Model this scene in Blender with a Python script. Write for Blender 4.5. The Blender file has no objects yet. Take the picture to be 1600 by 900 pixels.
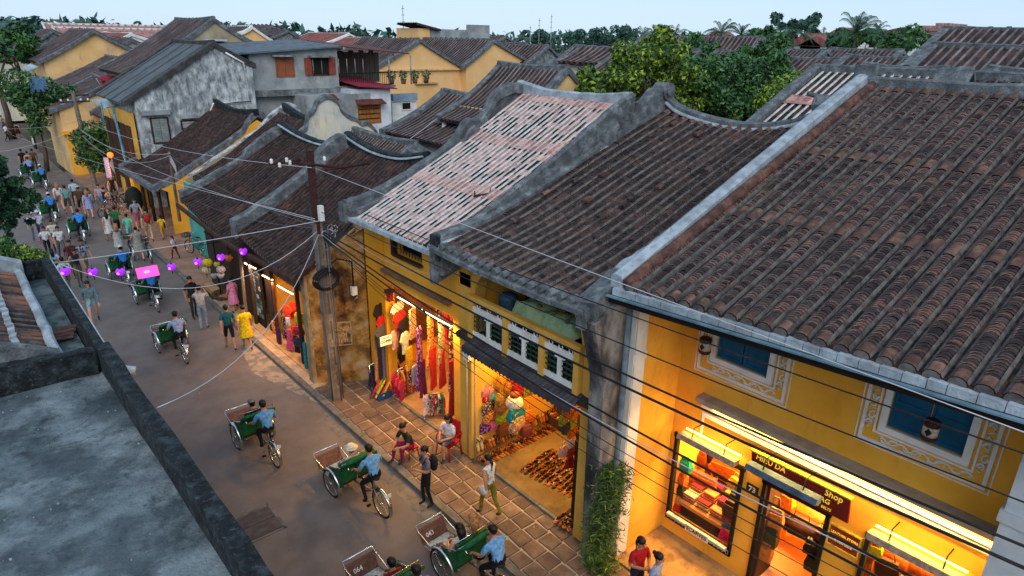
import bpy, math, random
import numpy as np
from mathutils import Vector, Matrix
random.seed(7); RND = random.Random(11)
S = bpy.context.scene
COL = S.collection
R_ = math.radians
# ------------------------------------------------------------------ camera
F, CX, CY, HC = 1033.0, 800.0, 450.0, 10.0
_v1 = np.array([-154-CX, 40-CY, F]); _n = np.array([728-CX, 3119-CY, F])
_d1 = _v1/np.linalg.norm(_v1); _up = -_n; _up = _up-_up.dot(_d1)*_d1; _up /= np.linalg.norm(_up)
_d2 = np.cross(_d1, _up); RM = np.stack([_d2, _d1, _up])      # world x = into the house row, y = along the street, z = up
def P(px, py, x=None, y=None, z=None):
    """point of the place seen at photograph pixel (px,py) on a plane of known x, y or z (metres)"""
    r = RM@np.array([px-CX, py-CY, F])
    t = x/r[0] if x is not None else (y/r[1] if y is not None else ((0 if z is None else z)-HC)/r[2])
    q = np.array([0, 0, HC])+t*r
    return Vector((float(q[0]), float(q[1]), float(q[2])))
cd = bpy.data.cameras.new('camera'); cam = bpy.data.objects.new('camera', cd); COL.objects.link(cam)
cd.sensor_width = 36; cd.lens = 36*F/1600; cd.clip_start = 0.1; cd.clip_end = 6000
m3 = Matrix([[RM[i][0], -RM[i][1], -RM[i][2]] for i in range(3)])
cam.matrix_world = Matrix.Translation((0, 0, HC)) @ m3.to_4x4()
S.camera = cam
S.render.resolution_x, S.render.resolution_y = 1024, 576
# ------------------------------------------------------------------ sky, sun, exposure (dusk)
W = bpy.data.worlds.new('World'); S.world = W; W.use_nodes = True
nt = W.node_tree; bg = nt.nodes['Background']
sky = nt.nodes.new('ShaderNodeTexSky'); sky.sky_type = 'NISHITA'; sky.sun_disc = False
SUN_EL, SUN_ROT = 38.0, 215.0
sky.sun_elevation = R_(SUN_EL); sky.sun_rotation = R_(SUN_ROT)
sky.altitude = 0; sky.air_density = 1.0; sky.dust_density = 0.3; sky.ozone_density = 2.5
hs = nt.nodes.new('ShaderNodeHueSaturation'); hs.inputs['Saturation'].default_value = 0.62
nt.links.new(sky.outputs[0], hs.inputs['Color'])
vm_ = nt.nodes.new('ShaderNodeMix'); vm_.data_type = 'RGBA'; vm_.inputs[0].default_value = 0.72      # thin even cloud veil over the clear sky
nt.links.new(hs.outputs[0], vm_.inputs[6]); vm_.inputs[7].default_value = (4.1, 6.0, 8.2, 1); nt.links.new(vm_.outputs[2], bg.inputs[0]); bg.inputs[1].default_value = 0.1
sd = bpy.data.lights.new('sun', 'SUN'); sd.energy = 1.5; sd.angle = R_(45); sd.color = (1, .93, .86)
so = bpy.data.objects.new('sun', sd); COL.objects.link(so)
_sd = Vector((math.sin(R_(SUN_ROT))*math.cos(R_(SUN_EL)), math.cos(R_(SUN_ROT))*math.cos(R_(SUN_EL)), math.sin(R_(SUN_EL))))
so.rotation_euler = _sd.to_track_quat('Z', 'Y').to_euler(); so.location = (0, 0, 60)
S.view_settings.view_transform = 'Standard'; S.view_settings.look = 'None'; S.view_settings.exposure = 0.35; S.view_settings.gamma = 1
# ------------------------------------------------------------------ materials
def lin(h):
    h = h.lstrip('#'); c = [int(h[i:i+2], 16)/255 for i in (0, 2, 4)]
    return tuple((v/12.92 if v <= .04045 else ((v+.055)/1.055)**2.4) for v in c)+(1,)
_mc = {}
def mat(name, stops, scale=3.0, rough=.85, bump=.0, bscale=None, detail=6, metal=0, stretch=(1, 1, 1), stain=None, obj=False, var=0, spec=.3, coat=0):
    """noise coloured material; stops = [(pos, hex), ...]; stain = (hex, scale, lo, hi); var = per-object brightness spread"""
    if name in _mc: return _mc[name]
    m = bpy.data.materials.new(name); m.use_nodes = True; t = m.node_tree; b = t.nodes['Principled BSDF']; L = t.links.new
    b.inputs['Roughness'].default_value = rough; b.inputs['Metallic'].default_value = metal
    b.inputs['Specular IOR Level'].default_value = spec
    if coat: b.inputs['Coat Weight'].default_value = coat
    geo = t.nodes.new('ShaderNodeTexCoord' if obj else 'ShaderNodeNewGeometry')
    mp = t.nodes.new('ShaderNodeMapping'); mp.inputs['Scale'].default_value = stretch
    L(geo.outputs['Object' if obj else 'Position'], mp.inputs[0])
    nz = t.nodes.new('ShaderNodeTexNoise'); nz.inputs['Scale'].default_value = scale; nz.inputs['Detail'].default_value = detail; nz.inputs['Roughness'].default_value = .62
    L(mp.outputs[0], nz.inputs['Vector'])
    cr = t.nodes.new('ShaderNodeValToRGB'); L(nz.outputs[0], cr.inputs[0])
    if len(stops) == 1: stops = [(0.3, stops[0][1]), (0.7, stops[0][1])]
    stops = [(.5+(q_-.5)*.62, c_) for q_, c_ in stops]
    e = cr.color_ramp.elements
    e[0].position, e[0].color = stops[0][0], lin(stops[0][1]); e[1].position, e[1].color = stops[-1][0], lin(stops[-1][1])
    for p, c in stops[1:-1]: q = e.new(p); q.color = lin(c)
    out = cr.outputs[0]
    if stain:
        for sx in (stain if isinstance(stain, list) else [stain]):
            n2 = t.nodes.new('ShaderNodeTexNoise'); n2.inputs['Scale'].default_value = sx[1]; n2.inputs['Detail'].default_value = 8; n2.inputs['Roughness'].default_value = .7
            m2 = t.nodes.new('ShaderNodeMapping'); m2.inputs['Scale'].default_value = (1, 1, sx[4] if len(sx) > 4 else 1); m2.inputs['Location'].default_value = (3.1*sx[1], 7, 1)
            L(geo.outputs['Object' if obj else 'Position'], m2.inputs[0]); L(m2.outputs[0], n2.inputs['Vector'])
            mr = t.nodes.new('ShaderNodeMapRange'); mr.inputs[1].default_value = sx[2]; mr.inputs[2].default_value = sx[3]; L(n2.outputs[0], mr.inputs[0])
            mx = t.nodes.new('ShaderNodeMix'); mx.data_type = 'RGBA'; L(mr.outputs[0], mx.inputs[0]); L(out, mx.inputs[6]); mx.inputs[7].default_value = lin(sx[0]); out = mx.outputs[2]
    if var:
        oi = t.nodes.new('ShaderNodeObjectInfo'); mr = t.nodes.new('ShaderNodeMapRange'); mr.inputs[3].default_value = 1-var; mr.inputs[4].default_value = 1+var; L(oi.outputs['Random'], mr.inputs[0])
        mm = t.nodes.new('ShaderNodeVectorMath'); mm.operation = 'SCALE'; L(out, mm.inputs[0]); L(mr.outputs[0], mm.inputs['Scale']); out = mm.outputs[0]
    L(out, b.inputs['Base Color'])
    if bump:
        nb = t.nodes.new('ShaderNodeTexNoise'); nb.inputs['Scale'].default_value = bscale or scale*6; nb.inputs['Detail'].default_value = 8
        L(geo.outputs['Object' if obj else 'Position'], nb.inputs['Vector'])
        bp = t.nodes.new('ShaderNodeBump'); bp.inputs['Strength'].default_value = bump; bp.inputs['Distance'].default_value = .05; L(nb.outputs[0], bp.inputs['Height']); L(bp.outputs[0], b.inputs['Normal'])
    _mc[name] = m; return m
def plain(h, rough=.7, metal=0): return mat('paint_'+h.lstrip('#')+('m' if metal else ''), [(0, h)], rough=rough, metal=metal, scale=8) if False else _plain(h, rough, metal)
def _plain(h, rough, metal):
    k = 'paint_'+h.lstrip('#')+('_metal' if metal else '')
    if k in _mc: return _mc[k]
    c = lin(h); d = '#'+''.join('%02x' % max(0, int(int(h.lstrip('#')[i:i+2], 16)*.8)) for i in (0, 2, 4))
    return mat(k, [(.35, d), (.6, h)], scale=14, rough=rough, metal=metal, obj=True, detail=3)
def emis(name, col, st):
    if name in _mc: return _mc[name]
    m = bpy.data.materials.new(name); m.use_nodes = True; b = m.node_tree.nodes['Principled BSDF']
    b.inputs['Base Color'].default_value = lin(col); b.inputs['Emission Color'].default_value = lin(col); b.inputs['Emission Strength'].default_value = st
    _mc[name] = m; return m
def tilemat(name, cols, pitch, ypitch, rough=.85, grey=.0, axis=0):
    """fired clay: one random colour per tile course (object x / pitch) and row, with lichen and soot"""
    if name in _mc: return _mc[name]
    m = bpy.data.materials.new(name); m.use_nodes = True; t = m.node_tree; b = t.nodes['Principled BSDF']; L = t.links.new; b.inputs['Roughness'].default_value = rough
    b.inputs['Specular IOR Level'].default_value = .25
    tc = t.nodes.new('ShaderNodeNewGeometry'); sp = t.nodes.new('ShaderNodeSeparateXYZ'); L(tc.outputs['Position'], sp.inputs[0])
    def fl(o, s):
        a = t.nodes.new('ShaderNodeMath'); a.operation = 'DIVIDE'; L(o, a.inputs[0]); a.inputs[1].default_value = s
        f = t.nodes.new('ShaderNodeMath'); f.operation = 'FLOOR'; L(a.outputs[0], f.inputs[0]); return f.outputs[0]
    cb = t.nodes.new('ShaderNodeCombineXYZ'); L(fl(sp.outputs[0], pitch), cb.inputs[0]); L(fl(sp.outputs[1], ypitch), cb.inputs[1])
    wn = t.nodes.new('ShaderNodeTexWhiteNoise'); L(cb.outputs[0], wn.inputs[0])
    cr = t.nodes.new('ShaderNodeValToRGB'); cr.color_ramp.interpolation = 'LINEAR'
    n1 = t.nodes.new('ShaderNodeTexNoise'); n1.inputs['Scale'].default_value = .9; n1.inputs['Detail'].default_value = 7; L(tc.outputs['Position'], n1.inputs['Vector'])
    ad = t.nodes.new('ShaderNodeMix'); ad.inputs[0].default_value = .55; L(wn.outputs[0], ad.inputs[2]); L(n1.outputs[0], ad.inputs[3]); L(ad.outputs[0], cr.inputs[0])
    e = cr.color_ramp.elements; e[0].position, e[0].color = cols[0][0], lin(cols[0][1]); e[1].position, e[1].color = cols[-1][0], lin(cols[-1][1])
    for p, c in cols[1:-1]: q = e.new(p); q.color = lin(c)
    n2 = t.nodes.new('ShaderNodeTexNoise'); n2.inputs['Scale'].default_value = 9; n2.inputs['Detail'].default_value = 8; L(tc.outputs['Position'], n2.inputs['Vector'])
    mr = t.nodes.new('ShaderNodeMapRange'); mr.inputs[1].default_value = .5; mr.inputs[2].default_value = .75; L(n2.outputs[0], mr.inputs[0])
    mx = t.nodes.new('ShaderNodeMix'); mx.data_type = 'RGBA'; L(mr.outputs[0], mx.inputs[0]); L(cr.outputs[0], mx.inputs[6]); mx.inputs[7].default_value = lin('#4a4646')
    m3_ = t.nodes.new('ShaderNodeMapping'); m3_.inputs['Scale'].default_value = (.22, 1.7, .22); L(tc.outputs['Position'], m3_.inputs[0])
    n3 = t.nodes.new('ShaderNodeTexNoise'); n3.inputs['Scale'].default_value = 1.3; n3.inputs['Detail'].default_value = 9; n3.inputs['Roughness'].default_value = .7; L(m3_.outputs[0], n3.inputs['Vector'])
    r3 = t.nodes.new('ShaderNodeMapRange'); r3.inputs[1].default_value = .38; r3.inputs[2].default_value = .64; r3.inputs[3].default_value = .62; r3.inputs[4].default_value = 1.22; L(n3.outputs[0], r3.inputs[0])
    s3 = t.nodes.new('ShaderNodeVectorMath'); s3.operation = 'SCALE'; L(mx.outputs[2], s3.inputs[0]); L(r3.outputs[0], s3.inputs['Scale'])       # soot and lichen washed down the slope
    L(s3.outputs[0], b.inputs['Base Color']); _mc[name] = m; return m
M = dict(
 asphalt=mat('asphalt', [(.3, '#665d59'), (.7, '#756b66')], scale=1.2, rough=.75, bump=.25, bscale=60, stain=[('#67605f', .3, .5, .72), ('#81766f', 6, .62, .8), ('#4f4a4a', 14, .66, .74)]),
 earth=mat('earth', [(.3, '#4a463c'), (.7, '#5c5648')], scale=.3),
 pave=mat('paving_stone', [(.3, '#5c4c43'), (.5, '#6b5548'), (.7, '#796557')], scale=3, rough=.8, bump=.3, bscale=30, var=.22, stain=('#5d5048', 5, .5, .75)),
 joint=mat('pavement_mortar', [(.3, '#a08a74'), (.7, '#b79f84')], scale=4, stain=('#6a5e52', 2, .5, .7)),
 redpave=mat('red_brick_paving', [(.3, '#8a6856'), (.7, '#a17c66')], scale=1, bump=.2, bscale=20, stain=('#6a5148', .8, .5, .7)),
 kerb=mat('kerb_stone', [(.3, '#5b5753'), (.7, '#77726c')], scale=4, bump=.3),
 conc=mat('weathered_concrete', [(.25, '#4d5254'), (.5, '#74797a'), (.75, '#92999a')], scale=2.2, detail=10, rough=.9, bump=.3, bscale=18, stain=('#33383a', 5, .52, .7)),
 terr=mat('terrace_concrete', [(.25, '#3a4448'), (.5, '#4e595d'), (.8, '#727e82')], scale=1.3, detail=14, rough=.9, bump=.4, bscale=30, stain=[('#929da1', .55, .5, .72), ('#2a353a', 2.2, .53, .7), ('#1d2529', 16, .6, .68), ('#1d2529', 40, .63, .7)]),
 blackconc=mat('sooty_parapet_concrete', [(.3, '#101315'), (.5, '#1e2427'), (.8, '#3a4448')], scale=5, detail=14, rough=.95, bump=.6, bscale=24, stain=[('#566064', 15, .56, .74), ('#0b0d0e', 6, .56, .66)]),
 lime=mat('grey_lime_parapet', [(.3, '#4a4e51'), (.55, '#62676a'), (.8, '#848a8d')], scale=3.5, detail=14, rough=.9, bump=.5, bscale=24, stain=[('#2f3234', 11, .55, .68), ('#9a9fa2', 7, .64, .78)]),
 limel=mat('pale_verge_concrete', [(.3, '#7d868c'), (.7, '#a9b3ba')], scale=3, detail=10, bump=.3, bscale=30, stain=('#4f575c', 8, .58, .78)),
 mortar=mat('tile_mortar', [(.3, '#434040'), (.7, '#696561')], scale=6, detail=8, stain=('#3a3735', 9, .55, .7)),
 white=mat('whitewash', [(.3, '#c9c9c4'), (.7, '#e2e2de')], scale=2, stain=('#8f8f8a', 1.8, .62, .85)),
 mould=mat('mouldy_whitewash', [(.2, '#5d6263'), (.42, '#8b9192'), (.58, '#adb3b4'), (.8, '#cfd5d6')], scale=4.5, detail=14, rough=.9, stretch=(1, 1, .45), stain=[('#4a4e4f', .55, .5, .75, .6), ('#2f3132', 3, .6, .74, .5)]),
 greywall=mat('grey_render_wall', [(.3, '#7d8283'), (.7, '#a1a5a4')], scale=.9, detail=10, stain=('#54595a', 1.6, .55, .75, .3)),
 ochre=mat('ochre_limewash', [(.3, '#dd9a2a'), (.7, '#e9ab3c')], scale=.9, detail=8, rough=.9, bump=.1, stain=[('#b4791e', 1.1, .56, .8, .35), ('#e6b968', 3.5, .62, .8), ('#94641e', 7, .66, .76)]),
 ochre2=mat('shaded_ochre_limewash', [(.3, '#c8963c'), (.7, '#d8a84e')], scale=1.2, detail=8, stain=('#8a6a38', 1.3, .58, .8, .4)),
 ochre3=mat('stained_ochre_limewash', [(.3, '#d4a86c'), (.7, '#e2bc84')], scale=.7, detail=8, stain=[('#a8977c', .5, .5, .68), ('#8a7350', 1.5, .6, .8, .3)]),
 ochreclean=mat('clean_ochre_limewash', [(.3, '#e0b074'), (.7, '#e8bc82')], scale=.7, detail=8, stain=('#b98d50', 1.2, .64, .8, .3)),
 beige=mat('beige_render', [(.3, '#96886f'), (.7, '#ab9c82')], scale=.8, detail=8, stain=('#6e6655', 1, .55, .75)),
 cream=mat('peeling_cream_render', [(.3, '#b4b8b4'), (.5, '#ccc8b8'), (.75, '#dfcfa8')], scale=1.4, detail=10, stretch=(1, 1, .5), stain=('#8d9496', 2, .52, .7, .25)),
 brownwall=mat('mouldy_brown_render', [(.25, '#3a2a1a'), (.42, '#7a5429'), (.56, '#a87a3c'), (.72, '#b89a74')], scale=1.6, detail=14, rough=.95, bump=.6, bscale=14, stain=[('#241b14', 1.3, .54, .68, .5), ('#b5a692', 2.4, .64, .74)]),
 floor=mat('shop_floor_cement', [(.3, '#a17c50'), (.7, '#b58f60')], scale=1.5, stain=('#7d5f3f', 2, .5, .75)),
 turq=mat('turquoise_wall', [(.3, '#3f8f86'), (.7, '#58a79c')], scale=1.3, stain=('#2f6f6a', 1.2, .55, .8, .4)),
 wood=mat('dark_wood', [(.3, '#2b1a12'), (.7, '#4a2e1e')], scale=3, stretch=(1, 1, .2)),
 wood2=mat('grey_pole_wood', [(.3, '#5c4636'), (.7, '#8a6f58')], scale=5, stretch=(1, 1, .12)),
 poleconc=mat('pole_concrete', [(.3, '#5f564e'), (.7, '#82766a')], scale=3, bump=.2),
 dark=mat('dark_interior', [(.3, '#140f0b'), (.7, '#1d1611')], scale=1),  # near-black colour puts room shade into panels at openings; also on dark frames
 shutter=mat('orange_brown_shutter', [(.3, '#86492e'), (.7, '#965a3c')], scale=2),
 bluesh=mat('blue_shutter', [(.3, '#0d4a66'), (.7, '#13597a')], scale=2, stretch=(1, 1, .3)),
 tin=mat('corrugated_tin', [(.3, '#2c2c31'), (.7, '#45454b')], scale=3, rough=.55, stain=('#5d4a40', 2, .6, .8)),
 rust=mat('rusty_tin', [(.3, '#4a2c26'), (.7, '#6d3e34')], scale=3),
 redtin=mat('crimson_tin', [(.3, '#7d2335'), (.7, '#94293f')], scale=2),
 bluetin=mat('pale_blue_tin', [(.3, '#93a8af'), (.7, '#b3c4ca')], scale=2),
 chrome=mat('chrome', [(0, '#c9c9c9')], rough=.22, metal=1), steel=mat('painted_steel', [(0, '#8d9092')], rough=.4, metal=.6),
 rubber=mat('rubber', [(0, '#17161a')], rough=.8), black=mat('black_cable', [(0, '#121215')], rough=.6),
 wirew=mat('pale_cable', [(0, '#b9bcc2')], rough=.5), wireg=mat('grey_cable', [(0, '#55575c')], rough=.6),
 green=mat('green_canvas', [(.3, '#0b4a2a'), (.7, '#12683c')], scale=8, obj=True), red=mat('red_plastic', [(0, '#8d1420')], rough=.4),
 skin=mat('skin', [(.3, '#a06f52'), (.7, '#b58265')], scale=4, rough=.6, obj=True), skin2=mat('fair_skin', [(.3, '#c08d74'), (.7, '#cf9f86')], scale=4, rough=.6, obj=True),
 hair=mat('black_hair', [(.3, '#0c0a0a'), (.7, '#1b1614')], scale=30, rough=.5, obj=True), blond=mat('blonde_hair', [(.3, '#6f4826'), (.7, '#b07c44')], scale=20, rough=.6, obj=True),
 bark=mat('bark', [(.3, '#3a3027'), (.7, '#5a4b3c')], scale=4, stretch=(1, 1, .3)),
)
T_A = tilemat('old_clay_tile', [(.25, '#231a1b'), (.45, '#352727'), (.6, '#49332e'), (.72, '#643f33'), (.88, '#84533d')], .065, .3)
T_AE = tilemat('old_clay_tile_edge', [(.25, '#40363a'), (.5, '#705e5c'), (.65, '#967f79'), (.85, '#a8775f')], .065, .3)
T_B = tilemat('sooty_clay_tile', [(.25, '#211a1a'), (.45, '#2d2423'), (.6, '#3b2c29'), (.74, '#4f382f'), (.9, '#744c3b')], .13, .3)
T_BE = tilemat('sooty_clay_tile_edge', [(.25, '#38292a'), (.5, '#5c4540'), (.65, '#6d5349'), (.85, '#86604e')], .13, .3)
T_D = tilemat('brown_black_tile', [(.3, '#2a2120'), (.5, '#382a28'), (.68, '#4a3630'), (.85, '#66483a')], .14, .22)
T_CH = tilemat('clay_tile_channel', [(.3, '#171213'), (.5, '#2a1f1f'), (.66, '#4a302a'), (.8, '#6b4334')], .12, .13)
T_FAR = tilemat('distant_clay_tile', [(.25, '#2e2426'), (.45, '#3a2e2e'), (.62, '#483836'), (.85, '#664a40')], .35, .3)
T_FARE = tilemat('distant_clay_ridge', [(.25, '#5a5052'), (.5, '#766c6c'), (.8, '#8f8078')], .5, .3)
T_PINK = tilemat('new_pink_tile', [(.3, '#a2706a'), (.5, '#c08a80'), (.7, '#cfa198')], .25, .21)
T_PINKD = tilemat('pink_tile_channel', [(.45, '#1d1718'), (.475, '#2b2022'), (.49, '#b07870'), (.7, '#c99c94')], .21, .205)
M['pinkm'] = mat('white_lime_mortar', [(.3, '#a9a9a6'), (.7, '#cfcfcb')], scale=6, detail=8, stain=('#8a7472', 5, .55, .75))
M['terra'] = mat('terracotta_cap', [(.25, '#3c2c28'), (.5, '#5c4036'), (.75, '#80604f')], scale=3.5, detail=9, rough=.85, stain=('#3a2c28', 6, .55, .72), bump=.2)
M['edge'] = mat('brown_red_plaster', [(.3, '#44302a'), (.5, '#5f4036'), (.7, '#775346')], scale=4, detail=10, bump=.4, bscale=20, stain=('#33261f', 7, .5, .7))
M['redroof'] = tilemat('red_far_tile', [(.3, '#a07470'), (.7, '#b88e88')], .6, .6)
M['redroof2'] = tilemat('brick_red_far_tile', [(.3, '#7d4c48'), (.7, '#965f58')], .6, .6)
# ------------------------------------------------------------------ object helpers
OFF = {}
def thing(name, label, cat, loc=(0, 0, 0), group=None, kind=None, rotz=0):
    o = bpy.data.objects.new(name, None); COL.objects.link(o); o.empty_display_size = .2
    o.location = loc; o.rotation_euler = (0, 0, rotz)
    if label: o['label'] = label
    if cat: o['category'] = cat
    if group: o['group'] = group
    if kind: o['kind'] = kind
    OFF[o.name] = Vector(loc); return o
def tag(o, label, cat=None, group=None, kind=None):
    if label: o['label'] = label
    if cat: o['category'] = cat
    if group: o['group'] = group
    if kind: o['kind'] = kind
    return o
class MB:
    def __init__(s): s.v, s.f, s.m, s.mi, s.sm = [], [], [], 0, []
    def mat(s, i): s.mi = i; return s
    def add(s, vs, fs, smooth=False):
        n = len(s.v); s.v += [tuple(v) for v in vs]; s.f += [tuple(i+n for i in f) for f in fs]; s.m += [s.mi]*len(fs); s.sm += [smooth]*len(fs); return s
    def box(s, a, b, rot=0, c=None):
        x0, y0, z0 = a; x1, y1, z1 = b
        vs = [(x, y, z) for x in (x0, x1) for y in (y0, y1) for z in (z0, z1)]
        if rot:
            cx, cy = (c or ((x0+x1)/2, (y0+y1)/2)); ca, sa = math.cos(rot), math.sin(rot)
            vs = [(cx+(x-cx)*ca-(y-cy)*sa, cy+(x-cx)*sa+(y-cy)*ca, z) for x, y, z in vs]
        return s.add(vs, [(0, 1, 3, 2), (4, 6, 7, 5), (0, 4, 5, 1), (2, 3, 7, 6), (0, 2, 6, 4), (1, 5, 7, 3)])
    def cbox(s, c, d, rot=0): return s.box([c[i]-d[i]/2 for i in range(3)], [c[i]+d[i]/2 for i in range(3)], rot)
    def quad(s, *p): return s.add(p, [tuple(range(len(p)))])
    def tube(s, path, r, n=6, cap=True, smooth=True, closed=False):
        path = [Vector(p) for p in path]; k = len(path); rs = r if isinstance(r, (list, tuple)) else [r]*k
        vs, fs = [], []
        for i, p in enumerate(path):
            a = path[(i-1) % k] if (closed or i) else p; b = path[(i+1) % k] if (closed or i < k-1) else p
            d = (b-a).normalized() if (b-a).length else Vector((0, 0, 1))
            u = d.cross(Vector((0, 0, 1)));
            if u.length < .05: u = d.cross(Vector((1, 0, 0)))
            u.normalize(); w = d.cross(u)
            for j in range(n):
                t = 2*math.pi*j/n; vs.append(p+u*math.cos(t)*rs[i]+w*math.sin(t)*rs[i])
        for i in range(k if closed else k-1):
            for j in range(n): a0 = i*n; b0 = ((i+1) % k)*n; fs.append((a0+j, a0+(j+1) % n, b0+(j+1) % n, b0+j))
        if cap and not closed: fs += [tuple(range(n))[::-1], tuple(range((k-1)*n, k*n))]
        return s.add(vs, fs, smooth)
    def lathe(s, c, prof, n=12, smooth=True, sx=1, sy=1):
        vs, fs = [], []
        for r, z in prof:
            for j in range(n): t = 2*math.pi*j/n; vs.append((c[0]+r*math.cos(t)*sx, c[1]+r*math.sin(t)*sy, c[2]+z))
        for i in range(len(prof)-1):
            for j in range(n): fs.append((i*n+j, i*n+(j+1) % n, (i+1)*n+(j+1) % n, (i+1)*n+j))
        fs += [tuple(range(n))[::-1], tuple(range((len(prof)-1)*n, len(prof)*n))]
        return s.add(vs, fs, smooth)
    def prism_y(s, pts, y0, y1, dx=0):     # polygon in x-z pulled along y
        n = len(pts); vs = [(x, y0, z) for x, z in pts]+[(x+dx, y1, z) for x, z in pts]
        return s.add(vs, [tuple(range(n)), tuple(range(n, 2*n))[::-1]]+[(i, i+n, (i+1) % n+n, (i+1) % n) for i in range(n)])
    def prism_x(s, pts, x0, x1):           # polygon in y-z pulled along x
        n = len(pts); vs = [(x0, y, z) for y, z in pts]+[(x1, y, z) for y, z in pts]
        return s.add(vs, [tuple(range(n)), tuple(range(n, 2*n))[::-1]]+[(i, i+n, (i+1) % n+n, (i+1) % n) for i in range(n)])
    def ball(s, c, r, n=8, m=6):
        r = r if isinstance(r, (tuple, list)) else (r, r, r); vs, fs = [], []
        for i in range(1, m):
            a = math.pi*i/m
            for j in range(n): t = 2*math.pi*j/n; vs.append((c[0]+r[0]*math.sin(a)*math.cos(t), c[1]+r[1]*math.sin(a)*math.sin(t), c[2]+r[2]*math.cos(a)))
        for i in range(m-2):
            for j in range(n): fs.append((i*n+j, (i+1)*n+j, (i+1)*n+(j+1) % n, i*n+(j+1) % n))
        k = len(vs); vs += [(c[0], c[1], c[2]+r[2]), (c[0], c[1], c[2]-r[2])]
        for j in range(n): fs += [(k, j, (j+1) % n), (k+1, (m-2)*n+(j+1) % n, (m-2)*n+j)]
        return s.add(vs, fs, True)
    def mesh(s, name, mats, off=(0, 0, 0)):
        me = bpy.data.meshes.new(name); me.from_pydata([(v[0]-off[0], v[1]-off[1], v[2]-off[2]) for v in s.v], [], s.f)
        for m_ in (mats if isinstance(mats, (list, tuple)) else [mats]): me.materials.append(m_)
        me.polygons.foreach_set('material_index', s.m); me.polygons.foreach_set('use_smooth', s.sm); me.update(); return me
    def build(s, name, mats, parent=None, local=False, loc=None):
        """vertices are world coordinates unless local; the part sits under its parent"""
        off = Vector((0, 0, 0))
        if parent is not None and not local: off = OFF.get(parent.name, Vector((0, 0, 0)))
        if parent is None and loc is not None: off = Vector(loc)
        me = s.mesh(name, mats, off); o = bpy.data.objects.new(name, me); COL.objects.link(o)
        if parent is not None: o.parent = parent; OFF[o.name] = off
        elif loc is not None: o.location = loc; OFF[o.name] = Vector(loc)
        return o
def inst(me, name, parent, loc, rot=(0, 0, 0), scale=(1, 1, 1)):
    o = bpy.data.objects.new(name, me); COL.objects.link(o)
    off = OFF.get(parent.name, Vector((0, 0, 0))) if parent is not None else Vector((0, 0, 0))
    o.location = Vector(loc)-off; o.rotation_euler = rot; o.scale = scale
    if parent is not None: o.parent = parent
    return o
def copy_tree(o, parent=None):
    c = o.copy(); COL.objects.link(c)
    if parent is not None: c.parent = parent
    for ch in [x for x in bpy.data.objects if x.parent == o]: copy_tree(ch, c)
    return c
def struct(o, label=None): o['kind'] = 'structure'; return o
def smooth_path(pts, k=6):
    out = []
    n = len(pts)
    for i in range(n-1):
        p0 = pts[max(i-1, 0)]; p1 = pts[i]; p2 = pts[i+1]; p3 = pts[min(i+2, n-1)]
        for j in range(k):
            t = j/k; out.append(tuple(.5*((2*p1[a])+(-p0[a]+p2[a])*t+(2*p0[a]-5*p1[a]+4*p2[a]-p3[a])*t*t+(-p0[a]+3*p1[a]-3*p2[a]+p3[a])*t**3) for a in range(len(p1))))
    out.append(tuple(pts[-1])); return out
def lamp_area(name, loc, size, energy, col, rot, parent=None, sizey=None):
    l = bpy.data.lights.new(name, 'AREA'); l.energy = energy; l.color = col; l.shape = 'RECTANGLE'; l.size, l.size_y = (sizey, size) if sizey and sizey < .2 else (size, sizey or .1)
    o = bpy.data.objects.new(name, l); COL.objects.link(o); o.location = loc; o.rotation_euler = rot; return o
def lamp_point(name, loc, energy, col, r=.15):
    l = bpy.data.lights.new(name, 'POINT'); l.energy = energy; l.color = col; l.shadow_soft_size = r
    o = bpy.data.objects.new(name, l); COL.objects.link(o); o.location = loc; return o
WARM = (1, .58, .13); WARMO = (1, .52, .12)
def text_mesh(body, size, name, m, parent, mtx, ext=.004, align='CENTER'):
    cu = bpy.data.curves.new('lettering', 'FONT'); cu.body = body; cu.size = size; cu.extrude = ext; cu.align_x = align; cu.align_y = 'CENTER'; cu.resolution_u = 2; cu.offset = size*.012
    o = bpy.data.objects.new('lettering', cu); COL.objects.link(o); dg = bpy.context.evaluated_depsgraph_get()
    me = bpy.data.meshes.new_from_object(o.evaluated_get(dg)); bpy.data.objects.remove(o)
    me.materials.clear(); me.materials.append(m)
    off = OFF.get(parent.name, Vector((0, 0, 0)))
    me.transform(Matrix.Translation(-off) @ mtx); q = bpy.data.objects.new(name, me); COL.objects.link(q); q.parent = parent; return q
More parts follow.
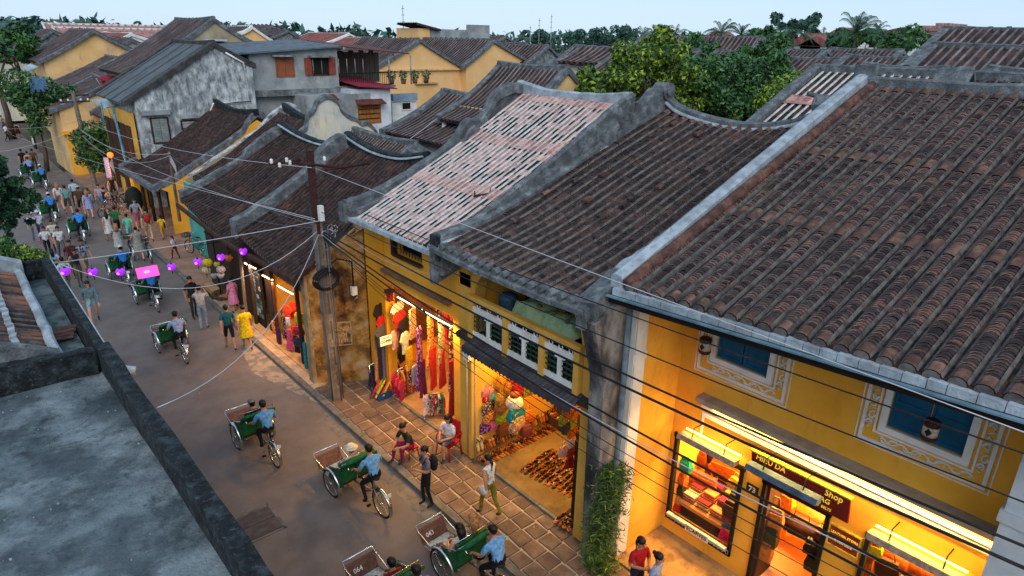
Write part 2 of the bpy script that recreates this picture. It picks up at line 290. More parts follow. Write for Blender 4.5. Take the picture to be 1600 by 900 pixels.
def wall_grid(x0, x1, ys, zs, holes):
    """wall slab between x0 and x1 with rectangular openings (ya,yb,za,zb)"""
    Y = sorted(set(list(ys)+[h[0] for h in holes]+[h[1] for h in holes])); Z = sorted(set(list(zs)+[h[2] for h in holes]+[h[3] for h in holes]))
    Y = [y for y in Y if ys[0] <= y <= ys[-1]]; Z = [z for z in Z if zs[0] <= z <= zs[-1]]
    sol = lambda i, j: 0 <= i < len(Y)-1 and 0 <= j < len(Z)-1 and not any(h[0] < (Y[i]+Y[i+1])/2 < h[1] and h[2] < (Z[j]+Z[j+1])/2 < h[3] for h in holes)
    b = MB()
    for i in range(len(Y)-1):
        for j in range(len(Z)-1):
            if not sol(i, j): continue
            a, c, d, e = Y[i], Y[i+1], Z[j], Z[j+1]
            b.quad((x0, a, d), (x0, a, e), (x0, c, e), (x0, c, d)); b.quad((x1, a, d), (x1, c, d), (x1, c, e), (x1, a, e))
            if not sol(i-1, j): b.quad((x0, a, d), (x1, a, d), (x1, a, e), (x0, a, e))
            if not sol(i+1, j): b.quad((x0, c, d), (x0, c, e), (x1, c, e), (x1, c, d))
            if not sol(i, j-1): b.quad((x0, a, d), (x0, c, d), (x1, c, d), (x1, a, d))
            if not sol(i, j+1): b.quad((x0, a, e), (x1, a, e), (x1, c, e), (x0, c, e))
    return b
# ------------------------------------------------------------------ ground, street, pavement
g = MB(); g.quad((-900, -900, -.30), (900, -900, -.30), (900, 900, -.30), (-900, 900, -.30)); struct(g.build('ground', M['earth']))
g = MB(); g.box((-1.5, -8, -.28), (6.8, 160, 0)); struct(g.build('street', M['asphalt']))
g = MB()
yy = -8.0
while yy < 58:
    L_ = RND.uniform(.8, 1.1); g.box((6.8, yy, -.25), (6.97, yy+L_-.012, .115+RND.uniform(-.006, .006))); yy += L_
struct(g.build('kerb', M['kerb']))
g = MB(); g.box((6.97, -8, -.25), (8.66, 17.2, .075)); g.box((6.97, 17.2, -.25), (7.5, 26, .10))
pav = struct(g.build('pavement', M['joint']))
sv = []
for k in range(6):
    w, l = .355+RND.uniform(-.012, .012), .385+RND.uniform(-.012, .012); j = lambda: RND.uniform(-.016, .016)
    b = MB(); bot = [(-w/2+j(), -l/2+j()), (w/2+j(), -l/2+j()), (w/2+j(), l/2+j()), (-w/2+j(), l/2+j())]
    top = [(x*.94, y*.94) for x, y in bot]
    b.add([(x, y, 0) for x, y in bot]+[(x, y, .022) for x, y in bot]+[(x, y, .03) for x, y in top], [(0, 1, 5, 4), (1, 2, 6, 5), (2, 3, 7, 6), (3, 0, 4, 7), (4, 5, 9, 8), (5, 6, 10, 9), (6, 7, 11, 10), (7, 4, 8, 11), (8, 9, 10, 11)])
    sv.append(b.mesh('paving_stone', M['pave']))
for i in range(4):
    y = 1.0+(i % 2)*.05
    while y < 17.0:
        inst(RND.choice(sv), 'paving_stone', pav, (7.19+i*.405, y, .072+RND.uniform(0, .006)), (RND.uniform(-.012, .012), RND.uniform(-.012, .012), RND.uniform(-.03, .03))); y += .425
g = MB(); g.box((8.66, -8, -.25), (10.2, 6.6, .13)); struct(g.build('forecourt', mat('forecourt_cement', [(.3, '#8f7048'), (.7, '#a8875a')], scale=1.3, stain=[('#4f3d2a', 1.8, .5, .7), ('#b89868', 4, .6, .8)])))
g = MB(); g.box((6.97, 28, -.25), (9.6, 58, .10)); g.box((9.6, 36.6, -.25), (13, 58, .102)); struct(g.build('side_pavement', M['redpave']))
# stone steps along the house plinths
t = thing('house_step', 'grey worn stone step running along the shoe shop and clothes shop fronts', 'step', (8.6, 11, 0))
y = 7.2
while y < 16.4:
    l = RND.uniform(1.1, 1.7); b = MB(); b.box((8.52, y, .0), (8.78, min(y+l-.02, 16.5), .165+RND.uniform(-.01, .01))); b.build('step_stone', M['kerb'], t); y += l
# manhole cover and patch
b = MB(); q = P(400, 820); a = thing('manhole_cover', 'grey square steel access cover set in the roadway beside the terrace parapet', 'manhole cover', (q.x, q.y, 0))
for i in (0, 1): b = MB(); b.cbox((q.x-.0, q.y-.22+i*.44, .008), (.82, .42, .02)); b.build('cover_plate', mat('iron_cover', [(.3, '#46403f'), (.7, '#5a5350')], scale=5), a)
b = MB()
for x0, y0, x1, y1 in ((-.46, -.5, .46, -.44), (-.46, .44, .46, .5), (-.5, -.5, -.43, .5), (.43, -.5, .5, .5)): b.box((q.x+x0, q.y+y0, 0), (q.x+x1, q.y+y1, .012))
b.build('cover_frame', M['kerb'], a)
# ------------------------------------------------------------------ roofs
def roll_mesh(name, L, prof, r, pitch, mats, caps=(), seg=6, strip=.035, mort_h=.05, seed=0):
    """one barrel row of overlapping clay tiles lying up a slope; prof(s)->(dx,dz); local origin at the eave. mats: tile, lip, mortar, cap"""
    rr = random.Random(seed); b = MB(); n = max(1, int(L/pitch)); ang = [math.pi*k/(seg-1) for k in range(seg)]
    def ring(s, rad, lift=0):
        x, z = prof(s); return [(x, -math.cos(a)*rad, z+math.sin(a)*rad*.85+lift) for a in ang]
    for i in range(n):
        s0, s1 = i*pitch, (i+1)*pitch+.004; u = (s0+s1)/2/L
        cap = any(c0 <= u <= c1 for c0, c1 in caps)
        if cap:
            if any(c0 <= (s0-pitch/2)/L <= c1 for c0, c1 in caps) and i: pass
            q0, q1 = ring(s0, r*1.02), ring(s1, r*1.0); b.mat(3)
            b.add(q0+q1, [(k, k+1, seg+k+1, seg+k) for k in range(seg-1)], True)
        else:
            ra = r*rr.uniform(.93, 1.03); jy = rr.uniform(-.008, .008)
            q0 = [(x, y+jy, z) for x, y, z in ring(s0, ra, rr.uniform(0, .008))]; q1 = [(x, y+jy, z) for x, y, z in ring(s1, ra*.80)]
            qi = [(x, y*.80, z-.012) for x, y, z in q0]
            b.mat(0); b.add(q0+q1, [(k, k+1, seg+k+1, seg+k) for k in range(seg-1)])
            b.mat(1); b.add(q0+qi, [(k, seg+k, seg+k+1, k+1) for k in range(seg-1)])
    b.mat(2)
    if strip:
        m = 26
        for sd in (-1, 1):
            pr_ = []
            for i in range(m+1):
                s = L*i/m; x, z = prof(s); w = strip*rr.uniform(.7, 1.35); pr_.append((x, z, w, mort_h*rr.uniform(.75, 1.2)))
            vs = []
            for x, z, w, h in pr_: vs += [(x, sd*(r*.82), z), (x, sd*(r*.82), z+h+.02), (x, sd*(r*.9+w), z+h*.6), (x, sd*(r*1.05+w), z)]
            b.add(vs, [(i*4+k, i*4+k+1, i*4+5+k, i*4+4+k) if sd > 0 else (i*4+4+k, i*4+5+k, i*4+k+1, i*4+k) for i in range(m) for k in range(3)])
    x, z = prof(0); b.mat(2); b.add([(x-.02, -math.cos(a)*r*.98, z+math.sin(a)*r*.83) for a in ang]+[(x-.02, r*.98, z-.05), (x-.02, -r*.98, z-.05)], [tuple(range(seg+2))])
    return b.mesh(name, mats)
def slope_sheet(prof, L, ze, y0, y1, thick=.12, n=10):
    """roof slab under the rows; ze(y)=(x,z) of the eave"""
    b = MB(); ys = [y0+(y1-y0)*i/6 for i in range(7)]; vs = []
    for y in ys:
        ex, ez, sc = ze(y)
        for i in range(n+1): x, z = prof(L*i/n); vs += [(ex+x, y, ez+z*sc), (ex+x, y, ez+z*sc-thick)]
    m = (n+1)*2
    for a in range(6):
        for i in range(n):
            p = a*m+i*2; b.mat(0)
            s = [(p, p+2, p+m+2, p+m)]; d = [(p+1, p+m+1, p+m+3, p+3)]
            if a == 0: n0 = len(b.v)
            b.f += [tuple(k for k in s[0])]; b.m += [0]; b.sm += [False]; b.f += [tuple(k for k in d[0])]; b.m += [1]; b.sm += [False]
        p = a*m; b.f += [(p, p+m, p+m+1, p+1)]; b.m += [1]; b.sm += [False]
    for a in (0, 6):
        for i in range(n): p = a*m+i*2; b.f.append((p, p+1, p+3, p+2)); b.m.append(1); b.sm.append(False)
    b.v = vs; return b
def coping(path, w, h, axis='y', rnd=True):
    """beam following a path; width w across `axis`, top at the path, height h"""
    b = MB(); vs = []; k = len(path)
    for p in path:
        x, y, z = p
        for o_, dz in ((-w/2, -h), (-w/2, -.04 if rnd else 0), (-w/4, 0), (w/4, 0), (w/2, -.04 if rnd else 0), (w/2, -h)):
            vs.append((x, y+o_, z+dz) if axis == 'y' else (x+o_, y, z+dz))
    fs = [(i*6+j, i*6+(j+1) % 6, i*6+6+(j+1) % 6, i*6+6+j) for i in range(k-1) for j in range(6)]
    fs += [tuple(range(6))[::-1], tuple(range((k-1)*6, k*6))]
    return b.add(vs, fs)
def weather(pts, amt=.015):
    return [(p[0]+RND.uniform(-amt, amt), p[1]+RND.uniform(-amt, amt)*.5, p[2]+RND.uniform(-amt, amt)) for p in pts]
def tile_slope(par, name_roof, ex, ez_fn, H, prof_pts, y0, y1, sp, r, pitch, mats, chan, caps=(), variants=3, as_parts=True, strip=.035, sc_fn=None, mort_h=.05, jit=.004, under=None):
    """slope rising toward +x from the eave x=ex. prof_pts=[(dx,dz)..] for the reference height H"""
    pp = smooth_path(prof_pts, 5) if len(prof_pts) > 2 else prof_pts
    d = [0]
    for a, b_ in zip(pp, pp[1:]): d.append(d[-1]+math.hypot(b_[0]-a[0], b_[1]-a[1]))
    L = d[-1]; sg = 1 if prof_pts[-1][0] > 0 else -1
    def prof(s):
        s = min(max(s, 0), L)
        for i in range(len(d)-1):
            if s <= d[i+1]: t = (s-d[i])/(d[i+1]-d[i]); return pp[i][0]+(pp[i+1][0]-pp[i][0])*t, pp[i][1]+(pp[i+1][1]-pp[i][1])*t
        return pp[-1]
    sc_fn = sc_fn or (lambda y: 1.0)
    b = slope_sheet(prof, L, lambda y: (ex, ez_fn(y), sc_fn(y)), y0, y1); b.build(name_roof, [chan, under or M['wood']], par)
    ms = [roll_mesh('tile_row', L, prof, r, pitch, mats, caps, seed=k+17, strip=strip, mort_h=mort_h) for k in range(variants)]
    n = max(1, int(abs(y1-y0)/sp)); lo = min(y0, y1); joined = MB()
    for i in range(n):
        y = lo+(i+.5)*abs(y1-y0)/n+RND.uniform(-jit, jit)*3
        if as_parts: inst(RND.choice(ms), 'tile_row', par, (ex, y, ez_fn(y)+.005), (0, 0, RND.uniform(-jit, jit)*.4), (1, 1, sc_fn(y)))
        else:
            me = ms[i % variants]; off = len(joined.v); z0 = ez_fn(y)+.005; s_ = sc_fn(y)
            joined.v += [(v.co.x+ex, v.co.y+y, v.co.z*s_+z0) for v in me.vertices]
            joined.f += [tuple(k+off for k in p.vertices) for p in me.polygons]; joined.m += [p.material_index for p in me.polygons]; joined.sm += [False]*len(me.polygons)
    if not as_parts: o = joined.build('tile_rows', mats, par); o['kind'] = 'stuff'
    return prof, L
def simple_rows(par, p00, p01, p10, p11, sp, r, mats, chan, sag=0, name='roof_slope'):
    """far slope: a slab with low half-hexagon tile rows. p00,p01 eave ends, p10,p11 ridge ends (world)"""
    p00, p01, p10, p11 = map(Vector, (p00, p01, p10, p11)); N = 6
    def pt(u, v): q = (p00*(1-u)+p01*u)*(1-v)+(p10*(1-u)+p11*u)*v; q.z -= sag*4*v*(1-v); return q
    b = MB(); nrm = (p01-p00).cross(p10-p00).normalized(); nrm = nrm if nrm.z > 0 else -nrm
    vs = [pt(u, i/N) for i in range(N+1) for u in (0, 1)]; lo = [v-nrm*.14 for v in vs]
    k = len(vs); b.add(vs+lo, [(i*2, i*2+1, i*2+3, i*2+2) for i in range(N)]+[(k+i*2, k+i*2+2, k+i*2+3, k+i*2+1) for i in range(N)]+[(0, k, k+1, 1)]+[(i*2, i*2+2, k+i*2+2, k+i*2) for i in range(N)]+[(i*2+1, k+i*2+1, k+i*2+3, i*2+3) for i in range(N)])
    b.build(name, chan, par)
    W_ = (p01-p00).length; n = max(1, int(W_/sp)); e = (p01-p00).normalized(); b = MB()
    for i in range(n):
        u = (i+.5)/n; vs = []
        for j in range(N+1):
            c = pt(u, j/N)
            vs += [c-e*r, c-e*r*.55+nrm*r*.9, c+e*r*.55+nrm*r*.9, c+e*r]
        for j in range(N):
            for k2, m_ in ((0, 0), (1, 1), (2, 0)):
                b.mat(m_); a = j*4+k2; n0 = len(b.v)
                b.add([vs[a], vs[a+1], vs[a+5], vs[a+4]], [(0, 1, 2, 3)])
    o = b.build('tile_rows', mats, par); o['kind'] = 'stuff'
FARM = [T_FAR, T_FARE]
def gable_house(name, label, y0, y1, fr, rd, bk, zb=0.0, wallm=None, group=None, sp=.42, vh=.16, vw=.32, vm=None, mats=None, chan=None, front_over=.5, hump=0, cat='house', sag=.12, far_end=True, ridge_h=.22, rows=True):
    """house with its ridge parallel to the street. fr=(x,z) street-side eave, rd=(x,z) ridge, bk=(x,z) back eave; y0 near gable"""
    t = thing(name, label, cat, ((fr[0]+bk[0])/2, y0, zb), group)
    wallm = wallm or M['ochre3']; vm = vm or M['lime']; mats = mats or FARM; chan = chan or T_FAR
    fx = fr[0]+front_over; fz = fr[1]+(rd[1]-fr[1])*front_over/(rd[0]-fr[0]); bx = bk[0]-.15; bz = bk[1]+(rd[1]-bk[1])*.15/(bk[0]-rd[0])
    b = MB(); dn = .17
    b.prism_y([(fx, zb), (fx, fz-dn), (rd[0], rd[1]-dn), (bx, bz-dn), (bx, zb)], y0+.02, y0+.26)
    b.box((fx, y0+.26, zb), (fx+.2, y1, fz-dn)); b.box((bx-.2, y0+.26, zb), (bx, y1, bz-dn)); b.prism_y([(fx+.2, zb), (fx+.2, fz-dn), (rd[0], rd[1]-dn), (bx-.2, bz-dn), (bx-.2, zb)], y1-.2, y1-.02)
    b.build('wall', wallm, t)
    ya, yb = y0+.1, y1-.1
    if rows:
        simple_rows(t, (fr[0], ya, fr[1]), (fr[0], yb, fr[1]), (rd[0], ya, rd[1]), (rd[0], yb, rd[1]), sp, sp*.3, mats, chan, sag)
        simple_rows(t, (bk[0], yb, bk[1]), (bk[0], ya, bk[1]), (rd[0], yb, rd[1]), (rd[0], ya, rd[1]), sp*2, sp*.5, mats, chan, sag)
    for yv in ([y0+.1, y1-.1] if far_end else [y0+.1]):
        if hump:
            p = [(fr[0], yv, fr[1]+vh-.1), ((fr[0]*2+rd[0])/3, yv, (fr[1]*2+rd[1])/3+vh-.12), ((fr[0]+rd[0]*2)/3, yv, (fr[1]+rd[1]*2)/3+vh), (rd[0]-hump*1.2, yv, rd[1]+vh-.1), (rd[0]-hump*.8, yv, rd[1]+vh+hump*.4), (rd[0], yv, rd[1]+vh+hump*.55), (rd[0]+hump*.8, yv, rd[1]+vh+hump*.4), (rd[0]+hump*1.2, yv, rd[1]+vh-.1), ((bk[0]+rd[0]*2)/3, yv, (bk[1]+rd[1]*2)/3+vh), (bk[0], yv, bk[1]+vh-.1)]
            p = smooth_path(p, 4)
        else: p = [(fr[0]-.05, yv, fr[1]+vh), (rd[0], yv, rd[1]+vh), (bk[0]+.05, yv, bk[1]+vh)]; p = [p[0]]+[tuple(p[0][k]+(p[1][k]-p[0][k])*i/5-(sag*.9*4*(i/5)*(1-i/5) if k == 2 else 0) for k in range(3)) for i in range(1, 5)]+[p[1]]+[tuple(p[1][k]+(p[2][k]-p[1][k])*i/5-(sag*.9*4*(i/5)*(1-i/5) if k == 2 else 0) for k in range(3)) for i in range(1, 5)]+[p[2]]
        coping(p, vw, .34, 'y').build('verge', vm, t)
    nseg = 8; coping([(rd[0], y0+(y1-y0)*i/nseg, rd[1]+ridge_h-.10*math.sin(math.pi*i/nseg)) for i in range(nseg+1)], .3, .34, 'x').build('ridge', vm, t)
    return t

rp = MB(); rp.add([(6.0, 19.2, .004), (6.78, 16.2, .004), (6.78, 21.5, .004), (6.3, 21.0, .004)], [(0, 1, 2, 3)]); struct(rp.build('road_patch', mat('worn_cement_patch', [(.3, '#8f8070'), (.7, '#a6957f')], scale=5, detail=12, stain=[('#716a66', 2.6, .48, .56), ('#5d5652', 10, .6, .7)])))
rp = MB(); rp.add([(6.35, 8, .004), (6.78, 8, .004), (6.78, 15.8, .004), (6.45, 15.2, .004)], [(0, 1, 2, 3)]); struct(rp.build('gutter_strip', mat('gutter_strip', [(.3, '#5f5856'), (.7, '#766f6c')], scale=3, stain=('#48423f', 4, .55, .7))))
lt = MB()
for k in range(260):
    x, y = (RND.uniform(6.2, 6.78), RND.uniform(6, 40)) if k % 2 else (RND.uniform(2, 8.5), RND.uniform(6, 30)); z = .006 if x < 6.8 else .107; s = RND.uniform(.012, .035); a = RND.uniform(0, 3); lt.mat(k % 3); lt.add([(x-s*math.cos(a), y-s*math.sin(a), z), (x+s*.4, y-s*.3, z+.004), (x+s*math.cos(a), y+s*math.sin(a), z+.002), (x-s*.4, y+s*.3, z+.006)], [(0, 1, 2, 3)])
o = lt.build('litter', [_plain('#8a8478', .9, 0), _plain('#4a3a26', .9, 0), _plain('#b0aca4', .9, 0)]); tag(o, 'specks of dry leaves and paper litter on the road and pavement', 'litter', kind='stuff')
# ------------------------------------------------------------------ HOUSE A: big yellow leather shop at the right
YA = 6.75
A = thing('yellow_shop_house', 'large yellow two-storey leather shop with blue upstairs shutters under the broad brown tile roof', 'shop house', (9.5, 3, 0))
ezA = lambda y: 6.10+.062*(6.8-y)
tmA = [T_A, T_AE, M['mortar'], M['terra']]
HA = 3.3; HX = 16.55-8.25
tile_slope(A, 'roof_slope', 8.25, ezA, HA, [(0, 0), (HX*.35, HA*.33), (HX*.7, HA*.685), (HX, HA)], YA-.15, -3.2, .264, .098, .062, tmA, T_CH,
           caps=[(0, .022), (.30, .338), (.60, .632), (.955, 1)], variants=4, strip=.010, mort_h=.05, sc_fn=lambda y: (9.12-ezA(y))/HA)
# first row next to the verge is plain plastered terracotta
def aroof(s, y, dz=0): return (8.25+HX*s, y, ezA(y)+(9.12-ezA(y))*s+dz)
b = MB(); b.tube([aroof(i/14, YA-.20, .06+RND.uniform(-.01, .01)) for i in range(15)], .10, 10); b.build('edge_roll', M['edge'], A)
b = coping(weather([(8.25+.02+(HX+.06)*i/16, YA+.04, ezA(YA)+.06+(9.3-ezA(YA))*i/16+.12) for i in range(17)], .006), .26, .42, 'y'); b.build('verge', M['limel'], A)
b = coping(weather([(16.6, YA+.25-10.4*i/16, 9.33+.02*math.cos(i)) for i in range(17)]), .34, .5, 'x'); b.build('ridge', M['lime'], A)
b = MB(); b.cbox((16.62, YA+.06, 9.42), (.5, .34, .3)); b.build('ridge_block', M['lime'], A)
# back slope
simple_rows(A, (24.5, -3.2, 5.9), (24.5, YA, 5.9), (16.55, -3.2, 9.1), (16.55, YA, 9.1), .5, .12, FARM, T_FAR)
# eave band: pale mortar blocks, blue-grey gutter lip and the black board below
b = MB()
y = YA+.02
while y > -3:
    l = RND.uniform(.2, .3); z = ezA(y); b.box((8.15, y-l+.01, z-.15), (8.36, y, z-.015+RND.uniform(-.012, .008))); y -= l
b.build('eave_mortar', M['limel'], A)
b = MB(); vs = []
for y in (YA+.08, -3.2): z = ezA(y)-.14; vs += [(8.12, y, z), (8.14, y, z-.15), (8.3, y, z-.15), (8.34, y, z)]
b.add(vs, [(0, 4, 5, 1), (1, 5, 6, 2), (2, 6, 7, 3), (3, 7, 4, 0), (0, 1, 2, 3), (4, 7, 6, 5)]); b.build('eave_board', mat('black_eave_board', [(.3, '#120d0b'), (.7, '#1f1512')], scale=3), A)
b = MB(); vs = []
for y in (YA+.08, -3.2): z = ezA(y)-.14; vs += [(8.05, y, z-.0), (8.05, y, z-.025), (8.2, y, z-.025), (8.2, y, z)]
b.add(vs, [(0, 4, 5, 1), (1, 5, 6, 2), (2, 6, 7, 3), (3, 7, 4, 0), (0, 1, 2, 3), (4, 7, 6, 5)]); b.build('gutter_lip', mat('blue_grey_tin', [(.3, '#4c6470'), (.7, '#6b8794')], scale=3), A)
b = MB()
y = YA-.1
while y > -3: z = ezA(y); b.add([(8.15, y, z-.15), (8.15, y-.07, z-.15), (10.3, y-.07, z+.62), (10.3, y, z+.62), (8.15, y, z-.27), (8.15, y-.07, z-.27), (10.3, y-.07, z+.5), (10.3, y, z+.5)], [(0, 1, 2, 3), (4, 7, 6, 5), (0, 4, 5, 1), (1, 5, 6, 2), (2, 6, 7, 3), (3, 7, 4, 0)]); y -= .55
b.build('rafters', M['wood'], A)
# facade wall
holes = [(4.95, 6.5, .48, 2.5), (3.32, 4.55, .13, 2.5), (1.15, 2.72, .48, 2.5), (4.83, 5.87, 4.5, 5.3), (1.8, 2.84, 4.5, 5.3)]
wall_grid(10.2, 10.42, (-3.2, YA), (0, 6.4), holes).build('front_wall', M['ochre'], A)
b = MB(); b.box((9.05, 6.62, 0), (10.2, YA+.02, 6.1)); b.box((8.72, 6.62, 0), (9.05, YA+.02, 5.75)); b.build('side_wall', M['ochre'], A)
b = MB(); b.box((8.70, 6.60, .0), (9.02, 6.61, 5.6)); b.box((8.68, 6.6, .0), (8.715, 6.8, 5.6)); b.box((8.66, 6.59, 4.55), (9.05, 6.62, 4.72)); b.build('white_strip', M['white'], A)
b = MB(); b.tube([(8.45, 6.6, 5.7), (8.45, 6.6, .1)], .055, 8); b.build('downpipe', mat('grey_downpipe', [(.3, '#4e5a63'), (.7, '#677681')], scale=3), A)
# cornice: grey ledge, white and yellow bands
b = MB(); b.box((9.93, -3.2, 3.60), (10.2, 6.02, 3.68)); b.box((9.98, -3.2, 3.55), (10.2, 6.0, 3.60)); b.build('cornice_ledge', mat('grey_ledge', [(.3, '#8a7c6c'), (.7, '#a39684')], scale=3), A)
b = MB(); b.box((10.11, -3.2, 3.36), (10.2, 5.98, 3.47)); b.box((10.15, -3.2, 3.20), (10.2, 5.96, 3.30)); b.box((10.175, 5.93, 2.7), (10.2, 5.97, 3.2)); b.build('cornice_band', M['white'], A)
for i in range(3):
    yc = 4.9-i*1.55; t = thing('tube_lamp', 'fluorescent tube under the cornice of the yellow shop, %s' % ['above the shop window', 'above the middle of the door sign', 'above the right hand window'][i], 'lamp', (10.03, yc, 3.53), 'tubes under the cornice')
    b = MB(); b.tube([(10.03, yc-.775, 3.525), (10.03, yc+.775, 3.525)], .016, 8); b.build('tube', emis('warm_tube', '#ffb648', 6), t)
    b = MB(); b.box((10.0, yc-.74, 3.538), (10.06, yc+.74, 3.55)); b.build('holder', M['steel'], t)
    lamp_area('cornice_light', (10.03, yc, 3.50), 1.5, 32.0, WARM, (0, R_(38), 0), sizey=.05).rotation_euler = (0, R_(28), 0)
# ornate painted frames round the shutters
for (ya, yb), lab in (((4.83, 5.87), 'left'), ((1.8, 2.84), 'right')):
    w = MB(); z0, z1 = 4.5, 5.3
    def fr_(o, wd, pr_):
        w.box((10.2-pr_, ya-o, z0-o), (10.205, yb+o, z0-o+wd)); w.box((10.2-pr_, ya-o, z0-o+wd), (10.205, ya-o+wd, z1)); w.box((10.2-pr_, yb+o-wd, z0-o+wd), (10.205, yb+o, z1))
    fr_(.10, .10, .05); fr_(.17, .03, .02); fr_(.36, .05, .025); fr_(.42, .018, .012)
    w.build('window_surround', M['white'], A)
    s = MB(); rr = random.Random(5)
    def scroll(u0, fixed, horiz, n):
        for k in range(n):
            u = u0+k*.165; pts = []
            for q in range(10):
                a = q/9*4.4+(k % 2)*math.pi; rad = .062*(1-q/13)
                pts.append((10.192, u+math.cos(a)*rad*(1.35 if horiz else .9), fixed+math.sin(a)*rad*.9) if horiz else (10.192, fixed+math.cos(a)*rad*.9, u+math.sin(a)*rad*1.35))
            s.tube(pts, [.020-.0012*q for q in range(10)], 5)
        L2 = n*.165
        pts = [(10.192, u0-.08+L2*q/24, fixed+.045*math.sin(q*1.15)) if horiz else (10.192, fixed+.045*math.sin(q*1.15), u0-.08+L2*q/24) for q in range(25)]; s.tube(pts, .013, 4)
    scroll(ya-.12, z0-.245, True, 8); scroll(z0-.05, ya-.245, False, 5); scroll(z0-.05, yb+.245, False, 5)
    s.build('scroll_ornament', M['white'], A)
    sh = MB()
    for k in range(2):
        y_0 = ya+.0+k*(yb-ya)/2; y_1 = y_0+(yb-ya)/2
        c = MB(); c.box((10.24, y_0+.012, z0+.01), (10.28, y_1-.012, z1))
        c.box((10.225, y_0+.012, z0+.01), (10.24, y_0+.07, z1)); c.box((10.225, y_1-.07, z0+.01), (10.24, y_1-.012, z1)); c.box((10.225, y_0+.07, z0+.01), (10.24, y_1-.07, z0+.08)); c.box((10.225, y_0+.07, z0+.42), (10.24, y_1-.07, z0+.47))
        c.build('shutter', M['bluesh'], A)
# interior of A
b = MB(); b.box((10.42, -3, .02), (14.2, 6.5, .12)); b.build('shop_floor', mat('pale_tile_floor', [(.3, '#c2a070'), (.7, '#d4b280')], scale=1.5), A)
b = MB(); b.box((14.2, -3, .1), (14.35, 6.6, 3.1)); b.box((10.42, 6.5, .1), (14.2, 6.62, 3.1)); b.box((10.42, 4.66, .12), (11.9, 4.82, 3.1)); b.box((10.42, 2.9, .12), (12.2, 3.05, 3.1)); b.box((10.42, -3.1, .1), (14.2, -3.0, 3.1)); b.box((10.42, -3.1, 3.1), (14.35, 6.62, 3.2)); b.build('room_wall', M['ochre'], A)
for i, (yc, e) in enumerate(((5.7, 22), (4.0, 30), (1.9, 22))):
    lamp_area('shop_ceiling_light', (11.3, yc, 3.05), .9, e*12, WARM, (0, 0, 0), sizey=.9)
# dark frames of the openings
for (ya, yb, z0, z1, nm) in ((4.95, 6.5, .48, 2.5, 'window_frame'), (3.32, 4.55, .13, 2.5, 'door_frame'), (1.15, 2.72, .48, 2.5, 'window_frame')):
    b = MB(); b.box((10.15, ya-.0, z0), (10.26, ya+.07, z1)); b.box((10.15, yb-.07, z0), (10.26, yb, z1)); b.box((10.15, ya-.02, z1-.04), (10.27, yb+.02, z1+.06))
    if nm == 'window_frame': b.box((10.15, ya, z0-.03), (10.30, yb, z0+.08))
    b.build(nm, M['dark'], A)
b = MB()
for k in range(8): y_ = 5.05+k*.19; b.tube([(10.17, y_+.02*math.cos(q), .58+.05*math.sin(q)) if 0 else (10.14, y_+.075*math.cos(q*.7), .545+.05*math.sin(q*1.4)) for q in range(10)], .012, 4)
b.build('sill_grille', M['steel'], A)
b = MB(); b.box((10.05, 5.02, .60), (10.14, 6.42, .66)); b.build('sill_rail', M['limel'], A)
dl = MB(); dl.box((10.28, 4.44, .13), (10.9, 4.50, 2.44)); dl.build('door_leaf', M['wood'], A)
dl = MB(); dl.box((10.28, 3.36, .13), (10.9, 3.42, 2.44)); dl.build('door_leaf', M['wood'], A)
# white pillar of the next house at the right edge
b = MB(); b.box((9.45, .55, 0), (10.19, 1.08, 5.5)); b.box((9.40, .5, 4.25), (10.19, 1.12, 4.42)); o = b.build('white_pillar', mat('grubby_whitewash', [(.3, '#aeb4b6'), (.7, '#c9cfd2')], scale=1.2, stain=[('#70757a', 2, .6, .8), ('#5b6066', 9, .66, .75)]), None, loc=(9.8, .8, 0)); tag(o, 'broad white plastered pillar at the right end of the yellow shop wall', 'pillar')
# window lamps of A : grey trough with the tube behind it
def trough(name, lab, c, l, m, en, x=9.9, z=2.78):
    t = thing(name, lab, 'lamp', (x, c, 2.8), 'trough lamps on the yellow shop front')
    b = MB(); b.add([(x-.14, c-l/2, z-.05), (x-.10, c-l/2, z+.05), (x+.10, c-l/2, z+.02), (x+.06, c-l/2, z-.08), (x-.14, c+l/2, z-.05), (x-.10, c+l/2, z+.05), (x+.10, c+l/2, z+.02), (x+.06, c+l/2, z-.08)], [(0, 1, 2, 3), (4, 7, 6, 5), (0, 4, 5, 1), (1, 5, 6, 2), (2, 6, 7, 3), (3, 7, 4, 0)]); b.build('housing', m, t)
    for d in (-.28, .28):
        b = MB(); b.tube([(10.2, c+d*l, z+.22), (x+.02, c+d*l, z+.24), (x-.02, c+d*l, z+.02)], .012, 5); b.build('bracket', M['black'], t)
    if en:
        b = MB(); b.tube([(x+.16, c-l/2+.03, z+.06), (x+.16, c+l/2-.03, z+.06)], .018, 8); b.build('tube', emis('warm_tube_hot', '#ffc860', 9), t)
        lamp_area('trough_light', (x+.16, c, z+.09), l, en*2.6, WARM, (0, R_(120), 0), sizey=.05)
        lamp_area('trough_light', (x+.16, c, z+.03), l, en*1.8, WARM, (0, R_(10), 0), sizey=.05)
trough('trough_lamp', 'grey trough lamp with glowing tube above the scarf window', 5.6, 1.25, _plain('#8a8078', .6, 0), 5)
trough('trough_lamp', 'dark blue unlit trough lamp in front of the red shop sign over the door', 4.05, 1.3, mat('blue_trough', [(.3, '#3c4c5e'), (.7, '#5a6c80')], scale=3), 0, x=9.78, z=2.97)
trough('trough_lamp', 'long grey trough lamp with glowing tube above the right hand bag window', 1.95, 1.35, _plain('#8a8078', .6, 0), 5)
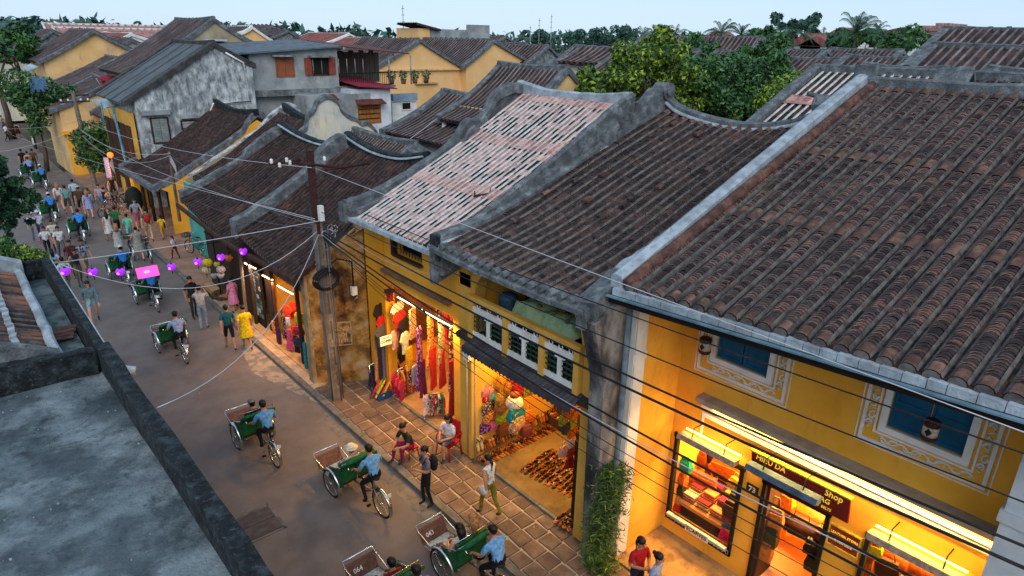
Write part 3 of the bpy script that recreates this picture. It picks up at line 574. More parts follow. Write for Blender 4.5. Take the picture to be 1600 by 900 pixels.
# shop signs
YEL = _plain('#e8c040', .6, 0); YELE = emis('glowing_yellow_letters', '#ffd24a', .25)  # faint glow put into the lettering material; the letters are no lamps
def onwall(x, y, z, tilt=0): return Matrix.Translation((x, y, z)) @ Matrix(((0, 0, -1, 0), (-1, 0, 0, 0), (0, 1, 0, 0), (0, 0, 0, 1))) @ Matrix.Rotation(tilt, 4, 'X')
t = thing('shop_sign', 'long dark red shop sign with yellow lettering above the leather shop door', 'sign', (10.1, 3.9, 2.9))
b = MB(); vs = [(9.98, 4.78, 3.12), (9.98, 3.02, 3.12), (10.12, 3.02, 2.56), (10.12, 4.78, 2.56)]; b.add(vs+[(x+.05, y, z) for x, y, z in vs], [(0, 1, 2, 3), (4, 7, 6, 5), (0, 4, 5, 1), (1, 5, 6, 2), (2, 6, 7, 3), (3, 7, 4, 0)]); b.build('board', mat('sign_red', [(.3, '#5e1410'), (.7, '#74190f')], scale=3), t)
b = MB(); b.box((9.955, 3.0, 3.115), (10.05, 4.8, 3.145)); b.build('sign_rim', YEL, t)
tl = math.atan2(.14, .56)
text_mesh('HIỆU DA', .14, 'lettering', YELE, t, onwall(9.985, 4.40, 3.04, -tl)); text_mesh('Shop', .15, 'lettering', YELE, t, onwall(9.985, 3.27, 3.02, -tl))
text_mesh('LEATHER  BAG', .12, 'lettering', YELE, t, onwall(10.03, 3.72, 2.83, -tl)); text_mesh('SHOES  BAGS  WALLETS  BELTS', .065, 'lettering', YELE, t, onwall(10.08, 3.75, 2.66, -tl))
t = thing('house_number_plate', 'small dark plate with the house number on the pier between scarf window and door', 'plate', (10.2, 4.75, 2.2))
b = MB(); b.box((10.185, 4.62, 2.08), (10.2, 4.86, 2.28)); b.build('plate', _plain('#2a2a20', .5, 0), t); text_mesh('73', .15, 'numerals', _plain('#e8e0c8', .5, 0), t, onwall(10.18, 4.74, 2.18))
t = thing('scarves_sign', 'small white sign reading SCARVES on the sill of the scarf window', 'sign', (10.1, 5.6, .62))
b = MB(); b.box((10.02, 5.38, .56), (10.045, 5.92, .72)); b.build('board', _plain('#d8d2c4', .6, 0), t); text_mesh('SCARVES', .12, 'lettering', _plain('#221c18', .6, 0), t, onwall(10.018, 5.65, .64))
t = thing('wall_notice', 'orange-red framed notice with yellow words on the pier right of the shop door', 'sign', (10.2, 3.02, 2.1))
b = MB(); b.box((10.17, 2.78, 1.98), (10.2, 3.28, 2.36)); b.build('board', _plain('#8f3414', .6, 0), t); b = MB(); b.box((10.16, 2.76, 2.355), (10.2, 3.3, 2.38)); b.box((10.16, 2.76, 1.96), (10.2, 3.3, 1.985)); b.box((10.16, 2.76, 1.985), (10.2, 2.785, 2.355)); b.box((10.16, 3.275, 1.985), (10.2, 3.3, 2.355)); b.build('frame', YEL, t)
text_mesh('LEATHER STORE', .062, 'lettering', YELE, t, onwall(10.166, 3.03, 2.24)); text_mesh('BACK SIDE', .062, 'lettering', YELE, t, onwall(10.166, 3.03, 2.10))
# hanging cylindrical lanterns by the shutters
for (px, py, lab) in ((1102, 540, 'brown and white barrel lantern hanging left of the first blue shutter'), (1454, 672, 'brown and white barrel lantern hanging before the second blue shutter')):
    c = P(px, py, x=9.95); t = thing('barrel_lantern', lab, 'lantern', tuple(c))
    b = MB(); b.lathe(c, [(.05, .17), (.10, .16), (.115, .13), (.11, .08), (.11, .075)], 12); b.build('rim', _plain('#3d2118', .6, 0), t); b = MB(); b.lathe(c, [(.11, -.08), (.115, -.12), (.10, -.15), (.04, -.16)], 12); b.build('rim', _plain('#3d2118', .6, 0), t)
    b = MB(); b.lathe(c, [(.10, -.09), (.104, 0), (.10, .09)], 14); b.build('shade', _plain('#cfc0a8', .7, 0), t)
    b = MB(); b.add([(c.x-.112, c.y-.045, c.z), (c.x-.112, c.y, c.z+.06), (c.x-.112, c.y+.045, c.z), (c.x-.112, c.y, c.z-.06), (c.x-.095, c.y-.045, c.z), (c.x-.095, c.y, c.z+.06), (c.x-.095, c.y+.045, c.z), (c.x-.095, c.y, c.z-.06)], [(0, 1, 2, 3), (0, 4, 5, 1), (1, 5, 6, 2), (2, 6, 7, 3), (3, 7, 4, 0)]); b.build('diamond', _plain('#1c1c20', .7, 0), t)
    b = MB(); b.tube([(c.x, c.y, c.z+.16), (c.x+.1, c.y, c.z+.9)], .006, 4); b.build('cord', M['black'], t)
# ------------------------------------------------------------------ HOUSE B: shoe shop with balcony
B = thing('balcony_shop_house', 'yellow shoe shop with white balcony balustrade under a sagging dark tile roof', 'shop house', (9, 9, 0))
def brz(y): u = (y-7.1)/(11.6-7.1); return 8.12+.34*(2*u-1)**2
ezB = lambda y: 5.74-.06*math.sin(math.pi*(y-7.1)/4.4)
HB = 2.42; LBX = 15.45-7.87
tile_slope(B, 'roof_slope', 7.87, ezB, HB, [(0, 0), (LBX*.28, HB*.22), (LBX*.6, HB*.58), (LBX, HB)], 7.25, 11.40, .262, .096, .095, [T_B, T_BE, M['mortar'], M['terra']], T_CH,
           caps=[(0, .02), (.95, 1)], variants=5, strip=.008, mort_h=.03, sc_fn=lambda y: (brz(y)-ezB(y)-.12)/HB, jit=.006)
simple_rows(B, (22.5, 7.2, 5.6), (22.5, 11.5, 5.6), (15.5, 7.2, 8.0), (15.5, 11.5, 8.0), .5, .12, FARM, T_FAR)
# left verge with stepped scroll near the top
p = smooth_path([(7.86, 11.55, 6.0), (8.6, 11.55, 6.1), (9.96, 11.55, 6.42), (12.1, 11.55, 7.20), (13.0, 11.55, 7.62)], 6)
coping(weather(p), .34, .95, 'y').build('verge', M['lime'], B)
coping(weather([(x, y-.22, z-.16) for x, y, z in p]), .16, .3, 'y').build('verge_lip', M['limel'], B)
b = MB(); pts = [(12.9, 7.3), (12.9, 7.72), (13.05, 7.98), (13.3, 8.12), (13.45, 7.95), (13.4, 7.78), (13.65, 7.82), (13.65, 8.0), (13.95, 8.0), (13.95, 8.22), (14.25, 8.24), (14.25, 8.45), (14.55, 8.5), (14.9, 8.78), (15.3, 8.86), (15.6, 8.7), (15.75, 8.3), (15.75, 7.6), (14.5, 6.6), (12.9, 6.4)]
b.prism_y(pts, 11.36, 11.7); b.build('stepped_gable', M['lime'], B)
b = MB(); b.tube([(15.35+.0, 11.3+.0, 8.72), (15.35, 11.72, 8.72)], .24, 14, smooth=False); b.tube([(15.35, 11.26, 8.72), (15.35, 11.3, 8.72)], .13, 12, smooth=False); b.build('ridge_scroll', M['lime'], B)
pr_ = smooth_path([(15.5, 11.4, 8.62), (15.5, 10.9, 8.36), (15.5, 9.8, 8.17), (15.5, 8.8, 8.15), (15.5, 7.8, 8.34), (15.5, 7.1, 8.66)], 4)
coping(weather(pr_), .3, .42, 'x').build('ridge', M['lime'], B)
coping([(x-.19, y, z-.12) for x, y, z in pr_], .10, .07, 'x').build('ridge_lip', M['limel'], B)
b = MB(); b.tube([(15.45, 6.98, 8.72), (15.45, 7.3, 8.72)], .22, 14, smooth=False); b.tube([(15.4, 7.3, 8.9), (15.2, 7.4, 8.95)], .06, 6); b.build('ridge_scroll', M['lime'], B)
# broken right verge: patches of mortar and stray tiles
b = coping(weather(smooth_path([(7.7, 7.08, 5.78), (10, 7.08, 6.3), (12.5, 7.08, 7.25), (15.4, 7.08, 8.5)], 6), .05), .22, .4, 'y'); b.build('verge', M['lime'], B)
tr = MB(); tr.add([(0, -.09, 0), (0, -.05, .055), (0, .05, .055), (0, .09, 0), (.2, -.08, .01), (.2, -.045, .06), (.2, .045, .06), (.2, .08, .01)], [(0, 1, 5, 4), (1, 2, 6, 5), (2, 3, 7, 6), (0, 3, 2, 1)]); trm = [tr.mesh('loose_tile', [m_]) for m_ in (M['terra'], T_B, T_BE)]
for k in range(58):
    s = k/58; x = 8.3+7*s; z = 5.95+(8.55-5.95)*s-.22*math.sin(math.pi*s); inst(RND.choice(trm), 'loose_tile', B, (x, 6.99+RND.uniform(-.03, .03), z+.0), (0, -.3, RND.uniform(-.25, .25)))
for k in range(14):   # slipped and replaced tiles on the slope
    s = RND.random(); y = RND.uniform(7.6, 11.2); x = 7.9+7.3*s; u = (x-7.75)/LBX; z = ezB(y)+(brz(y)-ezB(y)-.12)*(u**1.18)+.115
    inst(trm[RND.choice((0, 1, 1, 2))], 'loose_tile', B, (x, y, z), (RND.uniform(-.2, .2), -.3, RND.uniform(-.3, .3)))
for s0, s1 in ((.1, .3), (.5, .62), (.7, .8), (.86, .98)):
    b = coping(weather([(8+7.4*(s0+(s1-s0)*i/6), 7.22, 6.02+(8.5-5.95)*(s0+(s1-s0)*i/6)-.2*math.sin(math.pi*(s0+(s1-s0)*i/6))) for i in range(7)], .04), .2, .12, 'y'); b.build('mortar_patch', M['limel'], B)
# eave: round end blocks, black underside
for i in range(16): y = 7.36+i*.259; z = ezB(y); b = MB(); b.tube([(7.73, y, z+.03), (7.92, y, z+.05)], .082, 8, smooth=False); b.build('eave_end', M['lime'], B)
b = coping(weather([(7.85, 7.0+4.6*i/12, ezB(7.1+4.4*i/12)-.02) for i in range(13)], .01), .3, .13, 'x'); b.build('eave_band', M['lime'], B)
b = coping([(7.87, 7.0+4.6*i/12, ezB(7.1+4.4*i/12)-.13) for i in range(13)], .16, .04, 'x'); b.build('eave_board', M['blackconc'], B)
b = MB(); b.box((7.78, 11.42, 5.40), (8.1, 11.72, 5.95)); b.build('verge_end', M['blackconc'], B)
# columns, walls, slabs
b = MB(); b.box((8.45, 11.10, .15), (8.85, 11.55, 5.0)); b.build('column', M['ochre2'], B)
b = MB(); b.box((8.45, 7.12, .15), (8.85, 7.58, 4.6)); b.build('column', M['ochre2'], B)
b = MB(); b.prism_y([(8.2, 5.62), (8.45, 5.0), (8.45, 4.7), (8.9, 4.7), (8.9, 5.7)], 11.12, 11.52); b.prism_x([(11.1, 5.1), (11.1, 4.2), (10.95, 4.85), (10.55, 5.38)], 8.48, 8.8); b.prism_x([(7.58, 5.1), (7.58, 4.2), (7.73, 4.85), (8.1, 5.38)], 8.48, 8.8); b.box((8.48, 7.58, 5.38), (8.8, 11.1, 5.7)); b.build('arch', M['ochre2'], B)
b = MB(); b.box((8.87, 11.22, .1), (15.5, 11.54, 5.5)); b.box((8.87, 7.12, .1), (15.5, 7.40, 5.5)); b.box((13.0, 7.4, .1), (13.2, 11.22, 5.6)); b.build('shop_wall', M['ochre'], B)
b = MB(); b.prism_y([(13, 5.5), (15.4, 5.5), (15.4, 7.6), (9, 5.7), (9, 5.5)], 11.24, 11.5); b.prism_y([(13, 5.5), (15.4, 5.5), (15.4, 7.6), (9, 5.7), (9, 5.5)], 7.14, 7.38); b.build('gable_wall', M['lime'], B)
b = MB(); b.box((8.6, 7.4, -.1), (13, 11.22, .17)); b.build('shop_floor', mat('olive_cement_floor', [(.3, '#70552f'), (.7, '#856a3e')], scale=1.5, stain=('#54401f', 2, .5, .75)), B)
b = MB(); b.box((8.3, 7.1, 3.42), (13, 11.5, 3.56)); b.build('balcony_slab', mat('dark_slab', [(.3, '#2b2725'), (.7, '#3d3734')], scale=3), B)
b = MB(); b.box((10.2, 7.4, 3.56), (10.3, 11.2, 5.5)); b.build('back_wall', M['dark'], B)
# right party wall stub, mouldy, and the sloping coping over it
b = MB(); b.prism_y([(7.75, 5.5), (8.1, 4.3), (8.2, .1), (9.0, .1), (9.0, 6.0)], 6.76, 7.10, 0); b.build('party_wall', mat('black_mould_render', [(.3, '#26262a'), (.46, '#4c4a4a'), (.62, '#84807c'), (.78, '#a09c98')], scale=1.6, detail=13, stretch=(1, 1, .45), bump=.5, bscale=14), B)
b = MB(); b.add([(7.8, 6.85, 5.85), (7.8, 7.32, 5.76), (8.7, 7.32, 6.15), (8.7, 6.85, 6.25), (7.85, 6.85, 5.5), (7.85, 7.32, 5.5), (8.7, 7.32, 5.5), (8.7, 6.85, 5.5)], [(0, 1, 2, 3), (0, 4, 5, 1), (0, 3, 7, 4), (1, 5, 6, 2)]); b.build('corner_plaster', M['lime'], B)
# balustrade
for y in (11.0, 9.78, 8.64, 7.66): b = MB(); b.box((8.32, y-.07, 3.56), (8.46, y+.07, 4.55)); b.build('balcony_post', M['ochre2'], B)
b = MB(); b.box((8.33, 7.58, 4.50), (8.45, 11.1, 4.60)); b.build('handrail', M['ochre2'], B)
for (ya, yb) in ((9.85, 10.93), (8.71, 9.71), (7.73, 8.57)):
    w = MB(); w.box((8.36, ya, 4.22), (8.42, yb, 4.34)); w.box((8.36, ya, 3.62), (8.42, yb, 3.74)); w.box((8.36, ya, 4.44), (8.42, yb, 4.48)); m_ = (ya+yb)/2; w.box((8.36, m_-.05, 3.74), (8.42, m_+.05, 4.22))
    w.box((8.362, m_-.13, 4.14), (8.418, m_+.13, 4.222)); w.build('white_panel', M['white'], B)
    for k in range(3): w = MB(); yc = ya+(yb-ya)*(k+.5)/3; w.tube([(8.39, yc+.05*math.cos(a*math.pi/5), 4.39+.05*math.sin(a*math.pi/5)) for a in range(10)], .016, 5, closed=True); w.build('ring_ornament', M['white'], B)
    for (a_, c_) in ((ya, m_-.05), (m_+.05, yb)):
        w = MB(); yc = (a_+c_)/2
        for i in range(3):
            for j in range(4):
                w.tube([(8.395, a_+(c_-a_)*(i+.5)/3+.085*math.cos(q*math.pi/4+.4), 3.76+.46*(j+.5)/4+.075*math.sin(q*math.pi/4+.4)) for q in range(8)], .011, 4, closed=True)
        w.build('lattice', mat('green_lattice', [(.3, '#1f3a34'), (.7, '#2d4d44')], scale=4), B)
# awning under the balcony
t = thing('awning', 'dark corrugated tin awning with scalloped edge over the shoe shop front', 'awning', (8, 9.3, 3.7)); b = MB(); vs = []; n = 56
for i in range(n+1):
    y = 7.5+3.45*i/n; dz = .022*math.sin(i*math.pi/1.0*.5*2); vs += [(8.42, y, 3.60), (8.06, y, 3.47+(0.02 if i % 2 else -.01))]
b.add(vs, [(i*2, i*2+1, i*2+3, i*2+2) for i in range(n)]); b.add([(x, y, z-.015) for x, y, z in vs], [(i*2, i*2+2, i*2+3, i*2+1) for i in range(n)]); b.build('sheet', M['tin'], t)
b = MB(); vs = []
for i in range(n+1): y = 7.5+3.45*i/n; vs += [(8.06, y, 3.48), (8.05, y, 3.33 if i % 2 else 3.29)]
b.add(vs, [(i*2, i*2+1, i*2+3, i*2+2) for i in range(n)]); b.add([(x+.012, y, z) for x, y, z in vs], [(i*2, i*2+2, i*2+3, i*2+1) for i in range(n)]); b.build('valance', M['tin'], t)
# things on the balcony
t = thing('covered_table', 'table under a pale green cloth with clutter on top standing on the balcony', 'table', (9.2, 9.1, 3.56)); b = MB()
gx = 12; vs = []
for i in range(gx+1):
    for j in range(7): vs.append((8.75+.75*j/6, 8.2+2.0*i/gx, 4.62+.05*math.sin(i*1.3+j)+(-.28 if i in (0, gx) or j in (0, 6) else 0)))
b.add(vs, [(i*7+j, i*7+j+1, i*7+8+j, i*7+7+j) for i in range(gx) for j in range(6)], True); b.build('cloth', mat('pale_green_cloth', [(.3, '#94b07a'), (.5, '#aac8a4'), (.7, '#c4cc70')], scale=3, bump=.4, bscale=8), t)
for x in (8.85, 9.4):
    for y in (8.35, 10.05): b = MB(); b.box((x-.02, y-.02, 3.56), (x+.02, y+.02, 4.55)); b.build('leg', M['wood'], t)
b = MB()
for k in range(22): b.ball((RND.uniform(8.9, 9.4), RND.uniform(8.5, 9.4), 4.66+RND.uniform(0, .06)), (RND.uniform(.03, .08), RND.uniform(.05, .1), RND.uniform(.02, .05)), 6, 5)
b.build('dried_bundle', _plain('#7a7450', .9, 0), t)['kind'] = 'stuff'
c = P(795, 478, x=9.0); b = MB(); b.lathe((9.0, 10.45, 3.56), [(.2, 0), (.22, .1), (.22, .95), (.2, 1.05), (.13, 1.1)], 14); o = b.build('blue_barrel', _plain('#2c4f6c', .5, 0), None, loc=(9, 10.45, 3.56)); tag(o, 'blue plastic barrel standing left of the covered table on the balcony', 'barrel')
lamp_area('shop_light', (10.0, 9.4, 3.3), 1.6, 150.0, WARM, (0, 0, 0), sizey=2.2)
lamp_area('shop_light', (9.0, 10.9, 3.3), .5, 32, WARM, (R_(0), 0, 0), sizey=.4)
# ------------------------------------------------------------------ HOUSE C: clothes shop with pink and white mortared roof
C = thing('pink_roof_shop_house', 'orange-yellow clothes shop under a freshly mortared pink and white tile roof', 'shop house', (9, 14, 0))
ezC = lambda y: 5.42+.10*(16-y)/4.4
HC_ = 3.0; LCX = 14.15-8.05
tile_slope(C, 'roof_slope', 8.05, ezC, HC_, [(0, 0), (LCX*.5, HC_*.47), (LCX, HC_)], 11.66, 15.86,   .205, .024, .22, [M['pinkm'], M['pinkm'], M['pinkm'], T_PINK], T_PINKD, caps=[(0, .04), (.30, .36), (.62, .68), (.94, 1)], variants=4, strip=.012, mort_h=.012, sc_fn=lambda y: (8.42-ezC(y))/HC_, jit=.003)
for s in (.33, .65, .97):   # pale pink bands laid across
    b = MB(); vs = []
    for i in range(2):
        y = (11.8, 15.85)[i]; zc = ezC(y)
        for ds in (-.032, .032): u = s+ds; vs.append((8.05+LCX*u, y, zc+(8.42-zc)*(u-.03*math.sin(math.pi*u))+.022))
    b.add(vs, [(0, 1, 3, 2)]); b.build('tile_band', T_PINK, C)
b = MB(); z = ezC(13.8)
b.box((7.92, 11.65, 5.35), (8.16, 15.95, 5.46)); b.build('eave_band', M['limel'], C)
p = smooth_path([(7.95, 16.0, 5.86), (8.7, 16.0, 6.0), (10.01, 16.0, 6.48), (11.4, 16.0, 7.12), (12.0, 16.0, 7.75), (12.3, 16, 7.72), (12.65, 16.0, 7.9), (13.1, 16, 8.5), (13.77, 16.0, 8.72), (14.3, 16, 8.62)], 5)
coping(weather(p), .34, .30, 'y').build('verge', M['lime'], C)
b = MB(); pts = [(x, z-.25) for x, y, z in p]+[(14.3, 5.0), (8.6, 5.0), (7.97, 5.3)]
b.prism_y(pts, 15.92, 16.12); b.build('gable_wall', M['lime'], C)
coping(weather([(x, y-.24, z-.2) for x, y, z in p[:26]]), .14, .3, 'y').build('verge_lip', M['lime'], C)
b = MB(); b.box((7.85, 15.85, 5.25), (8.2, 16.2, 5.8)); b.build('verge_end', M['lime'], C)
coping(weather(smooth_path([(14.2, 16.1, 8.78), (14.2, 15, 8.62), (14.2, 13.2, 8.60), (14.2, 11.7, 8.74)], 5)), .26, .32, 'x').build('ridge', M['limel'], C)
simple_rows(C, (20.5, 11.8, 5.6), (20.5, 15.9, 5.6), (14.2, 11.8, 8.4), (14.2, 15.9, 8.4), .5, .12, FARM, T_FAR)
coping(weather(smooth_path([(7.75, 11.62, 5.72), (9, 11.62, 6.2), (11, 11.62, 7.12), (12.6, 11.62, 7.95), (13.4, 11.62, 8.4), (14.2, 11.62, 8.7)], 5), .02), .2, .9, 'y').build('verge', M['lime'], C)
# facade
wall_grid(8.62, 8.85, (11.55, 16.15), (.1, 5.6), [(12.05, 16.0, .1, 3.62), (13.35, 14.62, 4.62, 5.15)]).build('front_wall', M['ochre'], C)
b = MB(); b.box((8.45, 12.1, 3.98), (8.62, 15.2, 4.06)); b.box((8.52, 12.1, 3.92), (8.62, 15.2, 3.98)); b.build('string_course', mat('brown_ledge', [(.3, '#5c4634'), (.7, '#7a5c42')], scale=3), C)
b = MB(); b.box((8.57, 15.2, .1), (8.86, 16.2, 5.35)); b.build('pier', mat('bright_ochre', [(.3, '#cf8a14'), (.7, '#dd9718')], scale=1, stain=('#a8701c', 1.2, .6, .8)), C)
b = MB()
for k in range(9): y = 13.4+k*.14; b.tube([(8.72, y, 4.62), (8.72, y, 5.15)], .009, 5)
b.build('window_bars', M['black'], C)
b = MB(); b.box((8.9, 13.2, 4.5), (9.0, 14.8, 5.3)); b.build('dark_room_panel', M['dark'], C)  # dark sheet behind the window, the room's shade put into its colour
b = MB(); b.box((8.5, 14.56, 4.58), (8.64, 14.66, 5.2)); b.box((8.5, 13.3, 4.56), (8.64, 14.6, 4.62)); b.build('window_frame', M['wood'], C)
b = MB(); b.box((8.86, 15.85, .1), (13, 16.1, 3.7)); b.box((8.86, 11.56, .1), (13, 11.75, 3.7)); b.box((12.2, 11.7, .1), (12.4, 15.9, 3.7)); b.build('shop_wall', M['ochre'], C)
b = MB(); b.box((8.6, 11.7, -.1), (12.3, 15.9, .168)); b.build('shop_floor', M['floor'], C)
b = MB(); b.box((8.86, 11.6, 3.64), (13, 16.1, 3.75)); b.build('shop_ceiling', M['ochre2'], C)
for i, (ya, yb, lab) in enumerate(((13.25, 14.4, 'bright tube lamp hanging at the left of the clothes shop opening'), (11.95, 13.05, 'bright tube lamp hanging at the right of the clothes shop opening'))):
    t = thing('tube_lamp', lab, 'lamp', (8.5, (ya+yb)/2, 3.5)); b = MB(); b.tube([(8.5, ya, 3.46), (8.5, yb, 3.46)], .022, 8); b.build('tube', emis('white_warm_tube', '#ffd890', 12), t)
    b = MB(); b.box((8.47, ya-.03, 3.488), (8.53, yb+.03, 3.52)); b.tube([(8.5, ya+.1, 3.52), (8.6, ya+.1, 3.7)], .006, 4); b.tube([(8.5, yb-.1, 3.52), (8.6, yb-.1, 3.7)], .006, 4); b.build('holder', M['steel'], t)
    lamp_area('tube_light', (8.5, (ya+yb)/2, 3.43), 1.1, 80, WARMO, (0, R_(12), 0), sizey=.06)
lamp_area('shop_light', (10.3, 13.8, 3.5), 1.5, 110, WARMO, (0, 0, 0), sizey=2.5)
# ------------------------------------------------------------------ HOUSE D: low old house with dark sagging roofs
D = thing('low_old_shop_house', 'low old shop house with sagging sooty roofs and a mouldy brown end wall', 'shop house', (9, 21, 0))
tmD = [T_D, T_BE, M['mortar'], M['terra']]
def low_roof(par, y0, y1, ex, e0, e1, rx, rz, parts=True, sp=.22):
    ez = lambda y: e0+(e1-e0)*(y-y0)/(y1-y0)-.10*math.sin(math.pi*(y-y0)/(y1-y0)); H = rz-e0; L = rx-ex
    tile_slope(par, 'roof_slope', ex, ez, H, [(0, 0), (L*.3, H*.24), (L*.65, H*.62), (L, H)], y0, y1, sp, sp*.32, .14, tmD, T_CH, caps=(), variants=4, as_parts=parts, strip=0, sc_fn=lambda y: (rz-ez(y)+.1*abs(2*(y-y0)/(y1-y0)-1)**2)/H, jit=.005)
    simple_rows(par, (rx+(rx-ex), y1, e0+.3), (rx+(rx-ex), y0, e0+.3), (rx, y1, rz), (rx, y0, rz), .5, .12, FARM, T_FAR)
low_roof(D, 17.0, 21.3, 6.75, 3.6, 4.0, 11.0, 6.35, sp=.2)
low_roof(D, 21.7, 27.8, 6.85, 3.35, 3.85, 11.3, 6.0, sp=.22)
p = smooth_path([(6.7, 21.5, 4.35), (8.03, 21.5, 5.0), (9.34, 21.5, 5.75), (9.9, 21.5, 6.35), (10.5, 21.5, 6.75), (11.0, 21.5, 6.72), (11.5, 21.5, 6.3)], 5)
coping(weather(p, .02), .42, .6, 'y').build('party_parapet', M['lime'], D)
p = smooth_path([(6.9, 28, 4.1), (8.5, 28, 4.8), (9.4, 28, 5.2), (9.7, 28, 5.55), (10.4, 28, 6.0), (11.0, 28, 6.3), (11.5, 28, 6.25), (12, 28, 5.9)], 5)
coping(weather(p, .02), .36, .5, 'y').build('verge', M['lime'], D)
for ya, yb, x, z, u in ((16.6, 21.5, 11.0, 6.5, .35), (21.3, 28, 11.3, 6.18, .35)):
    pp_ = smooth_path([(x, ya, z+.3), (x, ya*.75+yb*.25, z+.06), (x, (ya+yb)/2, z), (x, ya*.25+yb*.75, z+.1), (x, yb, z+u)], 4)
    coping(weather(pp_), .3, .36, 'x').build('ridge', M['blackconc'], D); coping([(q[0]-.16, q[1], q[2]-.1) for q in pp_], .08, .06, 'x').build('ridge_lip', M['limel'], D)
b = coping([(6.72, 16.9+11*i/20, 3.42+.0*i+.25*abs(i/10-1)) for i in range(21)], .12, .14, 'x'); b.build('eave_board', M['wood'], D)
w = MB(); a0, a1 = Vector((7.2, 17.25, 0)), Vector((8.58, 16.72, 0)); w.add([(7.2, 17.25, 0), (8.58, 16.3, 0), (8.58, 16.3, 4.9), (7.6, 17.0, 4.2), (7.15, 17.25, 3.7), (7.4, 17.5, 0), (8.8, 16.5, 0), (8.8, 16.5, 4.9), (7.8, 17.2, 4.2), (7.35, 17.45, 3.7)], [(0, 1, 2, 3, 4), (5, 9, 8, 7, 6), (0, 4, 9, 5), (4, 3, 8, 9), (3, 2, 7, 8), (1, 6, 7, 2)]); w.build('end_wall', M['brownwall'], D)
w = MB(); w.prism_y([(7.6, 4.1), (8.7, 4.7), (14.5, 5), (14.5, 5.5), (11, 6.3), (7.4, 3.9)], 16.95, 17.1); w.box((8.7, 16.2, 0), (8.9, 17.1, 5.2)); w.build('gable_wall', M['brownwall'], D)
w = MB(); w.box((7.12, 17.22, .05), (7.24, 17.5, 3.6)); w.build('corner_strip', mat('pale_peeling_edge', [(.3, '#7c6a50'), (.7, '#a08c6c')], scale=3), D)
w = MB(); w.box((7.6, 17.5, 0), (7.7, 18.2, 3.3)); w.box((7.6, 21.2, 0), (7.7, 21.75, 3.1)); w.box((7.6, 23.0, 0), (7.7, 28, 3.1)); w.box((7.55, 17.4, 2.55), (7.7, 28, 3.2)); w.build('front_wall', mat('dark_timber_front', [(.3, '#241a12'), (.7, '#3d2d1f')], scale=3, stretch=(1, 3, .3)), D)
w = MB(); w.box((10.2, 17.3, 0), (10.3, 27.8, 4)); w.box((7.7, 27.7, 0), (10.3, 27.85, 4)); w.box((7.7, 21.4, 0), (10.3, 21.5, 3.2)); w.build('room_wall', M['ochre2'], D)
w = MB(); w.box((7.25, 17.3, -.1), (10.3, 28, .13)); w.build('shop_floor', M['floor'], D)
for y in (18.6, 20.6, 22.6, 24.7): b = MB(); b.box((7.38, y-.05, .1), (7.48, y+.05, 2.9)); b.build('post', M['wood'], D)
for i, (ya, yb, c_) in enumerate(((21.95, 23.0, 'white'), (20.5, 21.35, 'orange'), (18.9, 20.1, 'orange'))):
    t = thing('tube_lamp', ['white tube lamp over the postcard rack under the low old eave', 'short orange tube lamp over the pink dresses under the low old eave', 'long orange tube lamp nearest the brown wall under the low old eave'][i], 'lamp', (7.4, ya, 2.3)); b = MB(); b.tube([(7.42, ya, 2.42), (7.42, yb, 2.34)], .022, 8); b.build('tube', emis('tube_'+c_, '#fff2d8' if c_ == 'white' else '#ffc078', 9 if c_ == 'white' else 16), t)
    b = MB(); b.tube([(7.42, ya-.02, 2.452), (7.42, yb+.02, 2.372)], .012, 5); b.build('holder', M['steel'], t)
    lamp_area('tube_light', (7.42, (ya+yb)/2, 2.33), 1.0, 24 if c_ == 'white' else 45, (1, .85, .65) if c_ == 'white' else (1, .5, .2), (0, R_(15), 0), sizey=.06)
# turquoise wall, the house between (E), cream ornate gable
E_ = thing('cream_gable_house', 'narrow old house with turquoise front wall and pale peeling verge', 'house', (9, 31, 0))
low_roof(E_, 28.3, 33.2, 8.85, 3.55, 3.6, 13.3, 6.2, parts=False, sp=.24)
p = smooth_path([(8.8, 33.5, 3.7), (9.2, 33.5, 3.88), (10.2, 33.5, 4.45), (11.2, 33.5, 5.0), (12.2, 33.5, 5.55), (12.8, 33.5, 6.1), (13.4, 33.5, 6.5), (13.9, 33.5, 6.75), (14.5, 33.5, 6.5)], 5)
coping(weather(p, .02), .3, .55, 'y').build('verge', mat('peeling_white_verge', [(.3, '#5a6066'), (.5, '#9aa0a4'), (.7, '#c9c6bb')], scale=3, detail=10), E_)
coping(smooth_path([(13.7, 33.4, 6.75), (13.5, 31, 6.45), (13.4, 28.5, 6.4)], 5), .28, .34, 'x').build('ridge', M['blackconc'], E_)
w = MB(); w.box((8.5, 29.0, 0), (8.65, 33.4, 3.35)); w.box((8.46, 33.3, 0), (8.5, 33.42, 3.38)); w.build('turquoise_wall', M['turq'], E_)
w = MB(); w.box((8.6, 28.4, 0), (8.7, 29.4, 3.6)); w.prism_y([(8.6, 0), (8.6, 3.5), (13.2, 6), (18, 3.5), (18, 0)], 33.3, 33.5); w.build('wall', M['beige'], E_)
# cream ornate gable of the house behind
G1 = thing('cream_curved_gable', 'cream peeling curved gable wall with scalloped grey coping behind the low roofs', 'gable wall', (13.5, 28, 0))
outl = smooth_path([(11.6, 5.9), (12.1, 6.15), (12.35, 6.35), (12.45, 6.75), (12.75, 7.0), (12.95, 7.35), (13.4, 7.55), (13.85, 7.3), (14.0, 6.95), (14.35, 6.65), (14.75, 6.5), (14.95, 6.3), (15.3, 6.3), (15.7, 5.9), (16.2, 5.0), (17.2, 4.3), (18.2, 4.1)], 4)
w = MB(); w.prism_y([(x, z-.12) for x, z in outl]+[(18.2, 2), (11.6, 2)], 27.9, 28.1); w.build('wall', M['cream'], G1)
coping([(x, 28, z) for x, z in outl], .34, .2, 'y').build('coping', M['lime'], G1)
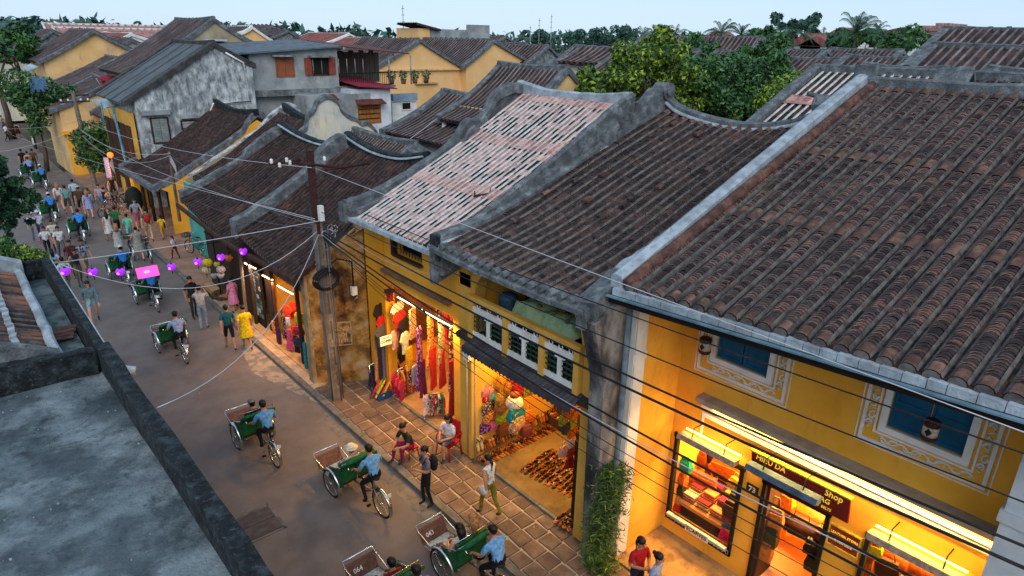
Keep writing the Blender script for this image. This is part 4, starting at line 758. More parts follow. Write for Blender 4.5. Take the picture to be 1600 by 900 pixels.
# yellow corner house F
FH = thing('yellow_corner_house', 'deep yellow low corner house with timber posts and dark tile roof beside the bicycles', 'house', (9.5, 38, 0))
low_roof(FH, 36.9, 43.6, 7.95, 2.45, 2.6, 13.4, 5.75, parts=False, sp=.26)
p = smooth_path([(7.8, 36.7, 2.72), (9.0, 36.7, 3.2), (10.2, 36.7, 3.85), (11.4, 36.7, 4.5), (12.6, 36.7, 5.25), (13.0, 36.7, 5.75), (13.5, 36.7, 6.1), (14, 36.7, 5.9)], 5)
coping(weather(p, .015), .34, .34, 'y').build('verge', M['lime'], FH)
coping(weather([(x, 43.8, z) for x, y, z in p], .015), .4, .34, 'y').build('verge', M['lime'], FH)
coping(smooth_path([(13.4, 36.5, 6.2), (13.4, 40, 5.95), (13.4, 44, 6.35)], 5), .28, .34, 'x').build('ridge', M['blackconc'], FH)
coping([(7.92, 36.6+7.3*i/8, 2.62) for i in range(9)], .3, .26, 'x').build('eave_band', M['lime'], FH)
w = MB(); w.prism_y([(8.5, 0), (8.5, 2.3), (8.1, 2.55), (13.4, 5.6), (18, 3), (18, 0)], 36.55, 36.75); w.build('wall', M['ochre'], FH)
w = MB(); w.box((9.9, 36.75, 0), (10.05, 43.8, 3.3)); w.build('front_wall', M['ochre'], FH)
for y in (38.4, 40.4, 42.6): w = MB(); w.box((9.84, y-.5, .1), (9.9, y+.5, 2.2)); w.build('door', M['wood'], FH)
for y in (38.1, 39.9, 41.7, 43.3): b = MB(); b.tube([(8.35, y, .1), (8.35, y, 2.6)], .09, 8); b.build('post', M['wood'], FH)
w = MB(); w.box((8.2, 42.9, 0), (8.5, 43.7, 2.5)); w.build('pier', M['ochre'], FH)
# ------------------------------------------------------------------ terraces at the near left
T1 = thing('terrace_building', 'grey concrete flat roof terrace with sooty parapet in the lower left foreground', 'building', (-2, 4, 0))
b = MB(); b.box((-9, -8, 0), (1.42, 12.1, 4.55)); b.build('roof_slab', M['terr'], T1)
def para(name, pts, w, z0, z1, par, side=1):
    b = MB(); N = 14; vs = []; L = [Vector(p) for p in pts]; out = []
    for a, c in zip(L, L[1:]):
        for i in range(N): out.append(a.lerp(c, i/N))
    out.append(L[-1]); d = (L[-1]-L[0]).normalized(); n = Vector((-d.y, d.x, 0))*side
    for q in out:
        j = RND.uniform(-.012, .012); k = RND.uniform(-.015, .015)
        vs += [(q.x, q.y, z0), (q.x+n.x*j, q.y+n.y*j, z1+k), (q.x+n.x*(w+j), q.y+n.y*(w+j), z1+k*.5), (q.x+n.x*w, q.y+n.y*w, z0)]
    m = len(out); b.add(vs, [(i*4+k, i*4+k+1, i*4+k+5, i*4+k+4) for i in range(m-1) for k in range(3)]+[(0, 1, 2, 3), ((m-1)*4+3, (m-1)*4+2, (m-1)*4+1, (m-1)*4)]); return b.build(name, M['blackconc'], par)
para('street_parapet', [(1.64, -8, 0), (1.62, 5, 0), (1.51, 12.25, 0)], .21, 0, 5.0, T1)
para('cross_parapet', [(-9, 12.62, 0), (-.2, 12.50, 0), (1.27, 12.25, 0)], -.22, 4.0, 4.98, T1)
b = MB(); q = P(208, 577, z=4.7); b.tube([(1.45, q.y+.1, 4.78), (q.x-.12, q.y, 4.72), (q.x+.02, q.y-.05, 4.68)], [.09, .085, .08], 10); b.build('rain_spout', M['white'], T1)
b = MB()
for k in range(170): x, y = RND.uniform(-3, 1.3), RND.uniform(3, 12); s = RND.uniform(.006, .02); b.ball((x, y, 4.55), (s, s*1.4, s*.6), 5, 4)
o = b.build('loose_grit', M['conc'], T1); o['kind'] = 'stuff'
b = MB()
for k in range(7):
    x, y = RND.uniform(-2.4, 1.1), RND.uniform(4, 11); a = RND.uniform(0, 6.3); pts = []
    for q in range(14): pts.append((x, y, 4.548)); a += RND.uniform(-.6, .6); x += .11*math.cos(a); y += .11*math.sin(a)
    b.tube([p for p in pts if p[0] < 1.25], .0045, 3, cap=False)
o = b.build('hairline_cracks', M['rubber'], T1); o['kind'] = 'stuff'
T2 = thing('lower_terrace', 'narrow second terrace with black parapet between the tiled roof and the street', 'building', (1, 15, 0))
b = MB(); b.box((-3, 12.55, 0), (1.28, 18.2, 4.50)); b.build('roof_slab', mat('damp_terrace_concrete', [(.25, '#2f3a3e'), (.5, '#4c595c'), (.75, '#6f7c7d')], scale=1.6, detail=12, bump=.3, bscale=20, stain=('#1f2729', 4, .52, .7)), T2)
para('street_parapet', [(1.48, 12.3, 0), (1.44, 18.3, 0)], .16, 0, 4.95, T2); para('end_parapet', [(.6, 18.35, 0), (1.4, 18.3, 0)], .16, 4.0, 4.92, T2)
b = MB(); b.box((1.455, 12.35, 4.95), (1.475, 18.25, 4.965)); b.build('white_edge', M['limel'], T2)
TR = thing('tiled_lean_to', 'old terracotta tile roof with white mortar edges at the left margin above the narrow terrace', 'roof', (-1, 15, 0))
low = [(0, 0), (-1.9, .85), (-3.8, 1.75)]
tile_slope(TR, 'roof_slope', .72, lambda y: 4.72, 1.75, low, 12.75, 18.1, .30, .105, .36, [tilemat('warm_old_tile', [(.3, '#2f2221'), (.45, '#4a3430'), (.58, '#6f4838'), (.75, '#94614a')], .36, .3), T_BE, M['mortar'], M['terra']], T_CH, strip=.015, mort_h=.03, variants=5, jit=.006, under=M['conc'])
for s_ in (.42, 1.0):
    m_ = MB(); k = 0
    y = 12.8
    while y < 18: m_.box((.72-s_-.05, y, 4.72+s_*.447+.02), (.72-s_+.05, y+.17, 4.72+s_*.447+.125), RND.uniform(-.2, .2)); y += .3
    o = m_.build('mortar_dabs', M['limel'], TR); o['kind'] = 'stuff'
b = coping(weather([(.80, 12.55+5.7*i/12, 4.86) for i in range(13)], .012), .16, .22, 'x'); b.build('eave_mortar', M['limel'], TR)
b = coping(weather([(.85-4*i/8, 12.62, 4.93+1.75*i/8) for i in range(9)], .02), .2, .35, 'y'); b.build('near_verge', M['lime'], TR)
b = coping(weather([(.9-4*i/8, 18.35, 5.0+1.85*i/8) for i in range(9)], .03), .3, .4, 'y'); b.build('far_verge', M['limel'], TR)
q = P(98, 530, z=4.55)
t = thing('broken_tile_pile', 'few broken terracotta tiles lying on the narrow terrace beside the tiled roof', 'tiles', tuple(q))
for k in range(4): b = MB(); b.cbox((q.x+.04*k, q.y+.12*k, q.z+.02+.02*k), (.34, .13, .02), RND.uniform(-.3, .3)); b.build('tile', M['terra'], t)
# ------------------------------------------------------------------ leaves and trees
def leaves(blobs, n, size, seed, up=.3, flat=1.0):
    """leaf quads through the volume of a set of ellipsoid clumps: rows cx,cy,cz,rx,ry,rz"""
    r = np.random.RandomState(seed); B = np.array(blobs, float); w = B[:, 3]*B[:, 4]*B[:, 5]; idx = r.choice(len(B), n, p=w**.75/(w**.75).sum())
    d = r.normal(size=(n, 3)); d /= np.linalg.norm(d, axis=1)[:, None]; rad = r.uniform(.35, 1.08, n)**.5
    sub = r.randint(0, 40, n); off = np.random.RandomState(seed+1).normal(size=(40, 3))*.0
    c = B[idx, :3]+d*rad[:, None]*B[idx, 3:6]
    nrm = d*.6+r.normal(size=(n, 3))*.7; nrm[:, 2] += up; nrm /= np.linalg.norm(nrm, axis=1)[:, None]
    a = np.cross(nrm, r.normal(size=(n, 3))); a /= np.linalg.norm(a, axis=1)[:, None]; b = np.cross(nrm, a)
    s = size*r.uniform(.5, 1.75, n)[:, None]; v = np.stack([c-a*s, c-b*s*.45, c+a*s, c+b*s*.45], 1).reshape(-1, 3)
    return v, n
def leafmat(name, cols):
    if name in _mc: return _mc[name]
    m = bpy.data.materials.new(name); m.use_nodes = True; t = m.node_tree; b = t.nodes['Principled BSDF']; L = t.links.new; b.inputs['Roughness'].default_value = .55
    g_ = t.nodes.new('ShaderNodeNewGeometry'); cr = t.nodes.new('ShaderNodeValToRGB'); n1 = t.nodes.new('ShaderNodeTexNoise'); n1.inputs['Scale'].default_value = 1.1; L(g_.outputs['Position'], n1.inputs['Vector'])
    mx = t.nodes.new('ShaderNodeMix'); mx.inputs[0].default_value = .5; L(g_.outputs['Random Per Island'], mx.inputs[2]); L(n1.outputs[0], mx.inputs[3]); L(mx.outputs[0], cr.inputs[0])
    e = cr.color_ramp.elements; e[0].position, e[0].color = cols[0][0], lin(cols[0][1]); e[1].position, e[1].color = cols[-1][0], lin(cols[-1][1])
    for p, c in cols[1:-1]: q = e.new(p); q.color = lin(c)
    L(cr.outputs[0], b.inputs['Base Color']); _mc[name] = m; return m
LG = leafmat('yellow_green_leaf', [(.2, '#1d3416'), (.42, '#37561b'), (.58, '#5d7d20'), (.75, '#98ac2c')])
LD = leafmat('dark_green_leaf', [(.2, '#14301f'), (.5, '#234a2c'), (.75, '#356338')])
LM = leafmat('mid_green_leaf', [(.2, '#1d3a20'), (.5, '#2f5a2c'), (.75, '#4f7a34')])
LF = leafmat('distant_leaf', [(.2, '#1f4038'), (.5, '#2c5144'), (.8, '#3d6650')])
LB = leafmat('bamboo_leaf', [(.2, '#1c3414'), (.5, '#38561e'), (.8, '#748a30')])
def clumps(c, R, n, seed, zf=.75, small=.42):
    r = random.Random(seed); out = []
    for k in range(n):
        a = r.uniform(0, 6.28); h = r.uniform(-.75, .95); rr = math.sqrt(max(0, 1-h*h))*r.uniform(.35, .85)
        s = R*r.uniform(small*.55, small); out.append((c[0]+math.cos(a)*rr*R, c[1]+math.sin(a)*rr*R, c[2]+h*R*zf*.8, s, s, s*.8))
    return out
def tree(label, base, blobs, n, size, m, seed, trunk_r=.16, group=None, name='leafy_tree', cat='tree', limbs=5):
    t = thing(name, label, cat, base, group); v, k = leaves(blobs, n, size, seed)
    me = bpy.data.meshes.new('crown'); v = v-np.array(base); me.from_pydata(v.tolist(), [], [(4*i, 4*i+1, 4*i+2, 4*i+3) for i in range(k)]); me.materials.append(m)
    o = bpy.data.objects.new('crown', me); COL.objects.link(o); o.parent = t
    bb = np.array(blobs); cz = bb[:, 2].mean(); cx_, cy_ = bb[:, 0].mean(), bb[:, 1].mean(); b = MB(); r = random.Random(seed)
    fork = (cx_*.4+base[0]*.6, cy_*.4+base[1]*.6, base[2]+(cz-base[2])*.6); b.tube([base, ((base[0]+fork[0])/2+.1, (base[1]+fork[1])/2, (base[2]+fork[2])/2), fork], [trunk_r*1.3, trunk_r, trunk_r*.8], 8)
    for q in r.sample(list(blobs), min(limbs, len(blobs))): mid = [(fork[i]+q[i])/2 for i in range(3)]; mid[2] += .2; b.tube([fork, mid, q[:3]], [trunk_r*.6, trunk_r*.4, trunk_r*.12], 6)
    b.build('trunk', M['bark'], t); return t
def pxb(px, py, y, r, rz=None): q = P(px, py, y=y); return (q.x, q.y, q.z, r, r, rz or r*.8)
bl = []
for px, py, r in ((935, 128, 1.3), (965, 120, 1.4), (990, 95, 1.5), (1010, 85, 1.4), (1040, 75, 1.3), (1030, 70, 1.2), (1055, 95, 1.2), (1000, 130, 1.8), (1040, 130, 1.8), (1075, 140, 1.5), (1105, 155, 1.2), (1140, 160, 1.0), (960, 145, 1.5), (1050, 160, 1.6), (915, 140, .8), (975, 105, 1.0)): bl.append(pxb(px, py, 21+RND.uniform(-1, 1), r*.80))
bl = [(a+RND.gauss(0, d_*.42), b_2+RND.gauss(0, d_*.42), c_+RND.gauss(0, d_*.36), d_*.56, d_*.56, d_*.44) for a, b_2, c_, d_, e_, f_ in bl for _ in range(4)]
tree('bright yellow-green bushy tree behind the pink and white roof ridge', (27.5, 21, 0), bl, 19000, .10, LG, 3, .22)
bl = []
for px, py, r in ((1100, 110, 1.6), (1130, 95, 1.7), (1165, 95, 1.6), (1190, 100, 1.5), (1215, 115, 1.2), (1110, 140, 2), (1150, 135, 2.2), (1190, 145, 1.8), (1120, 165, 1.5), (1160, 170, 1.6), (1200, 165, 1.2), (1235, 125, .8)): bl.append(pxb(px, py, 21.5+RND.uniform(-1, 1), r*.8))
bl = [(a+RND.gauss(0, d_*.42), b_2+RND.gauss(0, d_*.42), c_+RND.gauss(0, d_*.36), d_*.56, d_*.56, d_*.44) for a, b_2, c_, d_, e_, f_ in bl for _ in range(4)]
tree('large dark green tree behind the curved ridge right of the yellow-green tree', (37, 22, 0), bl, 25000, .11, LM, 5, .25)
bl = [pxb(px, py, 15+RND.uniform(-.5, .5), r) for px, py, r in ((1225, 145, .9), (1240, 130, .6), (1210, 160, .9), (1250, 120, .35))]
tree('small olive-yellow tree in front of the dark tree left of the striped roof', (26.5, 15, 0), bl, 3600, .08, LG, 8, .1)
bl = []
for px, py, r in ((10, 285, 1.1), (30, 290, 1.0), (10, 320, 1.1), (40, 320, .9), (25, 345, .8), (0, 260, .8), (55, 345, .55), (5, 350, 1.0), (58, 320, .45), (40, 362, .35), (-20, 300, 1.3), (15, 262, .6)): bl.append(pxb(px, py, 27+RND.uniform(-.5, .5), r*.8))
bl = [(a+RND.gauss(0, .28), b_2+RND.gauss(0, .3), c_+RND.gauss(0, .25), d_*.38, d_*.38, d_*.26) for a, b_2, c_, d_, e_, f_ in bl for _ in range(5)]
bl = [(a-.42, b_2, c_+.22, d_*.9, e_*.9, f_*.9) for a, b_2, c_, d_, e_, f_ in bl]
tree('dark feathery tree leaning over the street at the left margin', (.2, 27, 0), bl, 17000, .075, LD, 9, .15)
t = thing('potted_hedge', 'bright green leafy plants growing at the far end of the narrow terrace', 'plant', (1, 18.8, 4.5)); bl = [pxb(px, py, 19+RND.uniform(-.2, .2), r) for px, py, r in ((50, 398, .22), (62, 402, .2), (42, 405, .22), (32, 392, .2), (74, 408, .14), (55, 410, .18))]
v, k = leaves(bl, 2600, .035, 4); me = bpy.data.meshes.new('foliage'); me.from_pydata((v-np.array((1, 18.8, 4.5))).tolist(), [], [(4*i, 4*i+1, 4*i+2, 4*i+3) for i in range(k)]); me.materials.append(LG); o = bpy.data.objects.new('foliage', me); COL.objects.link(o); o.parent = t
b = MB(); b.box((.3, 18.6, 4.2), (1.4, 19.3, 4.72)); b.build('planter', M['blackconc'], t)
bl = [pxb(px, py, 24, r) for px, py, r in ((5, 395, .35), (20, 402, .3), (8, 380, .25), (0, 410, .4))]
tree('sparse shrub below the feathery tree at the left margin', (1.2, 24, 0), bl, 1300, .06, LM, 19, .05, name='shrub', cat='shrub')
# bamboo-like plant at the right of the shoe shop
t = thing('climbing_plant', 'narrow leafy green bamboo plant growing up the party wall beside the shoe shop', 'plant', (8.35, 6.5, 0)); rr = np.random.RandomState(2); n = 7000; z = rr.uniform(.1, 2.5, n)
c = np.stack([8.28+rr.normal(0, .14, n)-(.12*np.sin(z*2)), 6.60+rr.normal(0, .14, n), z], 1); d = rr.normal(size=(n, 3)); d[:, 2] = -.25+rr.normal(0, .5, n); d /= np.linalg.norm(d, axis=1)[:, None]; s_ = np.cross(d, rr.normal(size=(n, 3))); s_ /= np.linalg.norm(s_, axis=1)[:, None]; l = rr.uniform(.05, .11, n)[:, None]
v = np.stack([c-d*l, c-s_*.011, c+d*l, c+s_*.011], 1).reshape(-1, 3)-np.array((8.35, 6.5, 0)); me = bpy.data.meshes.new('foliage'); me.from_pydata(v.tolist(), [], [(4*i, 4*i+1, 4*i+2, 4*i+3) for i in range(n)]); me.materials.append(LB); o = bpy.data.objects.new('foliage', me); COL.objects.link(o); o.parent = t
b = MB()
for k in range(14): x, y = 8.3+RND.uniform(-.12, .12), 6.6+RND.uniform(-.12, .12); b.tube([(x, y, 0), (x+RND.uniform(-.1, .1), y+RND.uniform(-.1, .1), 1.1), (x+RND.uniform(-.2, .2), y+RND.uniform(-.2, .2), 2.1)], .007, 4)
b.build('stem', M['bark'], t)
# palms
def palm(label, px, py, x=None, y=None, fr=4.2, seed=1, th=None, nf=15, group='coconut palms beyond the roofs'):
    c = P(px, py, x=x, y=y); t = thing('coconut_palm', label, 'palm tree', (c.x, c.y, 0), group); r = random.Random(seed)
    b = MB(); b.tube([(c.x+.4, c.y, 0), (c.x+.2, c.y, c.z*.5), tuple(c)], [.28, .2, .16], 7); b.build('trunk', M['bark'], t)
    b = MB()
    for k in range(nf):
        a = 6.283*k/nf+r.uniform(-.25, .25); el = r.uniform(.0, 1.25); L = fr*r.uniform(.75, 1.1); pts = []
        for q in range(8): u = q/7; hz = L*u*math.cos(el)*(1-.12*u); pts.append(Vector((c.x+math.cos(a)*hz, c.y+math.sin(a)*hz, c.z+L*u*math.sin(el)-L*.55*u**2.4)))
        sd = Vector((-math.sin(a), math.cos(a), 0))
        for q in range(7):
            p0, p1 = pts[q], pts[q+1]; w = L*.13*math.sin(math.pi*min(1, (q+1.2)/8.5))
            for s in (-1, 1):
                for h in range(6):
                    f = p0.lerp(p1, h/6); e = f+sd*s*w+(p1-p0)*.5+Vector((0, 0, -w*.8)); f2 = p0.lerp(p1, h/6+.11); b.add([f, f2, e], [(0, 1, 2)])
        b.tube([tuple(p) for p in pts[::2]], .04, 3, cap=False)
    b.build('frond', LD, t); return t
palm('left one of two tall palms behind the dark green tree', 1127, 52, x=115, fr=5.5, seed=2); palm('right one of two tall palms behind the dark green tree', 1158, 55, x=118, fr=5.2, seed=3)
palm('big windblown palm standing above the long roofs at the right', 1338, 50, x=95, fr=6.0, seed=5, nf=19); palm('thin palm just right of the big windblown palm', 1371, 48, x=130, fr=3.6, seed=6)
palm('low palm right of the big windblown palm, half behind the roofs', 1383, 62, x=95, fr=4, seed=7); palm('palm with a dark round head left of the red roofed villas', 1222, 55, x=110, fr=4.5, seed=8)
palm('slender palm right beside the conifers', 1241, 50, x=105, fr=4, seed=9); palm('small far palm between the villas and the big palm', 1286, 53, x=170, fr=4, seed=10)
for i, (px, py) in enumerate(((1005, 53), (1022, 50), (1037, 52), (1055, 53))): palm('small far palm in a row above the roofs, %s from the left' % ['first', 'second', 'third', 'fourth'][i], px, py, x=150, fr=5.5, seed=20+i, nf=11)
# far trees and tree line
def ftree(label, px, py, x, R, m=None, n=900, seed=0, zf=.8, grp='distant trees on the skyline', size=.5):
    c = P(px, py, x=x) if x > 0 else P(px, py, y=-x); bl = clumps((c.x, c.y, c.z), R, 9, seed, zf); return tree(label, (c.x, c.y, 0), bl, n, size, m or LF, seed, .25, grp, limbs=3)
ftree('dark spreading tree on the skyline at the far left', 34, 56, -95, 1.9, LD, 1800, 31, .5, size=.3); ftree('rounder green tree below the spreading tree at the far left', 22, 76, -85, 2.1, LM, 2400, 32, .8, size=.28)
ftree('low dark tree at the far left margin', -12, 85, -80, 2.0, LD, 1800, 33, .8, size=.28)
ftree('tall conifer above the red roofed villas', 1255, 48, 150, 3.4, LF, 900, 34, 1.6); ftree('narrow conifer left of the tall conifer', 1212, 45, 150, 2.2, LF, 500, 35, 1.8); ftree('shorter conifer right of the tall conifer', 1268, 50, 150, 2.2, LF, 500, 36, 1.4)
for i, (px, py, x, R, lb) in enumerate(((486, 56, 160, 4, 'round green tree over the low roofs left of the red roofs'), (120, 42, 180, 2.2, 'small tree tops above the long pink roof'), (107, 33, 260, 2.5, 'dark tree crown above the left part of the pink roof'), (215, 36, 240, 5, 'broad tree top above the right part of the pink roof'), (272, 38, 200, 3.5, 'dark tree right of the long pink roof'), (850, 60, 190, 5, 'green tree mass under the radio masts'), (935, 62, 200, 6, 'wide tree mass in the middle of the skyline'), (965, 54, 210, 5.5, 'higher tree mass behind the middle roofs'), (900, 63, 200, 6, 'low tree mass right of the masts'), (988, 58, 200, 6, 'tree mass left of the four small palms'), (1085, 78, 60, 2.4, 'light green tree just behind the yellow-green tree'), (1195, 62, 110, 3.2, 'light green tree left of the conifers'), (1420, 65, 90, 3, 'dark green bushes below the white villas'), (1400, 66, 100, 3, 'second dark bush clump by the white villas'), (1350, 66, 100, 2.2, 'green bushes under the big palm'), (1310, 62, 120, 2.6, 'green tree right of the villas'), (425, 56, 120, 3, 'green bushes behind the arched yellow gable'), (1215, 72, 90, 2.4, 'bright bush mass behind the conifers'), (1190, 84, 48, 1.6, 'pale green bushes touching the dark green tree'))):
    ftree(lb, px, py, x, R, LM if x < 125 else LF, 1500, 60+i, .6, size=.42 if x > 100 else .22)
b_ = []
rr = random.Random(4)
for k in range(150): a = rr.uniform(-.42, 1.30); d = rr.uniform(420, 560); R = rr.uniform(8, 16); b_.append((math.sin(a)*d, math.cos(a)*d, rr.uniform(5, 10), R, R, rr.uniform(5, 9)))
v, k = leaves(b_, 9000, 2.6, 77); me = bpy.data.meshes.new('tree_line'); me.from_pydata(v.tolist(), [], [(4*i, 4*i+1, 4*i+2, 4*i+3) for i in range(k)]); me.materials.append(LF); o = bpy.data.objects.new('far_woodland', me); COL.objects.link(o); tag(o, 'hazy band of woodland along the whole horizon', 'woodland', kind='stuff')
# ------------------------------------------------------------------ background houses
def xz(px, py, y): q = P(px, py, y=y); return (q.x, q.z)
Gh = gable_house('mouldy_grey_house', 'tall grey mould-streaked gable house with shuttered window beside the hanging orange lanterns', 43, 51, (8.45, 6.15), (13.7, 9.35), (16.0, 8.1), wallm=M['mould'], front_over=.55, mats=[mat('dark_felt', [(.3, '#35393c'), (.7, '#484d50')], scale=1.5)]*2, chan=mat('grey_felt', [(.3, '#4a5054'), (.7, '#5d6468')], scale=1.2), rows=False, vm=mat('sooty_verge', [(.3, '#2f2e2e'), (.7, '#4a4746')], scale=3), vw=.5, sag=.05)
FELT = mat('grey_felt', [(.3, '#4a5054')]); FD = mat('dark_felt', [(.3, '#35393c')])
simple_rows(Gh, (8.45, 43.1, 6.15), (8.45, 50.9, 6.15), (13.7, 43.1, 9.35), (13.7, 50.9, 9.35), 1.9, .05, [FD]*2, FELT); simple_rows(Gh, (16, 50.9, 8.1), (16, 43.1, 8.1), (13.7, 50.9, 9.35), (13.7, 43.1, 9.35), 3, .05, [FD]*2, FELT)
def shutters(par, px0, py0, px1, py1, y, m, fm, n=2, slats=0, hood=None, dark=None, d=.06):
    a = P(px0, py0, y=y); c = P(px1, py1, y=y); x0, x1, z1, z0 = a.x, c.x, a.z, c.z
    f = MB(); f.box((x0-.08, y-.05, z0-.08), (x1+.08, y+.02, z0)); f.box((x0-.08, y-.05, z1), (x1+.08, y+.02, z1+.07)); f.box((x0-.08, y-.05, z0), (x0, y+.02, z1)); f.box((x1, y-.05, z0), (x1+.08, y+.02, z1)); f.build('window_frame', fm, par)
    for k in range(n):
        w = (x1-x0)/n; b = MB(); b.box((x0+w*k+.015, y-d, z0+.01), (x0+w*(k+1)-.015, y-.015, z1-.01))
        for s in range(slats): zz = z0+(z1-z0)*(s+.5)/slats; b.box((x0+w*k+.06, y-d-.02, zz-.02), (x0+w*(k+1)-.06, y-d, zz+.01))
        b.build('shutter', m, par)
    if hood: b = MB(); b.add([(x0-.3, y-.5, z1+.12), (x1+.3, y-.5, z1+.12), (x1+.2, y+.02, z1+.42), (x0-.2, y+.02, z1+.42), (x0-.3, y-.5, z1+.06), (x1+.3, y-.5, z1+.06), (x1+.2, y+.02, z1+.32), (x0-.2, y+.02, z1+.32)], [(0, 1, 2, 3), (4, 7, 6, 5), (0, 4, 5, 1), (1, 5, 6, 2), (2, 6, 7, 3), (3, 7, 4, 0)]); b.build('window_hood', hood, par)
shutters(Gh, 236, 186, 266, 221, 43.0, mat('grey_shutter', [(.3, '#6d7677'), (.7, '#89928f')], scale=3), M['wood'], 2, 9)
shutters(Gh, 284, 190, 306, 199, 43.0, M['greywall'], M['wood'], 1, 2)
b = MB(); a = P(222, 180, y=42.9); c = P(266, 184, y=42.9); b.box((a.x, 42.72, a.z-.02), (c.x, 43.0, a.z+.22)); a = P(282, 184, y=42.9); c = P(308, 190, y=42.9); b.box((a.x, 42.75, a.z-.05), (c.x, 43.0, a.z+.16)); b.build('window_ledge', M['greywall'], Gh)
b = MB(); a = [P(*q, y=42.88) for q in ((352, 82), (380, 98), (391, 158), (333, 162), (326, 182))]; b.tube([tuple(q) for q in a], .06, 6); b.build('drain_pipe', M['white'], Gh)
b = MB(); b.box((8.75, 43.3, 0), (8.9, 51, 5.6)); b.build('street_wall', M['ochre2'], Gh)
for k in range(5): b = MB(); y = 43.8+k*1.4; b.box((8.66, y, 1.2 if k % 2 else .2), (8.75, y+1.0, 4.8)); b.build('shutter', M['wood'], Gh)
G2 = gable_house('large_brown_roof_house', 'large house with brown tile roof and beige gable behind the mouldy grey house', 51.2, 60, xz(198, 118, 51), xz(335, 30, 51), xz(432, 82, 51), wallm=M['beige'], sp=.4, vw=.5, sag=.25, far_end=True)
b = MB(); a = P(318, 61, y=50.9); c = P(350, 56, y=50.9); b.box((a.x, 50.4, a.z-.12), (c.x, 51.2, a.z)); b.build('gable_hood', M['bluetin'], G2)
# crimson awning and pale blue sheet roofs along the street
for nm, lb, pts, y, m_, dy in (('crimson_awning', 'crimson tin awning with red cloth hanging below it beside the big brown roof', ((150, 122), (163, 117), (200, 122), (190, 131)), 56, M['redtin'], 1.2), ('tin_canopy', 'pale blue tin canopy jutting from the mouldy grey house eave', ((143, 155), (166, 154), (185, 164), (165, 168)), 46, M['bluetin'], 1.3), ('tin_canopy', 'small pale blue tin canopy at the foot of the yellow curved gable', ((36, 105), (48, 99), (60, 104), (46, 110)), 76, M['bluetin'], 1.2)):
    q = [P(px, py, y=y+(dy if i in (1, 2) else 0)) for i, (px, py) in enumerate(pts)]; t = thing(nm, lb, 'awning', tuple(q[0])); b = MB(); b.add([tuple(v) for v in q]+[(v.x, v.y, v.z-.06) for v in q], [(0, 1, 2, 3), (4, 7, 6, 5), (0, 4, 5, 1), (1, 5, 6, 2), (2, 6, 7, 3), (3, 7, 4, 0)]); b.build('sheet', m_, t)
    b = MB()
    for v in (q[0], q[3]): b.tube([(v.x, v.y, v.z), (v.x+.6, v.y+.3, v.z-1.4)], .03, 5)
    b.build('strut', M['steel'], t)
q = P(174, 137, y=56.2); b = MB()
for k in range(8): b.cbox((q.x+k*.13-.5, 56.2+.06*(k % 2), q.z), (.12, .04, .9+.2*math.sin(k*2)))
o = b.build('red_cloth', _plain('#b3242c', .8, 0), None, loc=tuple(q)); tag(o, 'pleated red cloth hanging under the crimson awning', 'cloth')
# concrete annex H
H_ = thing('concrete_annex', 'grey concrete upper storey with terracotta shutters and overhanging slab beside the mouldy house', 'house', (19, 44, 0))
a = P(388, 84, y=44); c = P(531, 145, y=44); b = MB(); z1a, z1b = a.z, P(531, 74, y=44).z
b.add([(a.x, 44, 6.3), (c.x, 44, 6.3), (c.x, 44, z1b), (a.x, 44, z1a), (a.x, 50, 6.3), (c.x, 50, 6.3), (c.x, 50, z1b), (a.x, 50, z1a)], [(0, 1, 2, 3), (4, 7, 6, 5), (0, 4, 5, 1), (1, 5, 6, 2), (2, 6, 7, 3), (3, 7, 4, 0)]); b.build('upper_wall', M['greywall'], H_)
b = MB(); b.add([(a.x-1.8, 43.6, z1a-.12), (c.x+.1, 43.6, z1b+.02), (c.x+.1, 51, z1b+.32), (a.x-1.8, 51, z1a+.3), (a.x-1.8, 43.6, z1a-.02), (c.x+.1, 43.6, z1b+.12), (c.x+.1, 51, z1b+.42), (a.x-1.8, 51, z1a+.4)], [(3, 2, 1, 0), (4, 5, 6, 7), (0, 1, 5, 4), (1, 2, 6, 5), (2, 3, 7, 6), (3, 0, 4, 7)]); b.build('roof_sheet', mat('grey_sheet_roof', [(.3, '#4c555a'), (.7, '#66717a')], scale=2), H_)
b = MB(); e = P(546, 145, y=43.6); b.box((a.x-1, 43.4, e.z-.02), (e.x, 46, e.z+.34)); b.build('floor_slab', M['conc'], H_)
b = MB(); b.box((a.x-1, 44.05, 0), (P(476, 170, y=44).x, 50, e.z)); b.build('lower_wall', M['greywall'], H_)
shutters(H_, 431, 90, 459, 118, 44.0, M['shutter'], M['shutter'], 2, 0); shutters(H_, 488, 91, 513, 116, 44.0, M['dark'], M['wood'], 1, 0)  # second panel is the open window, its shade put into the dark colour
for (p0, p1) in (((475, 90), (488, 117)), ((513, 89), (525, 116))): a_ = P(*p0, y=43.9); c_ = P(*p1, y=43.9); b = MB(); b.box((a_.x, 43.86, c_.z), (c_.x, 43.93, a_.z)); b.build('shutter', mat('red_brown_shutter', [(.3, '#7a3a2c'), (.7, '#8c4737')], scale=3), H_)
b = MB()
for k in range(7): x = P(489, 100, y=43.9).x+k*.62; b.tube([(x, 43.9, P(489, 115, y=43.9).z), (x, 43.9, P(489, 92, y=43.9).z)], .025, 4)
b.build('window_bars', M['greywall'], H_)
for (p0, p1) in (((426, 88), (460, 90)), ((483, 89), (518, 90))): a_ = P(*p0, y=43.7); c_ = P(*p1, y=43.7); b = MB(); b.box((a_.x, 43.5, a_.z-.03), (c_.x, 44.0, a_.z+.08)); b.build('window_hood', M['conc'], H_)
